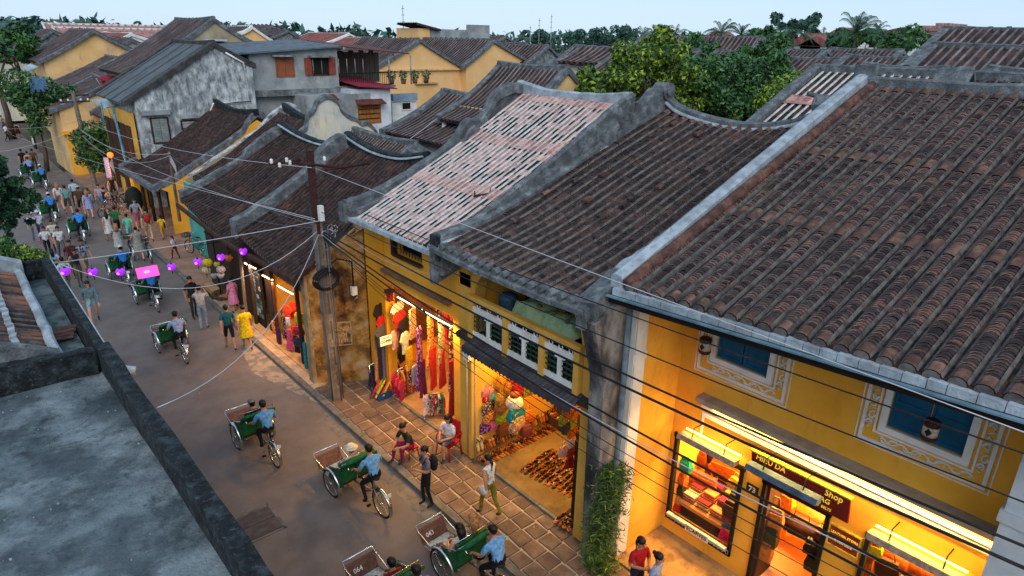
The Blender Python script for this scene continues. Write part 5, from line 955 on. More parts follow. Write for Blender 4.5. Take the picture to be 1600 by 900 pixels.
# white/grey annex with blue window
Hw = thing('white_annex', 'patchy white and grey annex with a turquoise window and a wooden lattice shutter', 'house', (24, 42, 0))
x0, x1, x2 = P(476, 150, y=42).x, P(579, 150, y=42).x, P(610, 150, y=42).x; zt = P(560, 140, y=42).z
b = MB(); b.box((x0, 42, 0), (x1, 49, P(520, 148, y=42).z)); b.build('grey_wall', M['greywall'], Hw)
b = MB(); b.box((x1, 41.98, 0), (x2, 49, zt)); b.box((P(548, 150, y=42).x, 41.99, P(520, 148, y=42).z), (x1, 49, zt)); b.build('white_wall', mat('bluish_whitewash', [(.3, '#b6bcc4'), (.7, '#d6dbe2')], scale=1, stain=('#8d949a', 1.5, .6, .8)), Hw)
a_, c_ = P(555, 135, y=42), P(616, 139, y=42); b = MB(); b.add([(a_.x, 41.6, a_.z), (c_.x, 41.6, c_.z), (c_.x, 49, c_.z+.6), (a_.x, 49, a_.z+.6), (a_.x, 41.6, a_.z+.08), (c_.x, 41.6, c_.z+.08), (c_.x, 49, c_.z+.7), (a_.x, 49, a_.z+.7)], [(3, 2, 1, 0), (4, 5, 6, 7), (0, 1, 5, 4), (1, 2, 6, 5), (2, 3, 7, 6), (3, 0, 4, 7)]); b.build('roof_sheet', M['redtin'], Hw)
latt = mat('yellow_brown_lattice', [(.3, '#8f5a24'), (.7, '#a56c30')], scale=3)
shutters(Hw, 560, 165, 594, 190, 42.0, latt, latt, 6, 0, hood=M['rust']); a_, c_ = P(560, 165, y=41.88), P(594, 190, y=41.88)
b = MB()
for f_ in (.22, .5, .78): z = c_.z+(a_.z-c_.z)*f_; b.box((a_.x, 41.90, z-.03), (c_.x, 41.94, z+.03))
b.build('lattice_rail', M['wood'], Hw)
shutters(Hw, 508, 158, 520, 178, 42.0, M['dark'], M['dark'], 1, 0, hood=M['rust'])  # near-black pane stands in for the unlit room behind the bars
for (p0, p1) in (((503, 157), (508, 178)), ((521, 157), (527, 184))): a_ = P(*p0, y=41.8); c_ = P(*p1, y=41.8); b = MB(); b.box((a_.x, 41.75, c_.z), (c_.x, 41.85, a_.z)); b.build('shutter', mat('turquoise_shutter', [(.3, '#1f8faa'), (.7, '#3aa8c0')], scale=3), Hw)
b = MB(); a_ = P(508, 158, y=41.9); c_ = P(520, 178, y=41.9)
for k in range(4): x = a_.x+(c_.x-a_.x)*(k+.5)/4; b.tube([(x, 41.85, c_.z), (x, 41.85, a_.z)], .02, 4)
for k in range(3): z = c_.z+(a_.z-c_.z)*(k+.5)/3; b.tube([(a_.x, 41.85, z), (c_.x, 41.85, z)], .02, 4)
b.build('window_bars', M['greywall'], Hw)
# roof balcony with railing and rusty wall
t = thing('roof_balcony', 'cluttered iron railed balcony with plants under a tin canopy beside the concrete annex', 'balcony', (24, 44, 6)); a = P(534, 135, y=43.6); c = P(610, 133, y=43.6)
for k in range(26): x = a.x+(c.x-a.x)*k/25; b = MB(); b.tube([(x, 43.6, a.z), (x, 43.6, a.z+.85)], .018, 4); b.build('baluster', M['black'], t)
b = MB(); b.tube([(a.x, 43.6, a.z+.85), (c.x, 43.6, a.z+.85)], .03, 5); b.tube([(a.x, 43.6, a.z+.05), (c.x, 43.6, a.z+.05)], .03, 5); b.build('rail', M['black'], t)
b = MB(); b.box((a.x-.3, 43.5, a.z-.15), (c.x+.4, 48, a.z-.02)); b.build('floor', M['conc'], t)
q0, q1 = P(533, 72, y=43.6), P(610, 86, y=43.6); b = MB(); b.add([(q0.x, 43.3, q0.z), (q0.x+5.2, 43.3, q0.z-.45), (q0.x+5.2, 49, q0.z-.1), (q0.x, 49, q0.z+.3), (q0.x, 43.3, q0.z-.08), (q0.x+5.2, 43.3, q0.z-.53), (q0.x+5.2, 49, q0.z-.18), (q0.x, 49, q0.z+.22)], [(0, 1, 2, 3), (4, 7, 6, 5), (0, 4, 5, 1), (1, 5, 6, 2), (2, 6, 7, 3), (3, 7, 4, 0)]); b.build('canopy', M['rust'], t)
b = MB(); b.tube([(q0.x+4, 43.5, q1.z), (c.x, 43.5, q1.z)], .06, 5); b.tube([(c.x-.1, 43.5, a.z), (c.x-.1, 43.5, q1.z)], .05, 5); b.tube([(q0.x+5.4, 43.5, a.z), (q0.x+5.4, 43.5, q1.z)], .05, 5); b.build('canopy_frame', M['steel'], t)
b = MB()
for k in range(11): x = q0.x+.2+k*.42; b.box((x, 47.0, a.z), (x+.38, 47.08, a.z+2.2+.1*math.sin(k*3)))
b.build('plank_wall', mat('weathered_boards', [(.3, '#55473f'), (.7, '#75655a')], scale=3, stretch=(3, 1, .2)), t)
for k in range(4): x = a.x+4.2+k*1.0; b = MB(); b.lathe((x, 44.0, a.z), [(.16, 0), (.22, .35)], 8); b.build('plant_pot', M['terra'], t)
v, k = leaves([(a.x+4.2+i*1.0, 44.0, a.z+.65, .35, .3, .35) for i in range(4)], 500, .08, 6); me = bpy.data.meshes.new('plants'); me.from_pydata((v-np.array(OFF[t.name])).tolist(), [], [(4*i, 4*i+1, 4*i+2, 4*i+3) for i in range(k)]); me.materials.append(LD); o = bpy.data.objects.new('plants', me); COL.objects.link(o); o.parent = t; o['kind'] = 'stuff'
# small white block with blue tank
t = thing('small_white_shed', 'small white wall with blue sheet and slatted vent below the yellow gables', 'shed', (27, 44, 0)); a = P(612, 150, y=43); c = P(652, 210, y=43); b = MB(); b.box((a.x, 43, 0), (c.x, 47, P(612, 160, y=43).z)); b.build('wall', M['white'], t)
b = MB(); b.box((a.x, 42.8, P(612, 158, y=43).z), (c.x, 43.2, P(612, 147, y=43).z)); b.build('blue_sheet', mat('faded_blue_sheet', [(.3, '#6a7f92'), (.7, '#8298a8')], scale=2), t); shutters(t, 628, 161, 641, 170, 43, M['dark'], M['white'], 1, 4)
# yellow twin gables
def gh(label, y0, y1, fpx, rpx, bpx, **k): ya = y1 if k.pop('far', 0) else y0; return gable_house(k.pop('name', 'tiled_house'), label, y0, y1, xz(*fpx, ya), xz(*rpx, ya), xz(*bpx, ya), **k)
I1 = gh('clean yellow gable house, left one of the twin gables in the middle distance', 62, 74, (572, 113), (655, 62), (722, 104), wallm=M['ochreclean'], sp=.5, vw=.8, vh=.1, name='yellow_gable_house', group=None)
b = MB(); a = P(590, 110, y=61.9); c = P(721, 108, y=61.9); b.box((a.x, 61.75, a.z-.1), (c.x, 62, a.z+.08)); b.box((P(660, 115, y=61.9).x, 61.85, P(660, 127, y=61.9).z), (P(667, 115, y=61.9).x, 62, a.z-.1)); b.box((P(648, 115, y=61.9).x, 61.7, P(660, 131, y=61.9).z), (P(683, 115, y=61.9).x, 62, P(660, 128.5, y=61.9).z)); b.build('wall_moulding', M['ochre3'], I1)
gh('clean yellow gable house, right one of the twin gables in the middle distance', 61, 76, (723, 104), (770, 63), (850, 108), wallm=M['ochreclean'], sp=.5, vw=.8, vh=.1, name='yellow_gable_house')
# others (label, y0, y1, front px, ridge px, back px, opts)
for lb, y0, y1, f_, r_, k_, o_ in (
 ('weathered yellow house with rounded gable top in the upper left', 78, 90, (58, 98), (145, 48), (216, 82), dict(wallm=M['ochre3'], vw=.9)),
 ('grey gabled house with small yellow chimney left of the rounded yellow gable', 108, 118, (44, 72), (82, 48), (108, 58), dict(wallm=M['conc'], vw=.8)),
 ('yellow house with arched attic window behind the big brown roof', 76, 88, (372, 52), (393, 42), (442, 73), dict(wallm=M['ochreclean'], vm=M['white'], vw=.7)),
 ('red tiled house with white verges left of the twin yellow gables', 98, 112, (500, 70), (545, 53), (563, 60), dict(wallm=M['conc'], vm=M['white'], mats=[M['redroof2']]*2, chan=M['redroof2'], vw=1.0)),
 ('second red tiled house with white verges, nearer the twin yellow gables', 90, 102, (540, 75), (580, 60), (592, 68), dict(wallm=M['conc'], vm=M['white'], mats=[M['redroof2']]*2, chan=M['redroof2'], vw=1.0)),
 ('grey gabled house right of the twin yellow gables', 60, 75, (822, 100), (856, 72), (884, 98), dict(wallm=M['conc'], vw=.8)),
 ('small brown roofed house behind the right yellow gable', 78, 92, (800, 82), (822, 68), (840, 76), dict(wallm=M['conc'], vw=.8)),
 ('brown roofed house in the upper middle left of the yellow-green tree', 42, 51, (868, 96), (897, 72), (935, 96), dict(far=1, wallm=M['conc'], vw=.7, sp=.5)),
 ('wide brown roof just left of the yellow-green tree', 24, 32, (885, 132), (955, 88), (1010, 125), dict(far=1, wallm=M['ochre3'], vw=.5, sp=.4)),
 ('long brown roof far behind the yellow-green tree', 44, 62, (985, 78), (1003, 56), (1030, 76), dict(far=1, wallm=M['white'], vw=.8, sp=.6)),
 ('small brown roofed house peeking between the two big trees', 30, 42, (1052, 108), (1092, 80), (1110, 92), dict(wallm=M['cream'], vw=.5)),
 ('dark roofed house behind the arched yellow gable', 120, 135, (402, 48), (425, 41), (445, 47), dict(wallm=M['white'], vw=.8, sp=.9)),
 ('dark roofed house further right of the arched yellow gable', 110, 128, (425, 58), (450, 48), (470, 60), dict(wallm=M['conc'], vw=.8, sp=.9)),
 ('reddish low roof in front of the long pink roof', 95, 110, (180, 62), (205, 53), (245, 64), dict(wallm=M['white'], vm=M['white'], mats=[M['redroof2']]*2, chan=M['redroof2'], vw=.5)),
 ('dark low roof behind the rounded yellow gable', 84, 95, (165, 80), (205, 62), (238, 75), dict(wallm=M['greywall'], vw=.6)),
 ('brown roofed house left of the concrete tower', 80, 95, (700, 78), (740, 62), (760, 74), dict(wallm=M['conc'], vw=.8)),
 ('brown roofed house right of the concrete tower', 95, 115, (758, 72), (790, 58), (815, 70), dict(wallm=M['conc'], vw=.9, sp=.7)),
 ): gh(lb, y0, y1, f_, r_, k_, group='tiled houses of the old quarter', **dict(dict(sp=.6, vh=.12), **o_))
# roofs behind C and D: temple-like roof, K2 and small ridges
K = gable_house('old_temple_roof_house', 'old house with ribbed brown roof and pale column on its porch behind the pink roof', 22, 26.8, (18.3, 6.35), (22.2, 8.72), (26.5, 6.3), wallm=M['ochre3'], sp=.3, vw=.4, sag=.3, front_over=1.2)
b = MB(); q = P(683, 183, y=26.8); b.tube([(18.6, 26.5, 0), (18.6, 26.5, 6.3)], .12, 8); b.build('column', M['white'], K)
b = MB(); b.box((18.9, 26.1, 5.0), (18.96, 26.5, 6.2)); b.build('blue_cloth', _plain('#1f3f7a', .8, 0), K)
gable_house('old_tiled_house', 'broad mottled brown roof below the porch with the pale column', 23.5, 30, (17.2, 5.45), (21, 7.25), (25, 5.5), wallm=M['greywall'], sp=.32, vw=.5, sag=.2)
CG = thing('grey_curved_gable', 'grey streaked gable with scalloped top above the pink roof ridge', 'gable wall', (24.6, 24.5, 0)); outl = smooth_path([(21.9, 7.2), (22.3, 7.6), (22.7, 7.9), (22.9, 8.3), (23.3, 8.65), (23.8, 8.7), (24.3, 8.35), (24.5, 8.0), (24.9, 7.8), (25.2, 7.4), (26.2, 6.4)], 4)
w = MB(); w.prism_y([(x, z-.12) for x, z in outl]+[(26.2, 3), (21.9, 3)], 24.4, 24.6); w.build('wall', mat('streaky_grey_render', [(.3, '#6d7676'), (.5, '#939b98'), (.7, '#b0b5b0')], scale=2, stretch=(1, 1, .12), stain=('#4d5556', 3, .54, .72, .15)), CG); coping([(x, 24.5, z) for x, z in outl], .4, .18, 'y').build('coping', M['lime'], CG)
for lb, y0, y1, f_, r_, k_ in (('short ridge and brown tiles squeezed between the curved gable and the pink roof', 22.5, 27.5, (11.9, 4.6), (14.4, 5.95), (17, 4.6)), ('tiny tiled roof beside the pink roof verge', 17.5, 20.5, (11.5, 5.3), (12.9, 6.0), (15, 5.0))): gable_house('small_tiled_roof', lb, y0, y1, f_, r_, k_, wallm=M['lime'], sp=.22, vw=.3)
# right side rows of roofs, ridge along the street
def row(label, x, rl, rr_, zr, drop=2.6, run=6.5, wall=M['conc'], sp=.36, **k):
    ya, yb = P(*rr_, x=x).y, P(*rl, x=x).y; zr = zr or P(*rl, x=x).z
    return gable_house('long_tiled_house', label, min(ya, yb), max(ya, yb), (x-run, zr-drop), (x, zr), (x+run, zr-drop), wallm=wall, group='long tiled roofs at the upper right', sp=sp, vw=.5, **k)
row('long brown roof below the big palm, back row', 62, (1298, 77), (1410, 80), None); row('brown roof left part of the back row below the villas', 60, (1232, 78), (1292, 78), None)
row('broad brown roof in the second row behind the dark green tree', 44, (1222, 91), (1316, 89), None, run=7, drop=2.9); row('broad brown roof in the second row with a green creeper', 43, (1322, 89), (1435, 91), None, run=7)
row('biggest ribbed roof in the upper right corner, back one', 47, (1475, 46), (1760, 42), None, run=9, drop=3.4, sp=.42); row('ribbed roof in the upper right corner, front one', 36, (1455, 72), (1900, 84), None, run=8, drop=3.1, sp=.36)
row('low roof with terracotta ridge just behind the yellow shop roof', 26, (1352, 106), (1480, 112), None, run=4, drop=1.5, sp=.35, mats=[T_B, M['terra']])
row('small brown roof at the right margin behind the yellow shop ridge', 25, (1545, 112), (1760, 120), None, run=4.5, drop=1.8, sp=.32, mats=[T_B, M['terra']])
row('brown roof peeking right of the dark green tree', 52, (1120, 80), (1215, 92), None, run=6)
K3 = thing('striped_roof_house', 'old roof with white mortar stripes and a pink band behind the curved ridge', 'house', (20, 9, 0))
zf = lambda y: 6.9
tile_slope(K3, 'roof_slope', 18.2, lambda y: 7.15, 2.0, [(0, 0), (4.6, 2.0)], 6.2, 10.85, .235, .022, .3, [M['pinkm']]*3+[M['terra']], T_CH, caps=[(.93, 1)], variants=3, strip=.02, mort_h=.02)
coping([(18.0+4.9*i/8, 11.0, 7.25+2.15*i/8) for i in range(9)], .35, .4, 'y').build('verge', M['lime'], K3); coping([(22.9, y, 9.38) for y in (11.1, 8, 2)], .3, .36, 'x').build('ridge', M['lime'], K3)
tile_slope(K3, 'roof_slope', 18.2, lambda y: 7.15, 2.0, [(0, 0), (4.6, 2.0)], 1.5, 6.0, .30, .07, .3, [T_B, T_BE, M['mortar'], M['terra']], T_CH, caps=[(.93, 1)], variants=3, strip=.02, mort_h=.03)
b = MB(); b.box((18.3, 1, 0), (22.8, 10.9, 7.0)); b.build('wall', M['ochre3'], K3)
b = MB(); b.add([(20.6, 8.3, 8.25), (21.1, 8.3, 8.47), (21.1, 10.8, 8.47), (20.6, 10.8, 8.25)], [(0, 1, 2, 3)]); b.build('tile_band', T_PINK, K3)
for px, lb in ((1487, 'grey triangular gable peak behind the yellow shop ridge'), (1513, 'second smaller triangular gable peak behind the yellow shop ridge')):
    c = P(px, 112 if px < 1500 else 111, x=22); t = thing('gable_peak', lb, 'gable', tuple(c)); b = MB(); b.prism_y([(22-1.0, c.z-.95), (22, c.z), (22+1.0, c.z-.95)], c.y, c.y+.3); b.build('wall', M['greywall'], t); coping([(22-1.15, c.y+.1, c.z-1.0), (22, c.y+.1, c.z+.12), (22+1.15, c.y+.1, c.z-1.0)], .5, .16, 'y').build('coping', M['lime'], t)
# concrete tower, masts, pink temple roof, villas
t = thing('concrete_rooftop_block', 'pale concrete rooftop block with a small tiled roof rising behind the twin yellow gables', 'building', (54, 75, 0)); a = P(670, 45, y=75); c = P(765, 42, y=75); b = MB(); b.box((a.x, 75, 0), (c.x, 80, a.z)); b.box((c.x-3.2, 75, a.z), (c.x, 76, P(765, 42, y=75).z+.2)); b.build('wall', M['greywall'], t)
a = P(652, 40, y=75); b = MB(); b.box((a.x, 74.8, 0), (P(670, 45, y=75).x, 80, a.z-.3)); b.build('yellow_wall', M['ochreclean'], t); simple_rows(t, (a.x+3.2, 74.4, a.z-.45), (a.x+3.2, 79, a.z-.45), (a.x-.5, 74.4, a.z+.25), (a.x-.5, 79, a.z+.25), .5, .15, FARM, T_FAR)
for px, p0, p1, lb in ((629, 8, 58, 'thin radio mast left of the concrete rooftop block'), (829, 40, 62, 'shortest radio mast on the skyline'), (843, 28, 62, 'middle radio mast with banded lattice'), (862, 22, 62, 'tallest radio mast on the skyline')):
    a = P(px, p0, y=190); c = P(px, 70, y=190); t = thing('radio_mast', lb, 'mast', (a.x, 190, 0)); b = MB(); b.tube([(a.x, 190, 0), tuple(a)], [.22, .10], 4); b.build('mast', M['steel'], t)
    b = MB()
    for k in range(5): z = a.z*(.55+.1*k); b.tube([(a.x-.5, 190, z), (a.x+.5, 190, z)], .08, 4)
    b.build('antenna_arm', M['steel'], t)
t = thing('pink_roofed_hall', 'very long pink tiled hall with white ridges on the skyline at the left', 'hall', (35, 185, 0)); a = P(66, 37, y=185); c = P(278, 42, y=185); z0 = P(66, 47, y=185).z
for (pa, pb, zt_, zb_, yy_) in (((66, 37), (262, 41), 0, 0, 185), ((82, 43), (283, 47), 0, 0, 178)):
    u = P(*pa, y=yy_); v_ = P(*pb, y=yy_); simple_rows(t, (u.x, yy_-5, u.z-2.4), (v_.x, yy_-5, v_.z-2.4), (u.x, yy_, u.z), (v_.x, yy_, v_.z), 1.4, .3, [M['redroof']]*2, M['redroof'])
    b = MB(); b.box((u.x-.2, yy_-.2, u.z-.1), (v_.x+.2, yy_+.2, u.z+.28)); b.build('ridge', M['white'], t)
    for w_ in (u, v_): b = MB(); b.tube([(w_.x, yy_-5.2, w_.z-2.4), (w_.x, yy_, w_.z+.3)], .25, 4); b.build('verge', M['white'], t)
b = MB(); b.box((a.x, 180.5, 0), (c.x, 186, z0-.3)); b.build('wall', M['white'], t)
def villa(lb, px, py, x, w, h, roof, wallm=M['white'], rh=2.5):
    c = P(px, py, x=x); t = thing('villa', lb, 'villa', (c.x, c.y, 0), 'far villas on the skyline'); b = MB(); b.box((x, c.y-w/2, 0), (x+8, c.y+w/2, c.z)); b.build('wall', wallm, t)
    b = MB(); b.prism_x([(c.y-w/2-.4, c.z), (c.y, c.z+rh), (c.y+w/2+.4, c.z)], x-.4, x+8.4); b.build('roof', roof, t)
    for k in range(3): y_ = c.y-w*.32+k*w*.32; b = MB(); b.box((x-.08, y_-.6, c.z-2.0), (x, y_+.6, c.z-.7)); b.build('window', M['dark'], t)
villa('white villa with red roof right of the two palms', 1180, 62, 170, 9, 9, M['redroof2'], rh=2.6); villa('small pale villa with red roof left of the two palms', 1115, 62, 190, 8, 8, M['redroof2'])
villa('white villa with bright red roof under the conifers, left', 1256, 72, 140, 7, 8, M['redroof2'], mat('pale_green_wall', [(.3, '#c2d0c0'), (.7, '#d3ddd0')])); villa('white villa with bright red roof under the conifers, right', 1276, 72, 140, 7, 8, M['redroof2'], rh=2)
villa('white villa with brown roof left of the pink hotel', 1405, 58, 150, 15, 9, M['terra'], rh=1.8); villa('pale villa half hidden by palms', 1310, 58, 190, 8, 8, M['redroof2'])
t = thing('pink_hotel', 'pink and white stepped hotel with balconies above the ribbed roofs at the right', 'hotel', (160, 60, 0))
for i, (pa, pb, zt_) in enumerate((((1425, 48), (1475, 48), 0), ((1440, 44), (1505, 44), 1), ((1467, 40), (1480, 40), 2))):
    u, v_ = P(*pa, x=165+i*3), P(*pb, x=165+i*3); b = MB(); b.box((165+i*3, v_.y, 0), (175+i*3, u.y, u.z)); b.build('storey', mat('pink_render', [(.3, '#b9939a'), (.7, '#cfb0b2')], scale=.3) if i != 1 else M['white'], t)
    b = MB(); b.box((164.4+i*3, v_.y-.5, u.z), (176+i*3, u.y+.5, u.z+.5)); b.build('roof_edge', M['redroof'], t)
    n = max(2, int((u.y-v_.y)/4))
    for k in range(n):
        for l in (2.5, 5.5): b = MB(); y_ = v_.y+(k+.5)*(u.y-v_.y)/n; b.box((164.9+i*3, y_-1, u.z-l), (165+i*3, y_+1, u.z-l+1.6)); b.build('window', M['dark'], t)
# yellow house fronts on the right of the far street and things left of the street
Y1 = gable_house('yellow_street_house', 'yellow plastered house end with grey roof edge behind the leafy shrub on the far street', 57, 64, (6.6, 4.6), (10.8, 6.5), (15, 4.6), wallm=M['ochre3'], sp=.35, vw=.5)
b = MB(); b.box((7.2, 56.6, 0), (10.2, 57.0, 3.0)); b.box((6.9, 56.5, 3.0), (10.4, 57.3, 3.2)); b.build('lower_wall', M['ochre'], Y1)
gable_house('ornate_gable_house', 'low house with weathered scrolled gable beside the pale blue canopy', 52.5, 56.5, (8.9, 4.4), (12.2, 6.4), (15.5, 4.6), wallm=M['cream'], sp=.35, vw=.4)
gable_house('yellow_far_house', 'yellow wall and dark roof behind the crimson awning', 65, 76, (9.0, 5.2), (14.2, 7.6), (19, 5.2), wallm=M['ochre3'], sp=.5, vw=.6)
gable_house('far_street_house', 'far pale house at the upper left with grey roof above the street', 96, 108, (5.6, 5.8), (10.5, 8.3), (15, 6), wallm=M['cream'], sp=.6, vw=.7)
gable_house('far_street_house', 'farthest roof at the upper left margin below the green trees', 112, 126, (3, 5.2), (8, 7.4), (13, 5.5), wallm=M['ochre3'], sp=.7, vw=.7)
b = MB(); b.box((-6, 118, 0), (4.5, 128, 5.0)); b.box((2.0, 100, 0), (4.6, 112, 3.2)); o = b.build('pink_street_wall', mat('pinkish_render', [(.3, '#b79a86'), (.7, '#cbb09a')], scale=.4), None, loc=(2, 118, 0)); tag(o, 'pinkish walls closing the far end of the street', 'wall')
bl = [pxb(px, py, 60, r) for px, py, r in ((30, 130, 1.3), (45, 150, 1.3), (55, 165, 1.2), (70, 140, 1.1), (60, 190, .8), (85, 150, .8), (25, 145, 1.0), (105, 142, .7), (55, 205, .5))]
tree('loose leafy tree with blue cloth standing over the far street', (5.9, 60, 0), bl, 4200, .12, LM, 41, .14)
q = P(60, 133, y=59); b = MB()
for k in range(6): b.cbox((q.x+.16*k-.4, 59, q.z+.15*(k % 2)), (.2, .05, .9), .3)
o = b.build('blue_cloth', _plain('#5f86a8', .8, 0), None, loc=tuple(q)); tag(o, 'pale blue cloth caught in the leafy tree over the far street', 'cloth')
bl = [pxb(px, py, 52, r) for px, py, r in ((130, 215, .8), (145, 205, .9), (160, 215, .8), (140, 235, .9), (155, 245, .7), (170, 230, .7), (150, 260, .5), (162, 262, .4), (130, 250, .5), (185, 235, .5))]
tree('leafy shrub with small orange flowers beside the concrete pole', (8.8, 51.5, 0), bl, 4200, .10, LM, 43, .1, name='flowering_shrub', cat='shrub')
t = thing('roadside_cabinet', 'dark framed display board standing on the far pavement by the yellow wall', 'board', tuple(P(57, 238))); q = P(57, 238); b = MB(); b.cbox((q.x, q.y, 1.0), (.12, 1.5, 1.3)); b.build('frame', M['dark'], t); b = MB(); b.cbox((q.x-.07, q.y, 1.0), (.02, 1.1, .6)); b.build('panel', M['white'], t)

# ------------------------------------------------------------------ people
PEOPLE = []
def J(pose, s):
    """joint table facing +y for a 1.65 m adult"""
    r = random.Random(s); a = r.uniform(.7, 1.0)*(1 if r.random() < .5 else -1)
    j = {}
    if pose in ('stand', 'walk', 'camera', 'phone', 'push'):
        st = .26*a if pose in ('walk', 'push') else .05*a; lean = .05 if pose in ('walk', 'push') else .02
        j.update(pel=(0, 0, .93), wai=(0, lean*.3, 1.06), che=(0, lean*.6, 1.24), nek=(0, lean, 1.40), hd0=(0, lean+.01, 1.46), hd1=(0, lean+.03, 1.55), hd2=(0, lean+.02, 1.60))
        for sd, k in ((-1, 'L'), (1, 'R')):
            f = st*sd; j['hip'+k] = (sd*.085, 0, .88); j['kne'+k] = (sd*.095, f*.55+.05, .49); j['ank'+k] = (sd*.09, f-.05*(f < 0), .09+(.07 if f < -.1 else 0)); j['toe'+k] = (sd*.11, f+.13-.03*(f < 0), .04)
            j['sho'+k] = (sd*.165, lean*.9, 1.34); j['elb'+k] = (sd*.23, -f*.35-.02, 1.09); j['wri'+k] = (sd*.24, -f*.9+.07, .87)
        if pose == 'camera': j['elbR'] = (.26, .10, 1.20); j['wriR'] = (.12, .22, 1.45); j['elbL'] = (-.24, .12, 1.18); j['wriL'] = (-.08, .25, 1.42)
        if pose == 'phone': j['elbR'] = (.22, .05, 1.08); j['wriR'] = (.08, .27, 1.14); j['elbL'] = (-.22, .05, 1.08); j['wriL'] = (-.05, .27, 1.12)
        if pose == 'push': j['elbR'] = (.22, .18, 1.12); j['wriR'] = (.20, .42, 1.0); j['elbL'] = (-.22, .18, 1.12); j['wriL'] = (-.2, .42, 1.0)
    elif pose == 'ride':
        j.update(pel=(0, 0, .98), wai=(0, .05, 1.10), che=(0, .12, 1.27), nek=(0, .18, 1.42), hd0=(0, .20, 1.48), hd1=(0, .23, 1.57), hd2=(0, .22, 1.62))
        for sd, k in ((-1, 'L'), (1, 'R')):
            lo = a*sd > 0; j['hip'+k] = (sd*.09, .02, .95); j['kne'+k] = (sd*.12, .40, .80 if not lo else .64); j['ank'+k] = (sd*.11, .26, .40 if not lo else .22); j['toe'+k] = (sd*.12, .40, .36 if not lo else .17)
            j['sho'+k] = (sd*.18, .14, 1.36); j['elb'+k] = (sd*.27, .22, 1.12); j['wri'+k] = (sd*.24, .46, 1.02)
    elif pose in ('sit', 'stool', 'pass'):
        h = {'sit': .50, 'stool': .36, 'pass': .62}[pose]; ln = .03 if pose == 'sit' else (.20 if pose == 'stool' else -.06)
        j.update(pel=(0, 0, h), wai=(0, ln*.2+.01, h+.13), che=(0, ln*.6, h+.31), nek=(0, ln, h+.47), hd0=(0, ln+.03, h+.53), hd1=(0, ln+.06, h+.62), hd2=(0, ln+.05, h+.67))
        for sd, k in ((-1, 'L'), (1, 'R')):
            j['hip'+k] = (sd*.09, .03, h-.02); j['kne'+k] = (sd*.13, .42, h+.03 if pose != 'stool' else .48); j['ank'+k] = (sd*.11, .44+.08*a*sd, .09 if pose != 'pass' else .28); j['toe'+k] = (sd*.12, .58+.08*a*sd, .04 if pose != 'pass' else .24)
            j['sho'+k] = (sd*.165, ln*.9, h+.41); j['elb'+k] = (sd*.22, ln+.08, h+.17); j['wri'+k] = (sd*.09, ln+.27, h+.14)
    return j
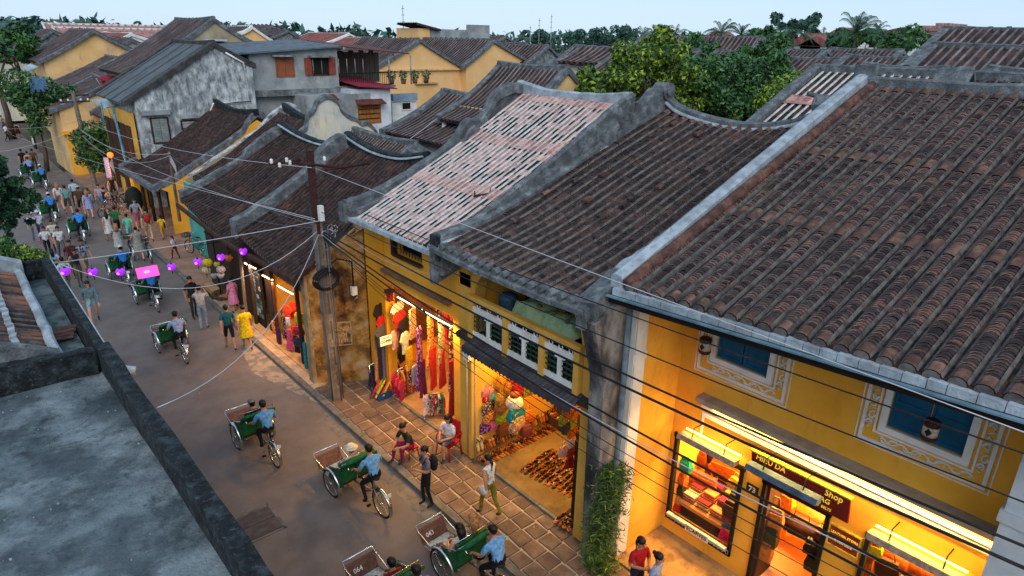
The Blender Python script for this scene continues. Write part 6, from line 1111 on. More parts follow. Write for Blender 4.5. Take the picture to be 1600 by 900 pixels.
def person(label, loc, head, pose='stand', top='#c0c0c0', bot='#202028', bl='long', sl='short', hair='short', h=1.65, sk='skin', hat=None, bag=None, dress=None, z=None, group=None, fingers=True, stripes=False):
    t = thing('person', label, 'person', tuple(loc), group, rotz=R_(head)); s = h/1.65; j = J(pose, len(PEOPLE)*7+3)
    V, E, Rr, Mi = [], [], [], []; idx = {}
    tm, bm, sm = _plain(top, .85, 0), _plain(bot, .85, 0), M[sk]; mats = [tm, bm, sm, _plain('#2a2420', .6, 0)]
    def v(n, r, p=None): idx[n] = len(V); V.append(Vector(p or j[n])); Rr.append(r if isinstance(r, tuple) else (r, r)); return idx[n]
    def e(a, b, m): E.append((idx[a], idx[b])); Mi.append(m)
    v('pel', (.145, .112)); v('wai', (.142, .105)); v('che', (.168, .118)); v('nek', (.055, .055)); v('hd0', (.06, .065)); v('hd1', (.078, .095)); v('hd2', (.072, .088))
    e('pel', 'wai', 0); e('wai', 'che', 0); e('che', 'nek', 0); e('nek', 'hd0', 2); e('hd0', 'hd1', 2); e('hd1', 'hd2', 2)
    for k in 'LR':
        v('sho'+k, .070); v('elb'+k, .042); v('wri'+k, .027); e('che', 'sho'+k, 0); 
        d = (j['wri'+k][0]-j['elb'+k][0], j['wri'+k][1]-j['elb'+k][1], j['wri'+k][2]-j['elb'+k][2]); dv = Vector(d).normalized(); w = Vector(j['wri'+k])
        me_ = Vector(j['sho'+k]).lerp(Vector(j['elb'+k]), .72); v('mid'+k, .056, me_); e('sho'+k, 'mid'+k, 0 if sl != 'none' else 2); e('mid'+k, 'elb'+k, 0 if sl == 'long' else 2); e('elb'+k, 'wri'+k, 0 if sl == 'long' else 2)
        v('pal'+k, (.036, .020), w+dv*.07); e('wri'+k, 'pal'+k, 2)
        if fingers:
            sd = dv.cross(Vector((0, 1, .3))).normalized() if abs(dv.y) < .9 else Vector((1, 0, 0)); nn = dv.cross(sd)
            for q, (o_, l_) in enumerate(((-.030, .062), (-.010, .074), (.010, .070), (.028, .055))):
                b0 = w+dv*.095+sd*o_; v('f%d%s' % (q, k), .0095, b0); v('g%d%s' % (q, k), .008, b0+dv*l_*.75+nn*(.02+.006*q)); e('pal'+k, 'f%d%s' % (q, k), 2); e('f%d%s' % (q, k), 'g%d%s' % (q, k), 2)
            v('th'+k, .010, w+dv*.05+sd*-.045+nn*.012); v('ti'+k, .009, w+dv*.085+sd*-.062+nn*.02); e('pal'+k, 'th'+k, 2); e('th'+k, 'ti'+k, 2)
        v('hip'+k, .088); v('kne'+k, .056); v('ank'+k, .036); v('toe'+k, (.040, .026)); mt = 1 if bl != 'none' else 2
        e('pel', 'hip'+k, 1); mk = Vector(j['hip'+k]).lerp(Vector(j['kne'+k]), .6); v('thi'+k, .072, mk); e('hip'+k, 'thi'+k, 1); e('thi'+k, 'kne'+k, 1 if bl in ('long', 'knee') else 2)
        cf = Vector(j['kne'+k]).lerp(Vector(j['ank'+k]), .35); v('cal'+k, .052, cf); m_ = 1 if bl == 'long' else 2; e('kne'+k, 'cal'+k, m_); e('cal'+k, 'ank'+k, m_); e('ank'+k, 'toe'+k, 3)
    me = bpy.data.meshes.new('body'); me.from_pydata([p*s for p in V], E, []); o = bpy.data.objects.new('body', me); COL.objects.link(o); o.parent = t
    mo = o.modifiers.new('skin', 'SKIN'); mo.branch_smoothing = .6; sv_ = me.skin_vertices[0].data
    for i, r in enumerate(Rr): sv_[i].radius = (r[0]*s, r[1]*s); sv_[i].use_root = (i == 0)
    mo.use_smooth_shade = True; m2 = o.modifiers.new('sub', 'SUBSURF'); m2.levels = 1; m2.render_levels = 1
    PEOPLE.append((o, [p*s for p in V], list(E), list(Mi), mats, stripes))
    hd = Vector(j['hd1'])*s; hm = M['blond'] if hair == 'blond' else M['hair']; b = MB()
    if hair in ('short', 'bun', 'pony', 'long', 'blond'):
        vs0 = len(b.v); b.ball((hd.x, hd.y-.022*s, hd.z+.035*s), (.086*s, .10*s, .088*s), 12, 8)
        if hair == 'short': b.ball((hd.x, hd.y-.055*s, hd.z-.02*s), (.068*s, .055*s, .06*s), 8, 6)
        if hair == 'bun': b.ball((hd.x, hd.y-.115*s, hd.z+.07*s), (.045*s, .045*s, .045*s), 8, 6)
        if hair == 'pony': b.tube([(hd.x, hd.y-.09*s, hd.z+.02*s), (hd.x, hd.y-.14*s, hd.z-.08*s), (hd.x+.01, hd.y-.13*s, hd.z-.28*s)], [.035*s, .035*s, .012*s], 8)
        if hair in ('long', 'blond'): b.tube([(hd.x, hd.y-.05*s, hd.z+.03*s), (hd.x, hd.y-.09*s, hd.z-.1*s), (hd.x, hd.y-.11*s, hd.z-.3*s)], [.085*s, .09*s, .05*s], 10)
        b.build('hair', hm, t, local=True)
    f = MB(); f.mat(0)
    for sd in (-1, 1): f.ball((hd.x+sd*.03*s, hd.y+.088*s, hd.z+.005*s), .009*s, 6, 4); f.box((hd.x+sd*.03*s-.014*s, hd.y+.086*s, hd.z+.02*s), (hd.x+sd*.03*s+.014*s, hd.y+.093*s, hd.z+.026*s))
    f.mat(1); f.box((hd.x-.022*s, hd.y+.078*s, hd.z-.048*s), (hd.x+.022*s, hd.y+.088*s, hd.z-.038*s))
    f.mat(2); f.add([(hd.x-.012*s, hd.y+.085*s, hd.z-.022*s), (hd.x+.012*s, hd.y+.085*s, hd.z-.022*s), (hd.x, hd.y+.112*s, hd.z-.02*s), (hd.x, hd.y+.086*s, hd.z+.012*s)], [(0, 1, 2), (1, 3, 2), (3, 0, 2)])
    for sd in (-1, 1): f.ball((hd.x+sd*.08*s, hd.y+.0*s, hd.z-.01*s), (.01*s, .02*s, .03*s), 6, 5)
    o = f.build('face', [M['hair'], _plain('#8a3f38', .6, 0), sm], t, local=True)
    if dress:   # (hex, bottom z fraction from waist, flare)
        c, zb, fl = dress; b = MB(); w = Vector(j['wai'])*s; z1 = (Vector(j['che'])*s).z+.03; L_ = []
        n = 14; rows = 7; vs = []
        for r_ in range(rows):
            u = r_/(rows-1); z_ = z1*(1-u)+zb*s*u; rad = (.155 if u < .2 else .150)+(fl*max(0, u-.3))
            for q in range(n): a_ = 2*math.pi*q/n; k_ = 1+.06*math.sin(a_*5)*u; vs.append((w.x+math.cos(a_)*rad*s*k_*1.05, w.y+math.sin(a_)*rad*s*k_*.86, z_))
        b.add(vs, [(r_*n+q, r_*n+(q+1) % n, (r_+1)*n+(q+1) % n, (r_+1)*n+q) for r_ in range(rows-1) for q in range(n)], True); b.build('dress', _plain(c, .85, 0), t, local=True)
    if hat:
        b = MB(); kind, c = hat
        if kind == 'cap': b.ball((hd.x, hd.y-.01*s, hd.z+.055*s), (.095*s, .105*s, .075*s), 12, 7); b.add([(hd.x-.07*s, hd.y+.06*s, hd.z+.05*s), (hd.x+.07*s, hd.y+.06*s, hd.z+.05*s), (hd.x+.05*s, hd.y+.17*s, hd.z+.03*s), (hd.x-.05*s, hd.y+.17*s, hd.z+.03*s)], [(0, 1, 2, 3)])
        if kind == 'sun': b.lathe((hd.x, hd.y-.01, hd.z+.05*s), [(.17*s, -.01), (.175*s, 0), (.10*s, .015), (.09*s, .07*s), (.06*s, .095*s), (.01, .1*s)], 16)
        b.build('hat', _plain(c, .8, 0), t, local=True)
    if bag:
        kind, c = bag; b = MB(); ch = Vector(j['che'])*s
        if kind == 'pack': b.ball((ch.x, ch.y-.19*s, ch.z-.09*s), (.15*s, .10*s, .22*s), 12, 8); b.tube([(ch.x-.09*s, ch.y-.12*s, ch.z+.08*s), (ch.x-.10*s, ch.y+.02, ch.z+.13*s), (ch.x-.1*s, ch.y+.11*s, ch.z)], .016*s, 5); b.tube([(ch.x+.09*s, ch.y-.12*s, ch.z+.08*s), (ch.x+.10*s, ch.y+.02, ch.z+.13*s), (ch.x+.1*s, ch.y+.11*s, ch.z)], .016*s, 5); nm = 'backpack'
        else:
            b.tube([(ch.x+.10*s, ch.y, ch.z+.12*s), (ch.x-.05, ch.y-.125*s, ch.z-.05*s), (ch.x-.2*s, ch.y-.05, ch.z-.3*s)], .010*s, 5); b.ball((ch.x-.23*s, ch.y-.05*s, ch.z-.38*s), (.07*s, .13*s, .13*s), 10, 7); nm = 'shoulder_bag'
        b.build(nm, _plain(c, .8, 0), t, local=True)
    return t
# street people: label, feet pixel, heading (0 = walking away, + turns left), options
G = 'people walking in the street'
ST = [
 ('woman in white top and olive trousers passing the shoe shop with a fringed bag', (765, 812), 8, dict(pose='walk', top='#cfcfd2', bot='#7a7420', sl='none', hair='pony', bag=('bag', '#c9c2ba'), h=1.58)),
 ('man in patterned shirt with black backpack looking at his phone on the kerb', (668, 790), 78, dict(pose='phone', top='#6c6470', bot='#16181f', bag=('pack', '#131318'), h=1.60)),
 ('woman in bright yellow dress walking beside the teal shirted man', (388, 546), -12, dict(pose='walk', top='#e0c010', bot='#b58265', bl='none', hair='bun', dress=('#e0c010', .52, .12), h=1.58)),
 ('man in teal T-shirt and black shorts walking beside the yellow dress', (362, 547), -8, dict(pose='walk', top='#0f4f5c', bot='#131318', bl='knee', h=1.62)),
 ('man in beige shirt and pale jeans raising a camera', (320, 515), -25, dict(pose='camera', top='#a89f98', bot='#7f8fa6', sl='long', h=1.68)),
 ('man in black shirt facing the photographer beside the street stall', (305, 497), 195, dict(top='#1c1a1c', bot='#2a2826', h=1.66)),
 ('child in pink floral dress beside the timber pole', (368, 492), 20, dict(top='#c77ba8', bot='#b58265', bl='none', dress=('#c77ba8', .45, .14), h=1.42)),
 ('woman in grey-blue jacket and pale shorts strolling by the terrace wall', (150, 505), 168, dict(pose='walk', top='#5f7f88', bot='#8fb0b8', bl='short', sl='long', hair='long', h=1.66, sk='skin2')),
 ('small child in white top and maroon trousers skipping on the pavement', (276, 408), 30, dict(pose='walk', top='#c9c6cc', bot='#6d1422', h=1.12, hair='pony')),
 ('boy in yellow shirt and yellow shorts', (257, 377), 5, dict(pose='walk', top='#e3c020', bot='#c99a18', bl='knee', h=1.25)),
 ('man in olive T-shirt and beige shorts with a red shoulder bag', (236, 380), -5, dict(pose='walk', top='#4d6230', bot='#b39c78', bl='knee', bag=('pack', '#b3202c'), h=1.72, sk='skin2')),
 ('woman in pale grey dress with black straps pushing a bicycle', (221, 408), -4, dict(pose='push', top='#8b8880', bot='#c08d74', bl='none', sl='none', hair='bun', dress=('#98968a', .5, .14), h=1.62, sk='skin2')),
 ('woman in grey striped long top walking beside a bicycle', (190, 402), -4, dict(pose='push', top='#a8a6a4', bot='#8c8a88', sl='long', hair='blond', dress=('#aeb0b0', .55, .08), h=1.62, sk='skin2', stripes=True)),
 ('man in dark green T-shirt', (187, 372), 0, dict(pose='walk', top='#1f6a3a', bot='#1a1c28', h=1.66)),
 ('child in mint green shirt', (205, 378), 0, dict(pose='walk', top='#58c09a', bot='#6fb8b0', bl='knee', h=1.45)),
 ('woman in sleeveless white dress with black bob', (174, 378), 5, dict(pose='walk', top='#d0ccc6', bot='#b58265', bl='none', sl='none', hair='long', dress=('#d0ccc6', .5, .1), h=1.55)),
 ('man in grey T-shirt and pink shorts walking towards the camera', (218, 362), 178, dict(pose='walk', top='#8f9aa0', bot='#a8506c', bl='knee', h=1.70, sk='skin2')),
 ('man in teal checked shirt walking up the street', (110, 336), 5, dict(pose='walk', top='#5a9a94', bot='#4a4540', bl='knee', h=1.72, sk='skin2')),
 ('man in brown shirt and white cap', (131, 338), -4, dict(pose='walk', top='#4f3626', bot='#2a1e1a', bl='knee', hat=('cap', '#b8b4a8'), h=1.74)),
 ('woman in lavender tunic and white shorts with a crossbody strap', (143, 342), -6, dict(pose='walk', top='#8f9ccc', bot='#d0d0d8', bl='knee', hair='blond', dress=('#95a2d0', .62, .1), h=1.64, sk='skin2')),
 ('person in white shirt walking left of the brown shirted man', (97, 330), 4, dict(pose='walk', top='#c4c4cc', bot='#8d6a58', bl='none', hair='blond', h=1.66, sk='skin2')),
 ('man in pale blue shirt behind the brown shirted man', (121, 323), 0, dict(pose='walk', top='#9ab8cc', bot='#3a3c48', h=1.66)),
 ('girl in white T-shirt and black trousers walking towards the camera', (78, 402), 182, dict(pose='walk', top='#cdcdd0', bot='#121216', hair='pony', h=1.50)),
 ('young man in cream shirt walking towards the camera', (90, 393), 178, dict(pose='walk', top='#c2bfae', bot='#2c2a2a', h=1.58)),
 ('young man in white T-shirt with small print walking towards the camera', (100, 405), 182, dict(pose='walk', top='#d2d2d6', bot='#5a5c60', h=1.60)),
 ('left of two pedestrians in white hats under the feathery tree', (58, 378), 178, dict(pose='walk', top='#aab0c4', bot='#7a8498', hat=('sun', '#c4c8d0'), h=1.56)),
 ('right of two pedestrians in white hats under the feathery tree', (68, 376), 180, dict(pose='walk', top='#c0c6d4', bot='#4a5468', hat=('sun', '#b4bccc'), h=1.56)),
 ('man in dark red shirt beside the striped T-shirt', (119, 432), 185, dict(pose='walk', top='#5a1c20', bot='#3a342e', h=1.66)),
 ('man in navy and white striped T-shirt', (137, 432), 190, dict(pose='walk', top='#9aa4b8', bot='#8a8478', bl='knee', h=1.70, stripes=True)),
 ('woman in navy tank top in front of the dark red shirt', (127, 446), 185, dict(pose='walk', top='#1f2438', bot='#6a5c4a', sl='none', hair='bun', h=1.62)),
 ('person in white shirt with bright green backpack', (110, 462), 12, dict(pose='walk', top='#c6cad0', bot='#8c8668', bag=('pack', '#3f9a2c'), h=1.62)),
 ('girl with long black hair in pale blue blouse behind the terrace wall', (92, 442), 10, dict(pose='walk', top='#a8b8d4', bot='#2a2c38', hair='long', h=1.50)),
 ('woman in lavender tank top and denim shorts beside the parked bicycles', (161, 330), 160, dict(top='#a09aac', bot='#5c7aa0', bl='short', sl='none', h=1.60, sk='skin2')),
 ('woman in black tank top and denim shorts bending to a bicycle', (169, 336), -60, dict(pose='phone', top='#18161c', bot='#4a6a90', bl='short', sl='none', hair='bun', h=1.62, sk='skin2')),
 ('blonde woman in black top behind the parked bicycles', (181, 318), 170, dict(top='#121014', bot='#201e24', sl='none', hair='blond', h=1.62, sk='skin2')),
 ('man in black shirt walking on the far street', (40, 268), 5, dict(pose='walk', top='#15161c', bot='#1c1e26', h=1.66)),
 ('woman in beige dress on the far street', (49, 270), 0, dict(pose='walk', top='#b09070', bot='#a06f52', bl='none', dress=('#b09070', .4, .1), h=1.58)),
 ('man in brown shirt at the right of the far trio', (57, 268), -5, dict(pose='walk', top='#5c4630', bot='#403020', h=1.68)),
 ('man in white shirt and dark trousers crossing at the far left', (13, 222), -70, dict(pose='walk', top='#c8ccd4', bot='#23262e', h=1.68)),
 ('girl in maroon skirt and white top far up the street', (30, 215), -20, dict(pose='walk', top='#b8a8a8', bot='#5a1420', bl='none', dress=('#5a1420', .45, .15), h=1.45)),
 ('distant woman in pale top with flowers near the far shop', (8, 205), 60, dict(pose='walk', top='#a89a8c', bot='#3c4450', h=1.6)),
]
for lb, (px, py), hd_, o_ in ST:
    q = P(px, py); q.z = .10 if q.x > 6.97 else 0; person(lb, q, hd_, **o_)
q = P(1000, 850, z=1.5); person('woman in red T-shirt eating on the forecourt of the yellow shop', (q.x, q.y, .1), 165, top='#a8121c', bot='#1f2438', hair='pony', h=1.56, pose='phone')
q = P(1027, 872, z=1.5); person('woman in blue and white dotted blouse beside the red T-shirt', (q.x, q.y, .1), 190, top='#8c9cc4', bot='#3a3c50', hair='bun', h=1.52)
# text on the red shirt
# seated women
SX = P(640, 718); person('woman in dark top and magenta trousers crouched on a red stool at the kerb', (SX.x+.05, SX.y, .1), 98, pose='stool', top='#2b2a22', bot='#8c1250', hair='bun', h=1.60)
CXq = P(703, 715); person('woman in white T-shirt and patterned shorts sitting on a red plastic chair', (CXq.x, CXq.y, .1), 105, pose='sit', top='#d0ccd2', bot='#4a5068', bl='knee', hair='long', h=1.60)
t = thing('plastic_stool', 'low red plastic stool under the woman in magenta trousers', 'stool', (SX.x+.05, SX.y, .1)); b = MB(); b.cbox((0, 0, .27), (.28, .28, .03)); b.build('seat', M['red'], t, local=True)
for sx in (-1, 1):
    for sy in (-1, 1): b = MB(); b.tube([(sx*.11, sy*.11, .26), (sx*.15, sy*.15, 0)], .02, 5); b.build('leg', M['red'], t, local=True)
t = thing('plastic_chair', 'dark red plastic armchair beside the shoe shop column', 'chair', (CXq.x, CXq.y, .1), rotz=R_(105)); b = MB(); b.cbox((0, .05, .41), (.44, .44, .03)); b.build('seat', M['red'], t, local=True)
b = MB(); b.add([(-.2, -.17, .42), (.2, -.17, .42), (.23, -.28, .86), (-.23, -.28, .86), (-.2, -.2, .42), (.2, -.2, .42), (.23, -.31, .86), (-.23, -.31, .86)], [(0, 1, 2, 3), (4, 7, 6, 5), (0, 4, 5, 1), (1, 5, 6, 2), (2, 6, 7, 3), (3, 7, 4, 0)]); b.build('backrest', M['red'], t, local=True)
for sx in (-1, 1):
    b = MB(); b.tube([(sx*.23, -.2, .62), (sx*.25, .05, .64), (sx*.24, .22, .6), (sx*.22, .24, .42)], .02, 5); b.build('armrest', M['red'], t, local=True)
    for sy in (-.17, .25): b = MB(); b.tube([(sx*.19, sy, .41), (sx*.23, sy*1.15, 0)], .022, 5); b.build('leg', M['red'], t, local=True)
# ------------------------------------------------------------------ cycle rickshaws
def wheel(par, x, y, r, name='wheel', ax=0):
    b = MB(); b.tube([(x, y+r*math.cos(2*math.pi*k/28), r+r*math.sin(2*math.pi*k/28)) for k in range(28)], .022, 6, closed=True); w = b.build(name, M['rubber'], par, local=True)
    b = MB(); b.tube([(x, y+(r-.03)*math.cos(2*math.pi*k/28), r+(r-.03)*math.sin(2*math.pi*k/28)) for k in range(28)], .012, 5, closed=True); b.tube([(x-.04, y, r), (x+.04, y, r)], .025, 8)
    for k in range(18): a = 2*math.pi*k/18; b.tube([(x+(.02 if k % 2 else -.02), y, r), (x, y+(r-.03)*math.cos(a), r+(r-.03)*math.sin(a))], .0028, 3, cap=False)
    b.build('rim', M['chrome'], w, local=True); return w
def fender(par, x, y, r, a0, a1, w=.045):
    b = MB(); n = 12; vs = []
    for i in range(n+1):
        a = a0+(a1-a0)*i/n; c, s = math.cos(a), math.sin(a)
        for dx, dr in ((-w, .0), (-w*.6, .022), (w*.6, .022), (w, .0)): vs.append((x+dx, y+(r+.045+dr)*c, r+(r+.045+dr)*s))
    b.add(vs, [(i*4+k, i*4+k+1, i*4+5+k, i*4+4+k) for i in range(n) for k in range(3)], True); b.build('mudguard', M['chrome'], par, local=True)
GR, GRD = _plain('#0d5a30', .6, 0), M['green']
def cyclo():
    t = thing('cycle_rickshaw', 'cycle rickshaw on the street', 'cycle rickshaw', (0, 0, 0)); wheel(t, 0, 0, .33); wheel(t, -.43, 1.38, .33); wheel(t, .43, 1.38, .33)
    fender(t, 0, 0, .33, R_(200), R_(60)); fender(t, -.43, 1.38, .33, R_(205), R_(20)); fender(t, .43, 1.38, .33, R_(205), R_(20))
    b = MB(); b.tube([(0, 0, .33), (0, .30, .52), (0, .62, .33)], .018, 6); b.tube([(0, .30, .30), (0, .24, .86)], .02, 6); b.tube([(0, .30, .5), (0, 1.0, .36), (0, 1.38, .34)], .024, 6); b.tube([(-.40, 1.38, .33), (.40, 1.38, .33)], .02, 6)
    b.tube([(-.3, .95, .40), (-.3, 2.2, .28)], .016, 6); b.tube([(.3, .95, .40), (.3, 2.2, .28)], .016, 6); b.tube([(0, .6, .3), (0, .95, .45), (0, .92, 1.0)], .018, 6); b.tube([(-.06, 0, .33), (-.05, .2, .7)], .01, 5); b.tube([(.06, 0, .33), (.05, .2, .7)], .01, 5); b.tube([(-.16, .32, .30), (.16, .32, .30)], .014, 5)
    b.build('frame', _plain('#8d9094', .4, .7), t, local=True)
    b = MB(); b.tube([(-.33, .70, 1.0), (-.30, .86, 1.03), (.30, .86, 1.03), (.33, .70, 1.0)], .016, 6); b.build('handlebar', M['chrome'], t, local=True)
    b = MB(); b.ball((0, .18, .93), (.10, .13, .04), 10, 6); b.build('saddle', M['black'], t, local=True)
    for s in (-1, 1): b = MB(); b.cbox((s*.16, .32 + s*.06, .30+s*.08), (.09, .06, .03)); b.build('pedal', M['rubber'], t, local=True)
    b = MB(); b.cbox((0, 1.24, .50), (.72, .50, .12)); b.build('seat_cushion', _plain('#3d1c1c', .6, 0), t, local=True)
    b = MB(); b.cbox((0, .99, .78), (.74, .08, .50)); b.build('backrest', GR, t, local=True)
    for s in (-1, 1): b = MB(); b.add([(s*.39, .96, .40), (s*.39, 1.55, .40), (s*.39, 1.50, .70), (s*.39, .98, .92), (s*.36, .96, .40), (s*.36, 1.55, .40), (s*.36, 1.50, .70), (s*.36, .98, .92)], [(0, 1, 2, 3), (4, 7, 6, 5), (0, 4, 5, 1), (1, 5, 6, 2), (2, 6, 7, 3), (3, 7, 4, 0)]); b.build('side_panel', GR, t, local=True)
    for s in (-1, 1): b = MB(); b.tube([(s*.40, .95, .95), (s*.41, 1.2, .84), (s*.40, 1.55, .72), (s*.38, 1.6, .5)], .014, 6); b.build('armrest', M['chrome'], t, local=True)
    b = MB(); rr = random.Random(3)
    for k in range(5): b.tube([(-.42, .86-.03*k, 1.02+.028*k), (-.2, .84-.03*k+rr.uniform(-.02, .02), 1.05+.028*k), (.1, .85-.03*k+rr.uniform(-.02, .02), 1.06+.028*k), (.42, .86-.03*k, 1.02+.028*k)], [.035, .05, .048, .032], 7)
    b.build('folded_canopy', GRD, t, local=True)
    b = MB(); b.tube([(-.42, 1.0, .90), (-.44, .80, 1.12), (.44, .80, 1.12), (.42, 1.0, .90)], .011, 6); b.tube([(-.42, 1.0, .90), (-.43, .90, 1.18), (.43, .90, 1.18), (.42, 1.0, .90)], .009, 6); b.build('canopy_hoop', M['chrome'], t, local=True)
    b = MB(); b.add([(-.31, 1.55, .30), (.31, 1.55, .30), (.31, 2.1, .26), (-.31, 2.1, .26), (-.31, 1.55, .27), (.31, 1.55, .27), (.31, 2.1, .23), (-.31, 2.1, .23)], [(0, 1, 2, 3), (4, 7, 6, 5), (0, 4, 5, 1), (1, 5, 6, 2), (2, 6, 7, 3), (3, 7, 4, 0)]); b.build('footboard', _plain('#9fb0b8', .5, 0), t, local=True)
    b = MB(); b.add([(-.31, 2.1, .26), (.31, 2.1, .26), (.33, 2.3, .52), (-.33, 2.3, .52), (-.31, 2.12, .25), (.31, 2.12, .25), (.33, 2.32, .51), (-.33, 2.32, .51)], [(0, 1, 2, 3), (4, 7, 6, 5), (0, 4, 5, 1), (1, 5, 6, 2), (2, 6, 7, 3), (3, 7, 4, 0)]); b.build('front_panel', _plain('#6d4a40', .5, 0), t, local=True)
    b = MB(); b.tube([(-.33, 1.6, .36), (-.34, 2.25, .50), (-.32, 2.36, .58), (.32, 2.36, .58), (.34, 2.25, .50), (.33, 1.6, .36)], .016, 6); b.build('front_rail', M['chrome'], t, local=True)
    b = MB(); b.cbox((0, -.30, .70), (.14, .01, .09)); b.tube([(0, -.29, .66), (0, -.2, .6)], .008, 4); b.build('number_plate', M['white'], t, local=True)
    return t
CYC = [  # rear wheel contact pixel, heading, driver shirt, label, driver label
 ((291, 567), 2, '#98a8cc', 'cycle rickshaw in the middle of the street, third from the front', 'rickshaw driver in lavender shirt riding in the middle of the street', '#15151a', None),
 ((431, 728), 1, '#5f98cc', 'cycle rickshaw carrying a dark shirted passenger beside the terrace', 'rickshaw driver in blue shirt behind the dark shirted passenger', '#12121a', None),
 ((597, 806), 4, '#6ea4d4', 'cycle rickshaw nearest the magenta trousered woman, with a straw hatted rider inside', 'rickshaw driver in sky blue shirt reaching down beside the kerb', '#1c1a1e', None),
 (None, (6.22, 7.15), '#6fa8e0', 'cycle rickshaw numbered 043 carrying two women at the bottom of the photograph', 'rickshaw driver in light blue shirt behind the two women', '#15151a', None),
 (None, (4.6, 7.2), '#6fa8e0', 'cycle rickshaw numbered 064 cut off by the bottom edge', 'rickshaw driver in blue shirt at the very bottom edge', '#15151a', None),
 ((247, 487), 0, '#1f6fb8', 'cycle rickshaw with the glowing pink sign board above it', 'rickshaw driver in strong blue shirt under the pink sign board', '#1a1c28', None),
 ((202, 447), 0, '#1f74c8', 'cycle rickshaw between the purple lanterns', 'rickshaw driver in bright blue shirt and white cap between purple lanterns', '#1a2030', ('cap', '#c8ccd0')),
 ((133, 380), 0, '#2f88e0', 'cycle rickshaw with dark green hood in the middle of the crowd', 'rickshaw driver in vivid blue shirt in the middle of the crowd', '#1a1c28', None),
 ((88, 350), 4, '#2f80d0', 'cycle rickshaw beside the feathery tree', 'rickshaw driver in blue shirt with white headscarf by the feathery tree', '#1a1c28', ('cap', '#c8ccd0')),
 ((73, 298), 6, '#3f84c4', 'cycle rickshaw second farthest up the street', 'rickshaw driver in blue shirt and white cap second farthest up the street', '#1a1c28', ('cap', '#d0d4d8')),
 ((53, 284), 6, '#7fa0d4', 'farthest cycle rickshaw up the street', 'farthest rickshaw driver in pale blue shirt', '#1a1c28', None),
]
cproto = cyclo(); numtxt = {3: '043', 4: '064'}
for i, (px, hd_, top, lb, dl_, bt, ht) in enumerate(CYC):
    if px: q = P(*px); q.z = 0
    else: q = Vector((hd_[0], hd_[1], 0)); hd_ = 3
    o = cproto if i == 0 else copy_tree(cproto); o.location = q; o.rotation_euler.z = R_(hd_); o['label'] = lb; o['group'] = 'cycle rickshaws riding up the street'
    if i in numtxt:
        mt_ = Matrix.Translation((0, 2.215, .44)) @ Matrix.Rotation(math.pi/2+.55-1.2+.35, 4, 'X')
        OFF[o.name] = Vector((0, 0, 0)); text_mesh(numtxt[i], .13, 'numerals', M['white'] if i != 3 else _plain('#e0e0e4', .6, 0), o, Matrix.Translation((-.1, 2.18, .385)) @ Matrix.Rotation(R_(50), 4, 'X'))
    r = Matrix.Rotation(R_(hd_), 3, 'Z') @ Vector((0, .16, 0)); person(dl_, (q.x+r.x, q.y+r.y, 0), hd_, pose='ride', top=top, bot=bt, hat=ht, h=1.66)
def seatpos(i, dx): px, hd_ = CYC[i][0], CYC[i][1]; q = P(*px) if px else Vector((hd_[0], hd_[1], 0)); hd_ = hd_ if px else 3; r = Matrix.Rotation(R_(hd_), 3, 'Z') @ Vector((dx, 1.15, 0)); return (q.x+r.x, q.y+r.y, 0.02)
person('rickshaw passenger in black T-shirt and grey cap seen from behind', seatpos(1, 0), 0, pose='pass', top='#17181c', bot='#2a2a30', hat=('cap', '#6d6d70'), h=1.65)
person('rickshaw passenger in cream straw hat behind the green canopy', seatpos(2, 0), 0, pose='pass', top='#b8a890', bot='#8a8478', hat=('sun', '#d8ccb4'), h=1.55, sk='skin2')
person('rickshaw passenger with long straight black hair', seatpos(3, -.17), 5, pose='pass', top='#c8b8b8', bot='#7a4a58', hair='long', sl='none', h=1.62, sk='skin2')
person('rickshaw passenger with curly blonde hair and sunglasses', seatpos(3, .17), -5, pose='pass', top='#8a7068', bot='#8a8478', hair='blond', sl='none', h=1.64, sk='skin2')
person('rickshaw passenger in red top at the very bottom edge', seatpos(4, 0), 0, pose='pass', top='#8a1820', bot='#22242c', h=1.6)
# ------------------------------------------------------------------ bicycles
def bicycle():
    t = thing('bicycle', 'bicycle by the street', 'bicycle', (0, 0, 0)); r = .32; wheel(t, 0, -.5, r); wheel(t, 0, .52, r); b = MB(); F_ = M['steel']
    b.tube([(0, -.5, r), (0, -.05, .28), (0, .38, .78), (0, -.14, .72), (0, -.05, .28)], .014, 6); b.tube([(0, -.5, r), (0, -.14, .72), (0, -.18, .86)], .011, 6); b.tube([(0, .52, r), (0, .40, .72), (0, .36, .95)], .014, 6); b.build('frame', _plain('#2f3a3c', .4, .5), t, local=True)
    b = MB(); b.tube([(-.27, .22, .98), (-.2, .36, 1.0), (0, .38, .95), (.2, .36, 1.0), (.27, .22, .98)], .012, 6); b.build('handlebar', M['chrome'], t, local=True)
    b = MB(); b.ball((0, -.19, .88), (.08, .13, .035), 8, 5); b.build('saddle', M['black'], t, local=True)
    b = MB(); b.cbox((0, .62, .78), (.34, .24, .02)); 
    for sx in (-1, 1): b.cbox((sx*.17, .62, .88), (.012, .24, .2)); b.cbox((0, .62+sx*.12, .88), (.34, .012, .2))
    b.build('basket', _plain('#6f6a60', .6, .3), t, local=True)
    fender(t, 0, -.5, r, R_(180), R_(60), .03); b = MB(); b.cbox((0, -.5, .74), (.14, .34, .015)); b.build('rack', M['steel'], t, local=True)
    return t
bp = bicycle()
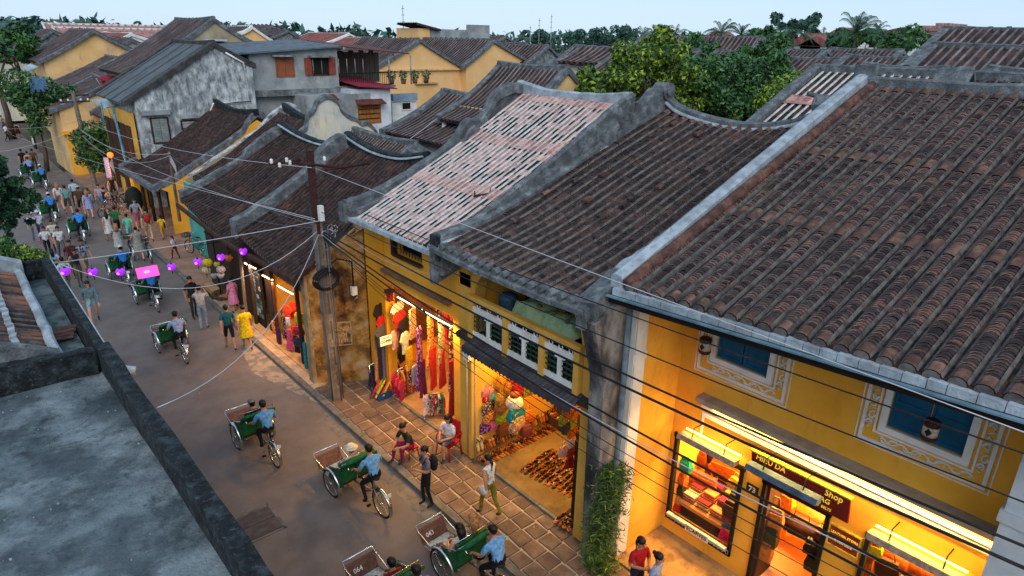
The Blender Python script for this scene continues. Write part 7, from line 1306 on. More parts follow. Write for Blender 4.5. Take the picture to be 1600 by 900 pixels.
for i, (px, hd_, lb) in enumerate((((181, 340), 75, 'parked bicycle with basket nearest the kerb in the cluster'), ((190, 330), 70, 'parked bicycle second in the cluster beside the concrete pole'), ((203, 327), 65, 'parked bicycle third in the cluster'), ((212, 320), 75, 'parked bicycle at the corner house end of the cluster'), ((155, 318), 60, 'bicycle standing behind the lavender tank top'), ((122, 261), 85, 'bicycle leaning by the yellow house end wall'), ((234, 406), -5, 'bicycle pushed by the woman in the grey dress'), ((207, 402), -4, 'bicycle pushed by the striped top'), ((309, 401), 20, 'bicycle half hidden behind the turquoise wall'), ((190, 300), 80, 'dark bicycle under the flowering shrub'))):
    o = bp if i == 0 else copy_tree(bp); q = P(*px); o.location = (q.x, q.y, .1 if q.x > 6.97 else 0); o.rotation_euler.z = R_(hd_); o['label'] = lb; o['group'] = 'bicycles by the street'
# bake the skin bodies into plain meshes with clothing by nearest bone
bpy.context.view_layer.update(); dg = bpy.context.evaluated_depsgraph_get()
for o, V, E, Mi, mats, stripes in PEOPLE:
    me = bpy.data.meshes.new_from_object(o.evaluated_get(dg)); me.name = 'body'; me.materials.clear()
    for m_ in mats: me.materials.append(m_)
    if stripes: me.materials.append(_plain('#2a3048' if 'navy' in o.parent['label'] else '#6d6c70', .85, 0))
    A_ = np.array([V[e[0]] for e in E]); D_ = np.array([V[e[1]] for e in E])-A_; dd = (D_*D_).sum(1)+1e-9; cs = np.empty(len(me.polygons)*3); me.polygons.foreach_get('center', cs); cs = cs.reshape(-1, 3)
    tt = np.clip(((cs[:, None, :]-A_[None])*D_[None]).sum(2)/dd[None], 0, 1); ds = np.linalg.norm(cs[:, None, :]-(A_[None]+tt[..., None]*D_[None]), axis=2); k = np.array(Mi)[ds.argmin(1)]
    if stripes: k = np.where((k == 0) & ((cs[:, 2]*16).astype(int) % 2 == 0), 4, k)
    me.polygons.foreach_set('material_index', k.astype(np.int32)); me.polygons.foreach_set('use_smooth', [True]*len(me.polygons)); o.modifiers.clear(); o.data = me
# ------------------------------------------------------------------ poles, cables
def pole(name, label, base, top, r0, r1, m, n=8):
    t = thing(name, label, 'pole', tuple(base)); b = MB(); b.tube([tuple(base), tuple(top)], [r0, r1], n, smooth=False); b.build('pole', m, t); return t
pb, ptp = Vector((7.25, 16.0, 0)), Vector((7.12, 16.1, 7.25))
UP = thing('utility_pole', 'tall concrete utility pole with rusty steel head and crossarms before the brown wall', 'utility pole', tuple(pb))
b = MB()
mid = pb.lerp(ptp, .74)
for s in (-1, 1): b.add([(pb.x+s*.12-.035, pb.y-.10, 0), (pb.x+s*.12+.035, pb.y-.10, 0), (pb.x+s*.12+.035, pb.y+.10, 0), (pb.x+s*.12-.035, pb.y+.10, 0), (mid.x+s*.08-.03, mid.y-.08, mid.z), (mid.x+s*.08+.03, mid.y-.08, mid.z), (mid.x+s*.08+.03, mid.y+.08, mid.z), (mid.x+s*.08-.03, mid.y+.08, mid.z)], [(0, 1, 5, 4), (1, 2, 6, 5), (2, 3, 7, 6), (3, 0, 4, 7), (4, 5, 6, 7)])
for k in range(7): u = .03+k*.15; c = pb.lerp(mid, u); h = .22 if k else .5; b.cbox((c.x, c.y, c.z+.1), (.24-.1*u, .18-.04*u, h))
b.add([(pb.x-.12, pb.y+y_, 0) for y_ in (-.04, .04)]+[(pb.x+.12, pb.y+y_, 0) for y_ in (.04, -.04)]+[(mid.x-.07, mid.y+y_, mid.z) for y_ in (-.04, .04)]+[(mid.x+.07, mid.y+y_, mid.z) for y_ in (.04, -.04)], [(0, 1, 2, 3), (0, 4, 5, 1), (2, 6, 7, 3), (3, 7, 4, 0), (1, 5, 6, 2), (4, 7, 6, 5)]); b.build('concrete_shaft', M['poleconc'], UP)
RU = mat('rusty_steel', [(.3, '#2a1816'), (.7, '#45261f')], scale=6)
b = MB(); b.box((mid.x-.09, mid.y-.08, mid.z-.3), (mid.x+.05, mid.y+.08, ptp.z)); b.build('steel_head', RU, UP)
for (p0, p1) in (((508, 265), (578, 255)), ((420, 256), (470, 250)), ((443, 252), (540, 263))):
    a, c = P(*p0, y=16.0), P(*p1, y=16.0); b = MB(); b.tube([tuple(a), tuple(c)], .035, 5); b.build('crossarm', RU, UP)
for (px, py) in ((424, 252), (437, 258), (448, 250), (453, 254), (507, 248)): c = P(px, py, y=15.95); b = MB(); b.lathe(tuple(c), [(.03, -.06), (.045, -.02), (.03, 0), (.045, .03), (.02, .06)], 8); b.build('insulator', M['white'], UP)
c = P(501, 333, y=15.9); b = MB(); b.box((c.x-.06, 15.82, c.z-.2), (c.x+.06, 15.95, c.z+.2)); b.build('meter_box', M['white'], UP)
for i, rd in enumerate((.36, .33, .30)):
    c = P(509, 436, y=15.85); t = thing('cable_coil', 'thick coil of spare black cable hung on the utility pole', 'cable', tuple(c)) if i == 0 else t; b = MB(); b.tube([(c.x+.02*i+rd*math.cos(k*math.pi/12), c.y-.03*i, c.z-.02*i+rd*.8*math.sin(k*math.pi/12)) for k in range(24)], .035, 6, closed=True); b.build('coil_loop', M['black'], t)
for i in range(7):
    c = P(515+RND.uniform(-12, 14), 362+RND.uniform(-8, 10), y=15.9); rd = RND.uniform(.05, .13); b = MB(); b.tube([(c.x+rd*math.cos(k*math.pi/7), c.y+.03*math.sin(k), c.z+rd*math.sin(k*math.pi/7)) for k in range(14)], .008, 4, closed=True)
    if i == 0: t = thing('wire_tangle', 'tangle of pale looped wires halfway up the utility pole', 'wires', tuple(c))
    b.build('wire_loop', M['wirew'], t)
b = MB()
for (x, d) in ((-.16, 0), (.17, .02), (.05, -.12)): b.tube([(7.2+x, 15.9+d, 5.2), (7.22+x, 15.9+d, 2.5), (7.25+x, 15.9+d, 0)], .02, 5)
b.build('riser_cables', M['wireg'], UP)
# things on the brown wall: meter box, cable, old sign
c = P(553, 454, y=16.5); t = thing('meter_box', 'white junction box at the right edge of the brown wall', 'box', tuple(c)); b = MB(); b.cbox(tuple(c), (.16, .12, .26)); b.build('case', M['white'], t); b = MB(); b.tube([tuple(c), (c.x-.02, c.y-.02, c.z+.9), (c.x-.5, c.y-.1, c.z+1.1), (c.x-.8, c.y-.1, c.z+.9)], .022, 5); b.build('cable', M['black'], t)
c = P(534, 521, y=16.7); t = thing('old_stencilled_sign', 'small faded framed sign with dark lettering on the mouldy brown wall', 'sign', tuple(c))
rz = Matrix.Translation(c) @ Matrix.Rotation(math.atan2(-.95, 1.38)*.8, 4, 'Z') @ Matrix.Rotation(math.pi/2, 4, 'X')
def lquad(par, name, m, x0, y0, x1, y1, d0, d1): b = MB(); b.box((x0, y0, d0), (x1, y1, d1)); me = b.mesh(name, m); me.transform(Matrix.Translation(-OFF[par.name]) @ rz); o = bpy.data.objects.new(name, me); COL.objects.link(o); o.parent = par
lquad(t, 'board', mat('peeled_sign', [(.35, '#4a3826'), (.6, '#9a7c54')], scale=6), -.27, -.36, .27, .36, 0, .02)
for q in ((-.29, -.38, -.25, .38), (.25, -.38, .29, .38), (-.25, -.38, .25, -.35), (-.25, .35, .25, .38)): lquad(t, 'frame', _plain('#b59a74', .7, 0), *q, .0, .035)
for k, w in enumerate(('VENU', 'HOI', 'ITEM')): text_mesh(w, .17, 'lettering', _plain('#c4a67c', .7, 0), t, rz @ Matrix.Translation((0, .15-.19*k, .022)))
for px, py, lb in ((672, 430, 'x'),): pass
b = MB(); a = P(728, 550, x=8.43); b.cbox((8.40, a.y-.1, a.z), (.12, .2, .3)); o = b.build('junction_box', M['white'], None, loc=(8.4, a.y-.1, a.z)); tag(o, 'pale junction box on the left column of the shoe shop', 'box')
for px, lb in ((729, 'left of two thin conduits down the shoe shop column'), (741, 'right of two thin conduits down the shoe shop column')):
    a = P(px, 560, x=8.4); b = MB(); b.tube([(8.42, a.y, a.z), (8.42, a.y, .15)], .022, 6); o = b.build('conduit', mat('tan_conduit', [(.3, '#a08a66'), (.7, '#b59c76')], scale=3), None, loc=tuple(a)); tag(o, lb, 'conduit')
# other poles
p2 = pole('concrete_pole', 'slanting weathered concrete pole at the leafy shrub on the far pavement', (7.6, 52, 0), (7.44, 52, 6.2), .17, .12, M['poleconc'])
for z in (5.9, 6.3): b = MB(); b.tube([(6.6, 52, z-.3), (8.3, 52, z-.3)], .04, 5); b.build('crossarm', RU, p2)
for x in (6.7, 7.1, 7.8, 8.2): b = MB(); b.lathe((x, 52, 5.65), [(.05, 0), (.07, .06), (.04, .14)], 8); b.build('insulator', M['white'], p2)
bpole = thing('lamp_post', 'pale blue street lamp post hanging over the bicycles', 'lamp post', (8.6, 45, 0)); a, c = P(176, 168, y=46), P(197, 254, y=44); b = MB(); b.tube([tuple(a), tuple(c)], .07, 8); b.tube([tuple(P(158, 160, y=46)), tuple(P(163, 195, y=46))], .05, 6); b.build('pole', mat('pale_blue_paint', [(.3, '#3f7285'), (.7, '#5f93a6')], scale=3), bpole); b = MB(); b.lathe((c.x, c.y, c.z-.3), [(.05, .3), (.16, .22), (.2, .05), (.1, 0)], 10); b.build('lamp_head', M['conc'], bpole); b = MB(); b.tube([(8.6, 45.6, 0), (8.5, 45.8, c.z+.4)], .05, 6); b.build('lower_post', M['wood'], bpole)
wp = pole('wooden_pole', 'thin brown wooden pole with wires standing through the corner house eave', P(281, 345, x=7.6), P(264, 238, x=7.3), .07, .05, M['wood2'])
b = MB(); q = P(264, 240, x=7.3); 
for k in range(4): b.tube([(q.x, q.y, q.z-.1*k), (q.x+.15, q.y-.1, q.z-.5-.1*k), (q.x+.1, q.y-.1, q.z-1.2)], .012, 4)
b.build('wire_bundle', M['wirew'], wp)
wp = pole('timber_post', 'pale timber post leaning in front of the low shop, between lanterns and postcards', (7.2, 22.9, .05), P(372, 370, x=7.15), .065, .05, M['wood2'])
for (px, py, lb) in ((757, 302, 'rusty television antenna bracket standing on the pink and white roof'),):
    c = P(px, 340, y=12.6); t = thing('antenna_bracket', lb, 'bracket', tuple(c)); a = P(753, 306, y=12.6); b = MB(); b.tube([tuple(c), (a.x, a.y, a.z)], .03, 5); b.build('mast', RU, t); b = MB(); b.tube([(a.x-.18, a.y+.1, a.z), (a.x+.18, a.y-.1, a.z+.05)], .03, 5); b.tube([(a.x+.18, a.y-.1, a.z+.05), (a.x+.18, a.y-.1, a.z+.2)], .014, 4); b.tube([(a.x-.15, a.y+.1, a.z), (a.x-.15, a.y+.1, a.z+.12)], .02, 4); b.build('arm', RU, t)
def cable(label, a, c, sag, r, m, name='cable', mids=()):
    a, c = Vector(a), Vector(c); pts = []
    ctl = [a]+[Vector(q) for q in mids]+[c]
    for u, v_ in zip(ctl, ctl[1:]):
        L = (v_-u).length
        for i in range(16): s = i/16; q = u.lerp(v_, s); q.z -= sag*4*s*(1-s); pts.append(q)
    pts.append(c); b = MB(); b.tube([tuple(q) for q in pts], r, 5); o = b.build(name, m, None, loc=tuple(a)); tag(o, label, 'cable'); return o
# main bundle of black cables from the pole past the balcony towards the lower right; end points on the plane x=7.0..7.6 beyond the frame
node = P(497, 362, y=15.9)
def far_end(px, py, x): return P(px, py, x=x)
for lb, st, en, sg, r, m in (
 ('thick black cable crossing highest over the yellow shop front', (505, 345), (1640, 870, 7.0), .25, .016, 'black'),
 ('second thick black cable crossing the yellow shop cornice', (505, 362), (1640, 905, 7.0), .2, .02, 'black'),
 ('third black cable running below the balcony', (505, 366), (1600, 990, 7.2), .35, .018, 'black'),
 ('black twisted cable lowest of the thick bundle', (505, 370), (1560, 1000, 7.2), .42, .018, 'black'),
 ('thin black cable over the blue shutters', (560, 330), (1640, 722, 7.3), .1, .010, 'black'),
 ('pale thin wire running just under the big eave', (490, 262), (1640, 690, 7.6), .02, .007, 'wirew'),
 ('thin black cable across the first ornate window', (500, 330), (1640, 800, 7.3), .15, .010, 'black'),
 ('pale wire crossing the scarf window', (505, 368), (1480, 925, 7.4), .55, .009, 'wirew'),
 ('thin black wire under the pale wire at the scarf window', (505, 370), (1430, 950, 7.4), .58, .007, 'black'),
 ('another thin black wire at the scarf window', (505, 371), (1400, 960, 7.5), .62, .007, 'black'),
 ('lowest thin black wire at the scarf window', (505, 372), (1340, 960, 7.5), .66, .007, 'black'),
 ): cable(lb, P(*st, y=15.9), P(en[0], en[1], x=en[2]), sg, r, M[m])
for lb, p0, x0, p1, x1, sg, r, m in (
 ('long pale wire sagging from the pole across the street to the left parapet', (495, 362), 7.0, (92, 412), 1.4, 1.0, .008, 'wirew'),
 ('straight pale cable carrying the purple lanterns over the street', (500, 345), 7.0, (78, 412), 1.5, .05, .009, 'wirew'),
 ('bright pale wire curving down from the pole towards the terrace parapet', (498, 366), 7.0, (246, 637), 1.6, .75, .009, 'wirew'),
 ('thin pale wire running from the pole up to the far left', (492, 342), 7.0, (-30, 190), 5.0, .5, .008, 'wirew'),
 ('second thin pale wire running from the pole up to the far left', (492, 345), 7.0, (120, 198), 7.4, .6, .008, 'wirew'),
 ('thin grey wire along the dark low roofs', (490, 352), 7.0, (264, 242), 7.2, .3, .008, 'wireg'),
 ('second thin grey wire along the dark low roofs', (488, 356), 7.0, (280, 300), 7.2, .3, .008, 'wireg'),
 ('pale wire from the steel pole head to the far concrete pole', (487, 262), 7.0, (118, 182), 7.4, .5, .008, 'wirew'),
 ('pale wire over the corner house roof to the concrete pole', (266, 240), 7.2, (122, 200), 7.4, .6, .010, 'wirew'),
 ('second pale wire over the corner house roof', (266, 243), 7.2, (122, 205), 7.4, 1.0, .010, 'wirew'),
 ('bunch of grey wires drooping from the concrete pole to the lamp post', (124, 205), 7.5, (200, 262), 8.4, .5, .016, 'wireg'),
 ('second bunch of grey wires drooping from the concrete pole', (124, 208), 7.5, (215, 235), 8.6, .9, .016, 'wireg'),
 ('pale wire from the concrete pole across the far street', (120, 190), 7.4, (-30, 200), 2.0, .2, .009, 'wirew'),
 ('lower pale wire from the concrete pole across the far street', (122, 200), 7.4, (-30, 240), 2.0, .3, .009, 'wirew'),
 ): cable(lb, P(*p0, x=x0), P(*p1, x=x1), sg, r, M[m])
cable('thin pale wire sagging from the clothes shop wall to the balcony column', P(545, 370, x=8.4), P(715, 427, x=8.3), .35, .007, M['wirew'])
cable('pale wire strung above the mottled roof to the porch column', P(585, 255, y=24), P(683, 185, y=26), .05, .015, M['wirew'])
# purple lanterns on the cable and paper lanterns of the stall
PUR = emis('purple_lantern', '#8a1fd0', 1.0); PURL = emis('purple_lantern_core', '#c050ff', 3.0)
def lantern(label, c, r, m, core=None, group=None, frame='#2a1020', shape='heart'):
    t = thing('silk_lantern', label, 'lantern', tuple(c), group); b = MB(); pr = [(.3, .8), (.75, .72), (1, .35), (.98, 0), (.8, -.4), (.5, -.75), (.22, -.95)] if shape == 'heart' else [(.3, .85), (.7, .65), (.95, .3), (1, 0), (.95, -.3), (.7, -.65), (.3, -.85)]
    b.lathe(tuple(c), [(a*r, z*r) for a, z in pr], 12, smooth=False); b.build('shade', m, t)
    b = MB(); b.lathe((c.x, c.y, c.z+r*.8), [(.3*r, 0), (.32*r, .12*r)], 10); b.lathe((c.x, c.y, c.z-r*1.08), [(.22*r, 0), (.24*r, .1*r)], 10); b.tube([(c.x, c.y, c.z+r*.9), (c.x, c.y, c.z+r*1.6)], .006, 4); b.tube([(c.x, c.y, c.z-r*1.05), (c.x, c.y, c.z-r*1.9)], .012, 4); b.build('frame', _plain(frame, .6, 0), t)
    if core: b = MB(); b.ball((c.x-.6*r, c.y-.62*r, c.z-.1*r), (.34*r,)*3, 8, 6); b.build('glow', core, t)
    return t
for i, (px, py, x) in enumerate(((102, 424, 1.9), (145, 425, 2.6), (188, 425, 3.3), (268, 417, 4.7), (309, 409, 5.5), (345, 402, 6.2), (380, 393, 6.6))):
    lantern('glowing purple silk lantern on the cable, %s from the left' % ['first', 'second', 'third', 'fourth', 'fifth', 'sixth', 'seventh'][i], P(px, py, x=x), .125, PUR, PURL, 'purple lanterns strung over the street')
t = thing('lit_sign_board', 'glowing pink rectangular sign board hanging over the street above a rickshaw', 'sign', tuple(P(231, 425, x=4.0))); q0, q1 = P(215, 420, x=4.0), P(247, 417, x=4.0); c = P(231, 425, x=4.0); b = MB(); b.add([(c.x-.29, c.y-.05, c.z-.14), (c.x+.29, c.y-.05, c.z-.14), (c.x+.29, c.y+.1, c.z+.14), (c.x-.29, c.y+.1, c.z+.14), (c.x-.29, c.y-.01, c.z-.16), (c.x+.29, c.y-.01, c.z-.16), (c.x+.29, c.y+.14, c.z+.12), (c.x-.29, c.y+.14, c.z+.12)], [(0, 1, 2, 3), (4, 7, 6, 5), (0, 4, 5, 1), (1, 5, 6, 2), (2, 6, 7, 3), (3, 7, 4, 0)]); b.build('panel', emis('pink_glow', '#ff3f9a', 1.3), t)
b = MB(); b.ball((c.x-.02, c.y+.03, c.z+.0), (.09, .05, .05), 8, 5); b.build('glow', emis('pink_core', '#ff80c4', 1.8), t)
for i, (px, py, x, r, col, lb, sh) in enumerate(((324, 410, 6.3, .17, '#b8a81c', 'yellow paper lantern at the top of the lantern stall', 'r'), (322, 422, 6.3, .15, '#b0a888', 'cream patterned lantern under the yellow one', 'r'), (345, 421, 6.8, .16, '#c0a0a0', 'pinkish round lantern of the lantern stall', 'r'), (339, 413, 6.9, .12, '#a8a040', 'small olive yellow lantern behind the pink one', 'r'), (335, 431, 6.7, .12, '#a8a8ac', 'left white lantern low on the stall', 'h'), (345, 430, 6.8, .13, '#b4b4b8', 'right white lantern low on the stall', 'h'), (357, 403, 6.9, .14, '#b8602c', 'orange lantern beside the purple one', 'h'))):
    lantern(lb, P(px, py, x=x), r, _plain(col, .7, 0), None, None, '#403020', 'heart' if sh == 'h' else 'r')
t = thing('lantern_stall', 'iron stand of the lantern stall with a round basket at its foot', 'stall', tuple(P(346, 465))); q = P(346, 465); b = MB(); b.tube([(q.x, q.y, 0), (q.x, q.y, 2.6), (q.x-.3, q.y, 2.8)], .025, 5); b.tube([(q.x-.5, q.y, 2.3), (q.x+.4, q.y, 2.3)], .015, 5)
for k in range(5): b.tube([(q.x-.5+.2*k, q.y, 2.3), (q.x-.5+.2*k, q.y, 1.7)], .005, 3)
b.build('stand', M['black'], t); b = MB(); b.lathe((q.x+.1, q.y-.3, 0), [(.35, 0), (.5, .18), (.52, .3), (.4, .26), (.3, .1)], 16); b.build('basket', _plain('#5a4030', .9, 0), t)
for px, py, x, y, m_, lb in ((172, 242, None, 46, 'orange', 'round glowing orange lantern under the leafy shrub'), (193, 259, None, 44.5, 'hot', 'bright orange street bulb beside the lamp post head')):
    c = P(px, py, y=y); t = thing('street_bulb', lb, 'lantern', tuple(c)); b = MB(); b.ball(tuple(c), .17 if m_ == 'orange' else .14, 10, 8); b.build('bulb', emis('orange_bulb' if m_ == 'orange' else 'hot_bulb', '#ff6a14' if m_ == 'orange' else '#ffb060', 2 if m_ == 'orange' else 12), t); b = MB(); b.tube([(c.x, c.y, c.z+.12), (c.x, c.y, c.z+.5)], .01, 4); b.build('flex', M['black'], t)
    if m_ == 'hot': lamp_point('street_bulb_light', tuple(c+Vector((-.25, -.3, -.1))), 60, (1, .42, .12))
# blue and white banner by the corner house
t = thing('banner', 'blue and white banner hanging at the corner house eave', 'banner', tuple(P(300, 292, y=33))); b = MB(); q = [P(*p, y=33) for p in ((277, 298), (302, 288), (310, 295), (290, 307))]; b.add([tuple(v) for v in q]+[(v.x, v.y+.05, v.z) for v in q], [(0, 1, 2, 3), (4, 7, 6, 5), (0, 4, 5, 1), (1, 5, 6, 2), (2, 6, 7, 3), (3, 7, 4, 0)]); b.build('cloth', _plain('#1f6fb8', .7, 0), t)
b = MB(); a, c = q[0].lerp(q[3], .5), q[1].lerp(q[2], .5); b.tube([tuple(a.lerp(c, .35)+Vector((0, -.03, 0))), tuple(a.lerp(c, .8)+Vector((0, -.03, 0)))], .06, 4); b.build('stripe', M['white'], t)
# ------------------------------------------------------------------ shop goods
def garment(par, c, w, h, col, kind='shirt', rot=0.0, name='garment', top=True, nx=(0, -1, 0)):
    """a hanging garment with sleeves and soft thickness; faces -y turned by rot about z"""
    b = MB(); s = w/2; prof = {'shirt': [(-.22, .5), (-.55, .46), (-1.0, .18), (-.78, .02), (-.56, .16), (-.54, -.5), (.54, -.5), (.56, .16), (.78, .02), (1.0, .18), (.55, .46), (.22, .5), (.0, .42)],
        'dress': [(-.2, .5), (-.38, .47), (-.42, .25), (-.36, .1), (-.55, -.2), (-.75, -.5), (.75, -.5), (.55, -.2), (.36, .1), (.42, .25), (.38, .47), (.2, .5), (0, .42)],
        'trousers': [(-.5, .5), (-.62, -.5), (-.12, -.5), (0, .1), (.12, -.5), (.62, -.5), (.5, .5)], 'cloth': [(-.5, .5), (-.53, .1), (-.48, -.2), (-.55, -.5), (.5, -.48), (.55, -.1), (.47, .2), (.5, .5)]}[kind]
    d = .028; n = len(prof); f = [(x*s, -d, z*h) for x, z in prof]; k = [(x*s, d, z*h) for x, z in prof]; cf = [(0, -d*1.7, -.05*h)]; ck = [(0, d*1.7, -.05*h)]
    vs = f+k+cf+ck; fs = [(i, (i+1) % n, 2*n) for i in range(n)]+[(n+(i+1) % n, n+i, 2*n+1) for i in range(n)]+[((i+1) % n, i, n+i, n+(i+1) % n) for i in range(n)]
    ca, sa = math.cos(rot), math.sin(rot); b.add([(c[0]+x*ca-y*sa, c[1]+x*sa+y*ca, c[2]+z) for x, y, z in vs], fs)
    if par is None: o = b.build(name, _plain(col, .85, 0) if isinstance(col, str) else col, None, loc=tuple(c)); return o
    return b.build(name, _plain(col, .85, 0) if isinstance(col, str) else col, par)
def printed(name, cols, sc=16):
    return mat(name, [(.36+.28*i/(len(cols)-1), c) for i, c in enumerate(cols)], scale=sc, detail=2, obj=False)
PR1 = printed('printed_cotton_dark', ['#14142a', '#3a2040', '#8a5a30', '#1c3050', '#c0b090'], 18); PR2 = printed('printed_cotton_purple', ['#2a1048', '#6a1a60', '#2c3a8a', '#b06a90'], 14); PR3 = printed('printed_cotton_orange', ['#a04812', '#c9742a', '#e0a860', '#7a2c10'], 10); PR4 = printed('printed_stripes', ['#b0281c', '#e0c8a0', '#1c2a60', '#d0882c', '#2a6a4a'], 12)
hangs = [ # px,py, plane ('y' or 'x'), w,h,col,kind,label
 (593, 492, 15.4, .52, .62, '#121014', 'shirt', 'black T-shirt at the top left of the clothes shop display'), (597, 508, 15.3, .52, .55, '#a01418', 'shirt', 'red T-shirt below the black one in the clothes shop'), (596, 524, 15.2, .54, .6, '#4a4a58', 'shirt', 'grey-blue T-shirt with white print in the clothes shop'),
 (621, 487, 15.0, .6, .5, '#d8cfc0', 'shirt', 'white T-shirt nearest the left tube lamp'), (624, 500, 14.9, .58, .5, '#b8201c', 'shirt', 'bright red T-shirt under the tube lamp'), (631, 512, 14.8, .5, .5, '#141216', 'shirt', 'black T-shirt in the middle of the clothes shop'),
 (617, 530, 14.9, .40, .52, '#c89a90', 'shirt', 'pale pink T-shirt hanging in front'), (633, 535, 14.6, .44, .58, '#c8cdb0', 'shirt', 'pale green-white T-shirt hanging in front'), (640, 560, 14.3, .5, .6, '#c89a18', 'cloth', 'yellow flowered scarf hanging low in the clothes shop'),
 (628, 552, 14.9, .4, .5, '#1c1816', 'shirt', 'dark brown T-shirt below the pale ones'), (645, 505, 14.3, .5, .8, PR4, 'cloth', 'striped multicoloured fabric hanging by the tube lamp'),
 (588, 560, 15.5, .26, 1.3, '#b08048', 'cloth', 'tan striped scarf hanging at the far left'), (594, 560, 15.45, .22, 1.2, '#2a2430', 'cloth', 'dark striped scarf beside the tan one'), (600, 558, 15.4, .22, 1.25, '#5a5878', 'cloth', 'blue-grey striped scarf in the row at the left'), (607, 556, 15.3, .24, 1.2, '#c07a3c', 'cloth', 'orange striped scarf in the row at the left'),
 (656, 560, 13.7, .5, 1.7, PR2, 'dress', 'long purple patterned dress in the middle of the opening'), (661, 590, 13.5, .4, 1.0, '#5a1040', 'dress', 'plum coloured long skirt at the floor'),
 (673, 530, 13.2, .55, 1.3, PR3, 'dress', 'orange patterned long dress under the right tube lamp'), (690, 525, 12.7, .55, 1.3, PR4, 'dress', 'multicoloured striped dress at the right of the clothes shop'), (677, 575, 13.1, .45, 1.1, '#c0281c', 'cloth', 'scarlet scarf trailing at the floor'), (691, 565, 12.7, .4, 1.3, '#a81c1c', 'dress', 'red long dress behind the scarlet scarf'),
 (706, 560, 12.35, .42, 1.6, PR1, 'dress', 'dark printed dress beside the column'), (707, 605, 12.3, .5, 1.5, '#7a1024', 'dress', 'crimson long skirt nearest the column'), (648, 585, 14.0, .4, .5, '#8a8aa8', 'cloth', 'lilac folded cloth low in the clothes shop')]
for px, py, y, w, h, col, kd, lb in hangs:
    c = P(px, py, y=y); o = garment(None, c, w*1.15, h*1.1, col, kd, rot=R_(28), name={'shirt': 'hanging_shirt', 'dress': 'hanging_dress', 'cloth': 'hanging_cloth'}[kd]); tag(o, lb, {'shirt': 'T-shirt', 'dress': 'dress', 'cloth': 'scarf'}[kd], 'clothes hanging in the clothes shop')
for k in range(40):
    x, y = RND.uniform(9.9, 11.4), RND.uniform(12.2, 15.4); z = RND.uniform(1.0, 2.9); kd = RND.choice(('shirt', 'dress', 'cloth', 'dress')); o = garment(None, (x, y, z), RND.uniform(.4, .6), RND.uniform(.6, 1.2), RND.choice([PR1, PR2, PR3, PR4, '#a81c1c', '#c85a1c', '#6a1a40', '#c8a890', '#1c1c24', '#c0281c']), kd, R_(RND.uniform(10, 60)), 'hanging_garment'); tag(o, 'printed garment hanging in the crowded back of the clothes shop', 'garment', 'garments crowding the back of the clothes shop')
b = MB(); b.box((9.0, 15.75, 1.2), (10.6, 15.8, 3.25)); o = b.build('display_board', mat('brown_display_board', [(.3, '#5a3418'), (.7, '#74461f')], scale=3), None, loc=(9.8, 15.77, 2.2)); tag(o, 'tall brown display board behind the T-shirts', 'board')
t = thing('red_lantern', 'small red hexagonal lantern hanging above the clothes shop T-shirts', 'lantern', tuple(P(609, 462, y=15.0))); c = P(609, 462, y=15.0); b = MB(); b.lathe(tuple(c), [(.12, .12), (.10, 0), (.09, -.1)], 6, smooth=False); b.build('shade', _plain('#7a1414', .6, 0), t); b = MB(); b.lathe((c.x, c.y, c.z+.12), [(.16, 0), (.17, .04), (.05, .08)], 6, smooth=False); b.lathe((c.x, c.y, c.z-.14), [(.11, 0), (.1, .04)], 6, smooth=False); b.build('frame', M['wood'], t)
c = P(603, 532, y=14.7); t = thing('price_sign', 'white hand-lettered sign among the clothes', 'sign', tuple(c)); b = MB(); b.cbox((c.x, c.y, c.z), (.36, .02, .28)); b.build('board', M['white'], t); text_mesh('COMBI', .11, 'lettering', _plain('#1c1c20', .6, 0), t, Matrix.Translation((c.x, c.y-.012, c.z-.02)) @ Matrix.Rotation(math.pi/2, 4, 'X')); text_mesh('SALE OFF', .05, 'lettering', _plain('#1c1c20', .6, 0), t, Matrix.Translation((c.x, c.y-.012, c.z+.085)) @ Matrix.Rotation(math.pi/2, 4, 'X'))
def rack(label, a, c, h, cols, gh, n):
    t = thing('clothes_rack', label, 'clothes rack', tuple(a.lerp(c, .5))); b = MB(); d = (c-a).normalized(); pr = Vector((-d.y, d.x, 0)); b.tube([(a.x, a.y, h+.15), (c.x, c.y, h+.15)], .014, 5)
    for e in (a, c): b.tube([(e.x+pr.x*.2, e.y+pr.y*.2, .17), (e.x, e.y, .3), (e.x, e.y, h+.15)], .014, 5); b.tube([(e.x-pr.x*.2, e.y-pr.y*.2, .17), (e.x, e.y, .3)], .014, 5)
    b.build('rail', M['chrome'], t); ang = math.atan2(d.y, d.x)+math.pi/2
    for k in range(n): q = a.lerp(c, (k+.5)/n); garment(t, (q.x, q.y, h-gh/2+.1+RND.uniform(-.03, .03)), .36+RND.uniform(-.03, .05), gh*RND.uniform(.88, 1.05), RND.choice(cols), RND.choice(('shirt', 'dress', 'cloth')), ang+RND.uniform(-.15, .15), 'garment')
    return t
def g0(px, py): q = P(px, py, z=.17); q.z = 0; return q
rack('rack of dark printed trousers at the left of the clothes shop', g0(580, 610), g0(622, 588), .85, [PR1, PR1, '#2a2038', '#4a2c3a'], .75, 17)
rack('rack of red, orange and black scarves in the middle of the clothes shop', g0(624, 622), g0(655, 606), .95, [PR1, PR4, '#a8201c', '#c8881c', '#16141c', '#7a3a1c'], .8, 15)
rack('rack of pink, red and green children clothes before the shop step', g0(663, 652), g0(695, 650), .75, [PR4, '#b01838', '#d0b8b8', '#1f6a4a', '#c83a50', PR1], .55, 17)
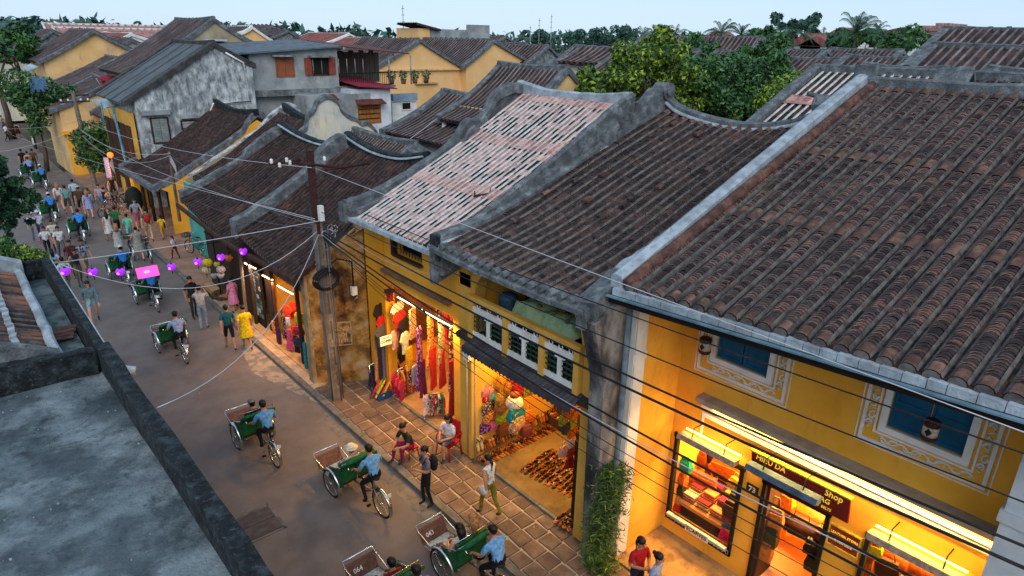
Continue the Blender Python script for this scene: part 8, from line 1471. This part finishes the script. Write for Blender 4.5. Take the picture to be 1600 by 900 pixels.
for k, (px, py) in enumerate(((616, 592), (622, 600), (627, 605))):
    q = P(px, py, z=.9); o = garment(None, (q.x, q.y, .8), .34, .62, '#a02040', 'shirt', R_(30), 'hanging_shirt'); tag(o, 'crimson child shirt with white collar at the end of the middle rack, %s' % ['back', 'middle', 'front'][k], 'T-shirt', 'clothes hanging in the clothes shop')
q = P(600, 618, z=.1); t = thing('umbrella_crate', 'blue crate full of folded red, yellow and green umbrellas', 'crate', (q.x, q.y, .1)); b = MB(); 
for a_ in ((-.3, -.22, 0, .3, -.2, .22), (-.3, .2, 0, .3, .22, .22), (-.3, -.2, 0, -.28, .2, .22), (.28, -.2, 0, .3, .2, .22), (-.28, -.2, 0, .28, .2, .02)): b.box((q.x+a_[0], q.y+a_[1], .1+a_[2]), (q.x+a_[3], q.y+a_[4], .1+a_[5]))
b.build('crate', _plain('#1f4a7a', .6, 0), t)
for k in range(11): b = MB(); x, y = q.x-.22+.045*k, q.y+RND.uniform(-.12, .12); b.tube([(x-.2, y-.1, .22), (x+.25, y+.15, .5+RND.uniform(-.04, .1)), (x+.35, y+.2, .6)], [.035, .03, .008], 6); b.build('folded_umbrella', _plain(['#b8241c', '#c8a818', '#c04a60', '#5a9a2c', '#c8401c'][k % 5], .7, 0), t)
# bags
def bag(label, c, w, h, d, col, kind='tote', rot=0, group=None, cat='bag', name=None):
    t = thing(name or {'tote': 'shoulder_bag', 'duffel': 'duffel_bag', 'flat': 'flat_bag'}[kind], label, cat, tuple(c), group, rotz=rot); m_ = _plain(col, .55, 0) if isinstance(col, str) else col
    b = MB()
    if kind == 'duffel':
        pr = [(w/2*.98*math.cos(a), 0, h/2*math.sin(a)) for a in [k*math.pi/7 for k in range(14)]]; b.tube([(-w/2, 0, 0), (-w/2+.03, 0, 0), (w/2-.03, 0, 0), (w/2, 0, 0)], [h*.40, h*.5, h*.5, h*.40], 12)
        b.build('body', m_, t, local=True); b = MB(); b.cbox((0, -d*.55, -h*.12), (w*.42, .03, h*.42)); b.build('pocket', m_, t, local=True)
        b = MB(); b.tube([(-w*.18, -d*.3, h*.35), (-w*.15, -d*.35, h*.85), (w*.15, -d*.35, h*.85), (w*.18, -d*.3, h*.35)], .010, 5); b.build('handle', m_, t, local=True)
    else:
        q = .82 if kind == 'tote' else 1; vs = [(-w/2, -d/2, -h/2), (w/2, -d/2, -h/2), (w/2, d/2, -h/2), (-w/2, d/2, -h/2), (-w/2*q, -d*.3, h/2), (w/2*q, -d*.3, h/2), (w/2*q, d*.3, h/2), (-w/2*q, d*.3, h/2), (-w*.54, -d*.62, -h*.1), (w*.54, -d*.62, -h*.1), (w*.54, d*.62, -h*.1), (-w*.54, d*.62, -h*.1)]
        b.add(vs, [(3, 2, 1, 0), (0, 1, 9, 8), (1, 2, 10, 9), (2, 3, 11, 10), (3, 0, 8, 11), (8, 9, 5, 4), (9, 10, 6, 5), (10, 11, 7, 6), (11, 8, 4, 7), (4, 5, 6, 7)]); b.build('body', m_, t, local=True)
        b = MB(); b.cbox((0, -d*.62, h*.05), (w*.86, .014, h*.5)); b.build('flap', m_, t, local=True)
        b = MB(); b.tube([(-w*.3, 0, h/2), (-w*.2, 0, h*.95), (w*.2, 0, h*.95), (w*.3, 0, h/2)], .009, 5); b.build('handle', m_, t, local=True)
    return t
TAN, BRN, DBR = '#b0601c', '#7a3c14', '#3a1e10'
rA = R_(-90)  # faces the street (-x)
GA = 'bags in the yellow shop'
for px, py, x, w, h, col, kd, lb in (
 (1067, 722, 10.55, .42, .32, '#0f9a70', 'tote', 'turquoise bag hanging at the left of the scarf window'), (1062, 745, 10.55, .36, .26, '#c8601c', 'tote', 'orange bag below the turquoise one'), (1058, 762, 10.55, .34, .26, '#2f2a18', 'tote', 'dark olive bag below the orange one'), (1055, 776, 10.55, .34, .22, '#c07a38', 'tote', 'tan bag above the red one in the scarf window'), (1052, 790, 10.5, .34, .26, '#c01a1c', 'tote', 'bright red bag lowest at the left of the scarf window'),
 (1095, 715, 11.2, .3, .36, BRN, 'tote', 'brown handbag on the back wall, left one in the scarf window'), (1110, 712, 11.3, .32, .3, DBR, 'tote', 'dark brown bag high in the scarf window'), (1132, 732, 11.2, .6, .36, TAN, 'tote', 'wide tan briefcase on the back wall of the scarf window'), (1100, 750, 11.0, .6, .3, TAN, 'tote', 'tan satchel on the middle shelf of the scarf window'), (1150, 758, 10.9, .3, .3, '#b09a28', 'tote', 'yellow patterned bag at the right of the scarf window'), (1153, 775, 10.8, .3, .24, '#3a4a3c', 'tote', 'grey-green bag under the yellow patterned bag'),
 (1143, 795, 10.6, .3, .36, '#3a2a22', 'tote', 'dark brown rucksack at the right of the scarves'), (1141, 822, 10.55, .28, .2, '#2f5a78', 'tote', 'blue bag under the dark rucksack'), (1138, 838, 10.5, .34, .32, '#c01858', 'tote', 'magenta bag at the lower right of the scarf window'),
 (1222, 778, 10.9, .5, .5, '#d0832c', 'tote', 'orange flowered bag at the top left of the shop door'), (1250, 800, 11.6, .7, .5, TAN, 'duffel', 'big tan travel bag, left one above in the doorway'), (1275, 808, 11.5, .7, .5, TAN, 'duffel', 'big tan travel bag, right one above in the doorway'), (1252, 822, 11.0, .85, .42, DBR, 'duffel', 'black-brown duffel bag with tan pocket in the doorway'), (1206, 808, 10.5, .42, .5, '#c0702c', 'tote', 'tan tote hanging at the left door post'), (1200, 835, 10.45, .38, .4, '#3c3a20', 'tote', 'dark green tote under the tan one at the door post'), (1192, 858, 10.4, .36, .4, '#b0682c', 'tote', 'brown tote lowest at the left door post'),
 (1271, 855, 10.5, .3, .3, '#14100e', 'tote', 'black bag at the right door post, upper'), (1275, 880, 10.45, .34, .4, '#100e0c', 'tote', 'black bag at the right door post, lower'), (1288, 838, 10.6, .3, .34, '#8a4a1c', 'tote', 'brown bag high on the right door post'),
 (1358, 838, 10.5, .32, .22, '#c83a14', 'tote', 'orange-red bag at the top of the right hand window'), (1362, 855, 10.45, .32, .3, '#c0b81c', 'tote', 'lime yellow flat bag in the right hand window'), (1390, 862, 11.0, .8, .44, TAN, 'duffel', 'large brown duffel, left one in the right hand window'), (1433, 882, 11.0, .8, .46, TAN, 'duffel', 'large brown duffel with handle, right one in the right hand window'), (1380, 885, 10.6, .5, .34, DBR, 'tote', 'dark patterned bag low in the right hand window'), (1352, 880, 10.5, .3, .4, '#a0501c', 'tote', 'rust brown bag low at the left of the right hand window')):
    c = P(px, py, x=x); bag(lb, c, w, h, .14 if kd == 'tote' else .3, col, kd, rA+RND.uniform(-.2, .2), GA)
for k in range(26):
    zn = k % 3; yc = (5.1+.18*(k//3), 3.15+.16*(k//3), 1.0+.2*(k//3))[zn]; bag('tan or brown leather bag on the back shelves of the yellow shop', (11.75+RND.uniform(-.1, .15), min(yc, (6.3, 4.4, 2.7)[zn]), RND.choice((1.72, 2.3)) if zn == 0 else (1.75 if zn == 1 else 1.42)), RND.uniform(.26, .4), RND.uniform(.24, .36), .14, RND.choice([TAN, BRN, '#c07a38', '#8a4a1c', DBR, '#a83a1c']), RND.choice(('tote', 'duffel')), rA+RND.uniform(-.3, .3), 'leather bags on the back shelves')
t = thing('scarf_table', 'slanted table covered with stacks of folded scarves in the shop window', 'table', (10.8, 5.7, .9)); b = MB(); b.add([(10.45, 5.02, .78), (10.45, 6.42, .78), (11.5, 6.42, 1.18), (11.5, 5.02, 1.18), (10.45, 5.02, .7), (10.45, 6.42, .7), (11.5, 6.42, 1.08), (11.5, 5.02, 1.08)], [(0, 3, 2, 1), (4, 5, 6, 7), (0, 1, 5, 4), (1, 2, 6, 5), (2, 3, 7, 6), (3, 0, 4, 7)]); b.build('table_top', mat('light_wood_shelf', [(.3, '#9a6a34'), (.7, '#b5803f')], scale=3), t); b = MB(); b.box((10.5, 5.1, .12), (11.4, 6.35, .7)); b.build('base', M['wood'], t)
SC = ['#b02030', '#c87a50', '#2a1820', '#d0a868', '#8a2048', '#c8b090', '#a8501c', '#d8943c', '#701824', '#6a5a70']; k = 0
for i in range(4):
    for j in range(4):
        x, y = 10.62+.24*i, 6.22-.33*j; z = .80+.38*(x-10.45)
        st_ = thing('scarf_stack', 'stack of folded scarves, row %s from the street, %s from the left' % (['first', 'second', 'third', 'fourth'][i], ['first', 'second', 'third', 'fourth'][j]), 'scarves', (x, y, z), 'stacks of folded scarves in the window')
        for l in range(4): b = MB(); b.cbox((x+RND.uniform(-.01, .01), y+RND.uniform(-.01, .01), z+.02+.032*l), (.20, .27, .028)); b.build('folded_scarf', _plain(SC[(k*3+l*5+i) % 10], .85, 0), st_)
        k += 1
b = MB(); b.box((11.6, 5.0, 1.5), (12.0, 6.45, 1.54)); b.box((11.9, 5.0, 2.1), (12.2, 6.45, 2.14)); b.box((11.6, 3.2, 1.5), (12.1, 4.5, 1.55)); b.box((11.2, .9, 1.2), (11.9, 2.8, 1.25)); b.build('shop_shelf', mat('light_wood_shelf', [(.3, '#9a6a34'), (.7, '#b5803f')], scale=3), A)
# shoe shop: bags and hats on the left wall, sandals everywhere
GBg = 'goods hanging on the shoe shop wall'
for px, py, y, w, h, col, kd, lb in (
 (757, 612, 11.12, .2, .22, '#c8788a', 'flat', 'pink pouch at the top left of the shoe shop wall'), (766, 610, 11.12, .16, .2, '#c08a90', 'flat', 'pale pink purse beside the pink pouch'), (758, 622, 11.12, .2, .18, '#b81c28', 'flat', 'round red purse on the shoe shop wall'), (767, 620, 11.12, .2, .18, '#4a9a98', 'flat', 'round turquoise purse on the shoe shop wall'),
 (763, 635, 11.1, .5, .3, PR1, 'flat', 'row of small patterned purses on the shoe shop wall'), (765, 650, 11.1, .46, .24, PR3, 'flat', 'row of tan patterned purses on the shoe shop wall'), (757, 668, 11.1, .3, .3, PR2, 'flat', 'dark striped cloth bag low on the shoe shop wall'), (770, 665, 11.1, .2, .24, '#c05a80', 'flat', 'pink wallet low on the shoe shop wall'), (776, 662, 11.1, .16, .2, '#c8902c', 'flat', 'yellow wallet low on the shoe shop wall'),
 (785, 598, 11.05, .34, .42, '#b07a24', 'tote', 'tan leather satchel high on the shoe shop wall'), (784, 620, 11.0, .36, .3, '#a8803c', 'tote', 'khaki satchel in the middle of the shoe shop wall'), (785, 636, 11.0, .34, .26, '#8a5a34', 'tote', 'brown round bag on the shoe shop wall'), (784, 652, 11.0, .3, .24, '#8a9a1c', 'tote', 'lime green bag on the shoe shop wall'), (787, 670, 11.0, .36, .3, '#7a4424', 'tote', 'dark tan bag low on the shoe shop wall'),
 (801, 594, 10.9, .2, .18, '#d05a1c', 'flat', 'orange pouch near the top of the shoe shop'), (799, 604, 10.9, .34, .3, '#b8742c', 'tote', 'amber brown bag below the orange pouch'), (814, 600, 10.7, .4, .5, '#b01c1c', 'tote', 'red flowered bag near the top of the shoe shop'), (829, 607, 10.6, .5, .3, '#8a7424', 'tote', 'wide olive brown bag beneath the awning'),
 (806, 646, 10.2, .46, .34, '#1f8088', 'tote', 'teal pleated bag hanging under the sun hat'), (808, 662, 10.1, .5, .3, PR4, 'tote', 'bunch of multicoloured purses under the teal bag'), (824, 650, 10.2, .26, .3, '#c8641c', 'tote', 'orange bag right of the teal one'), (822, 672, 10.1, .26, .3, '#7a3a38', 'tote', 'dusky red round bag low at the hanging cluster')):
    c = P(px, py, y=y); bag(lb, c, w, h, .08 if kd == 'flat' else .14, col, kd, R_(RND.uniform(-12, 25)), GBg)
c = P(804, 625, y=10.3); t = thing('sun_hat', 'white sun hat with brown crown hanging at the front of the shoe shop', 'hat', tuple(c)); b = MB(); b.lathe((0, 0, 0), [(.20, -.16), (.22, -.1), (.19, .02), (.12, .1)], 14); b.build('brim', _plain('#d0c4b8', .8, 0), t, local=True); b = MB(); b.lathe((0, 0, 0), [(.115, .1), (.11, .18), (.05, .2)], 12); b.build('crown', _plain('#7a4420', .8, 0), t, local=True)
def sandal_mesh(name, sole, strap):
    b = MB(); L, w, h = .25, .045, .022; out = [(-w*.7, -L/2), (w*.6, -L/2), (w*.8, -.02), (w*1.05, L*.28), (w*.5, L*.48), (-w*.4, L*.5), (-w, L*.28), (-w*.75, 0)]
    n = len(out); vs = [(x, y, 0) for x, y in out]+[(x, y, h) for x, y in out]; b.add(vs, [tuple(range(n))[::-1], tuple(range(n, 2*n))]+[(i, (i+1) % n, n+(i+1) % n, n+i) for i in range(n)])
    b.mat(1); b.tube([(-w*.85, .02, h), (-.012, .06, h+.035), (0, .09, h)], .008, 4); b.tube([(w*.85, .02, h), (.012, .06, h+.035), (0, .09, h)], .008, 4)
    return b.mesh(name, [_plain(sole, .6, 0), _plain(strap, .6, 0)])
SM = [sandal_mesh('sandal', a, c) for a, c in (('#b0641c', '#4a2410'), ('#8a4a1c', '#20140c'), ('#a8581c', '#c8b89a'), ('#5a2c14', '#b0641c'), ('#b87028', '#7a1c18'), ('#7a3c18', '#3a1c0c'), ('#2a1810', '#a8581c'))]
rows_ = [(P(742, 716, z=.17), P(872, 652, z=.17), .42, 15, 3, 'sandals in rows along the left wall of the shoe shop', 'brown leather sandal lying in the rows along the left wall of the shoe shop'), (P(897, 775, z=.17), P(815, 733, z=.17), 1.1, 11, 8, 'sandals spread on the shoe shop floor', 'brown leather sandal spread on the shoe shop floor before the shelves'), (P(895, 827, z=.17), P(868, 812, z=.17), .42, 4, 3, 'sandals beside the right column', 'brown sandal in the small heap by the right column foot')]
for a, c, dp, n, m_, gr, lb in rows_:
    d = (c-a); dn = d.normalized(); pr = Vector((-dn.y, dn.x, 0));
    if pr.x < 0: pr = -pr
    if 'left wall' in gr: pr = Vector((0, -1, 0))
    for i in range(n):
        for k in range(m_):
            q = a+d*((i+.5)/n)+pr*(dp*(k+.3)/m_); z = .175
            if 'left wall' in gr: z = .175+(.28 if k == 0 else 0)
            for s in (-1, 1):
                if len([1]) and (i*m_+k) % 1 == 0:
                    o = inst(SM[RND.randrange(7)], 'sandal', None, (q.x+s*.05, q.y+RND.uniform(-.02, .02), z), (0 if z < .2 else R_(60), 0, math.atan2(pr.y, pr.x)+math.pi/2+RND.uniform(-.3, .3) if 'left wall' not in gr else RND.uniform(-.2, .2))); tag(o, lb, 'sandal', gr)
t = thing('flip_flop_pair', 'pair of pale flip-flops with black straps standing upright at the left column', 'flip-flops', tuple(P(748, 692, y=11.0))); c = P(748, 692, y=11.0)
for s in (-1, 1): me = sandal_mesh('flip_flop', '#c8b478', '#14110e'); inst(me, 'flip_flop', t, (c.x+s*.06, c.y, c.z), (R_(75), 0, .1), (1.35, 1.5, 1.3))
# stepped shelves at the back and the tall shelf at the right, full of sandals
t = thing('stepped_shelves', 'stepped wooden shelves packed with sandals along the back of the shoe shop', 'shelves', (11.3, 9.8, .2)); 
for k in range(4): b = MB(); b.box((11.0+.32*k, 7.9, .17), (11.32+.32*k, 11.15, .45+.3*k)); b.build('shelf', M['wood'], t)
def pile(par, spots):
    b = MB()
    for (x, y, z, rx, rz_) in spots:
        me = SM[RND.randrange(7)]; T_ = Matrix.Translation((x, y, z)) @ Matrix.Rotation(rz_, 4, 'Z') @ Matrix.Rotation(rx, 4, 'X'); off = len(b.v); b.v += [tuple(T_ @ v.co) for v in me.vertices]; k_ = SM.index(me); b.f += [tuple(i+off for i in p.vertices) for p in me.polygons]; b.m += [k_*2+p.material_index for p in me.polygons]; b.sm += [False]*len(me.polygons)
    o = b.build('sandals', [m_ for me in SM for m_ in me.materials], par); o['kind'] = 'stuff'
pile(t, [(11.15+.32*k, 8.05+.128*i, .452+.3*k, 0, R_(90)+RND.uniform(-.2, .2)) for k in range(4) for i in range(24)])
t = thing('tall_shelf', 'tall dark shelf of sandals, wallets and small bags at the right of the shoe shop', 'shelf', (9.2, 7.8, .2))
for z in (.5, .85, 1.2, 1.55, 1.9): b = MB(); b.box((8.75, 7.62, z), (10.2, 7.95, z+.02)); b.build('shelf_board', M['wood'], t)
for x in (8.75, 9.45, 10.18): b = MB(); b.box((x, 7.62, .17), (x+.03, 7.95, 2.2)); b.build('upright', M['wood'], t)
pile(t, [(8.85+.125*i, 7.83, z+.01, R_(25), RND.uniform(-.1, .1)) for z in (.52, .87, 1.22, 1.57) for i in range(11)])
for k, (px, py, col, lb) in enumerate(((886, 645, '#c85a18', 'orange bag at the top of the tall shelf'), (897, 645, '#c87a1c', 'amber bag at the top right of the tall shelf'), (880, 655, '#8a8a1c', 'olive bag hanging on the tall shelf'), (895, 660, '#a8a828', 'yellow-green bag hanging on the tall shelf'), (893, 675, '#b8601c', 'brown-orange purse hanging on the tall shelf'), (893, 690, '#c8a890', 'pale pink purse hanging on the tall shelf'), (880, 705, '#c89078', 'salmon card hanging on the tall shelf'), (892, 705, '#8a2c24', 'brick red purse hanging on the tall shelf'), (890, 722, '#8a1014', 'crimson cloth bag low on the tall shelf'), (884, 668, '#2a3a30', 'dark green bag hanging on the tall shelf'))):
    c = P(px, py, y=8.05); bag(lb, c, .2, .24, .07, col, 'flat', R_(10), 'small bags on the tall shelf')
# low old shop: postcards and dresses
t = thing('postcard_rack', 'tall rack of black and white postcards under the white tube lamp', 'postcard rack', (7.5, 22.4, 0)); b = MB(); b.box((7.52, 21.95, .1), (7.58, 22.95, 2.15)); b.build('board', M['dark'], t)
for i in range(9):
    for j in range(4): b = MB(); b.cbox((7.505, 22.1+.235*j, .55+.175*i), (.012, .19, .145)); b.build('postcard', _plain(RND.choice(['#b8b8b0', '#c8c8c0', '#7a8080', '#3a4042', '#9aa098', '#5a2c28', '#3a7a70']), .7, 0), t)
for px, py, x, w, h, col, kd, lb in ((427, 458, 7.75, .3, .55, '#c87058', 'dress', 'salmon pink dress hanging under the short orange tube'), (420, 452, 7.8, .3, .5, '#c02838', 'dress', 'red-pink top beside the salmon dress'), (449, 488, 7.6, .5, .5, '#d03818', 'shirt', 'vermilion patterned blouse in the low old shop'), (458, 485, 7.75, .36, .6, '#b82818', 'shirt', 'dark orange blouse behind the vermilion one'), (450, 502, 7.5, .3, .25, '#c8c4d4', 'trousers', 'white children shorts under the vermilion blouse'), (452, 530, 7.45, .4, .75, '#c8487a', 'dress', 'pink and white child dress low in the old shop'), (459, 522, 7.6, .3, .6, '#c8402c', 'dress', 'orange-red skirt behind the pink child dress'), (444, 515, 7.7, .3, 1.1, PR1, 'cloth', 'dark patterned fabric roll beside the shop entrance'), (432, 540, 7.6, .4, .5, PR3, 'cloth', 'brown patterned folded fabric near the entrance step'), (440, 560, 7.4, .3, .6, '#3a2048', 'cloth', 'violet scarf at the bottom left of the old shop'), (424, 500, 7.9, .4, .9, PR1, 'cloth', 'dark printed cloth behind the postcard rack'), (425, 522, 7.8, .36, .4, PR3, 'cloth', 'yellow-brown printed cloth under the dark one'), (478, 560, 7.35, .24, .9, '#1f7a80', 'cloth', 'teal scarf hanging by the corner of the brown wall'), (474, 545, 7.4, .24, .9, '#14141c', 'cloth', 'black scarf beside the teal one'), (466, 560, 7.6, .4, .6, '#14141a', 'cloth', 'black fabric in the lower right of the old shop')):
    c = P(px, py, x=x); c.z = max(c.z, .12+h/2); o = garment(None, c, w, h, col, kd, rot=R_(-70), name={'shirt': 'hanging_shirt', 'dress': 'hanging_dress', 'cloth': 'hanging_cloth', 'trousers': 'hanging_shorts'}[kd]); tag(o, lb, {'shirt': 'blouse', 'dress': 'dress', 'cloth': 'cloth', 'trousers': 'shorts'}[kd], 'clothes at the low old shop')
c = P(468, 497, x=7.5); bag('bright yellow handbag hanging at the low old shop', c, .32, .34, .12, '#c8b81c', 'tote', R_(-70), 'clothes at the low old shop'); c = P(467, 517, x=7.5); bag('crimson handbag below the yellow one', c, .34, .28, .12, '#98183c', 'tote', R_(-70), 'clothes at the low old shop'); c = P(467, 535, x=7.5); bag('dark blue handbag below the crimson one', c, .34, .28, .12, '#142848', 'tote', R_(-70), 'clothes at the low old shop')
c = P(470, 435, x=7.1); t = thing('wall_lantern', 'grey metal lantern with glass at the corner above the brown wall edge', 'lantern', tuple(c)); b = MB(); b.lathe(tuple(c), [(.05, -.16), (.09, -.1), (.10, .08), (.13, .1), (.03, .2)], 8, smooth=False); b.build('lamp_body', _plain('#55606a', .5, .3), t)
# a big purple cloth and wares on the bicycles corner
q = P(168, 262, y=45); o = garment(None, q, .5, 1.2, '#b8a8d0', 'cloth', R_(-30), 'hanging_cloth'); tag(o, 'pale violet cloth hanging under the flowering shrub', 'cloth')
for px, py, w, h, lb in ((205, 285, 1.0, 1.3, 'dark green tarpaulin bundle beside the bicycles'), (199, 280, .7, 1.1, 'grey-blue tarpaulin bundle behind the dark green one')):
    q = P(px, py, y=43); b = MB(); b.ball((q.x, q.y, h*.6), (w*.5, w*.4, h*.6), 9, 7); o = b.build('tarpaulin_bundle', _plain('#1a2420' if 'green' in lb else '#3a4450', .8, 0), None, loc=(q.x, q.y, 0)); tag(o, lb, 'bundle')
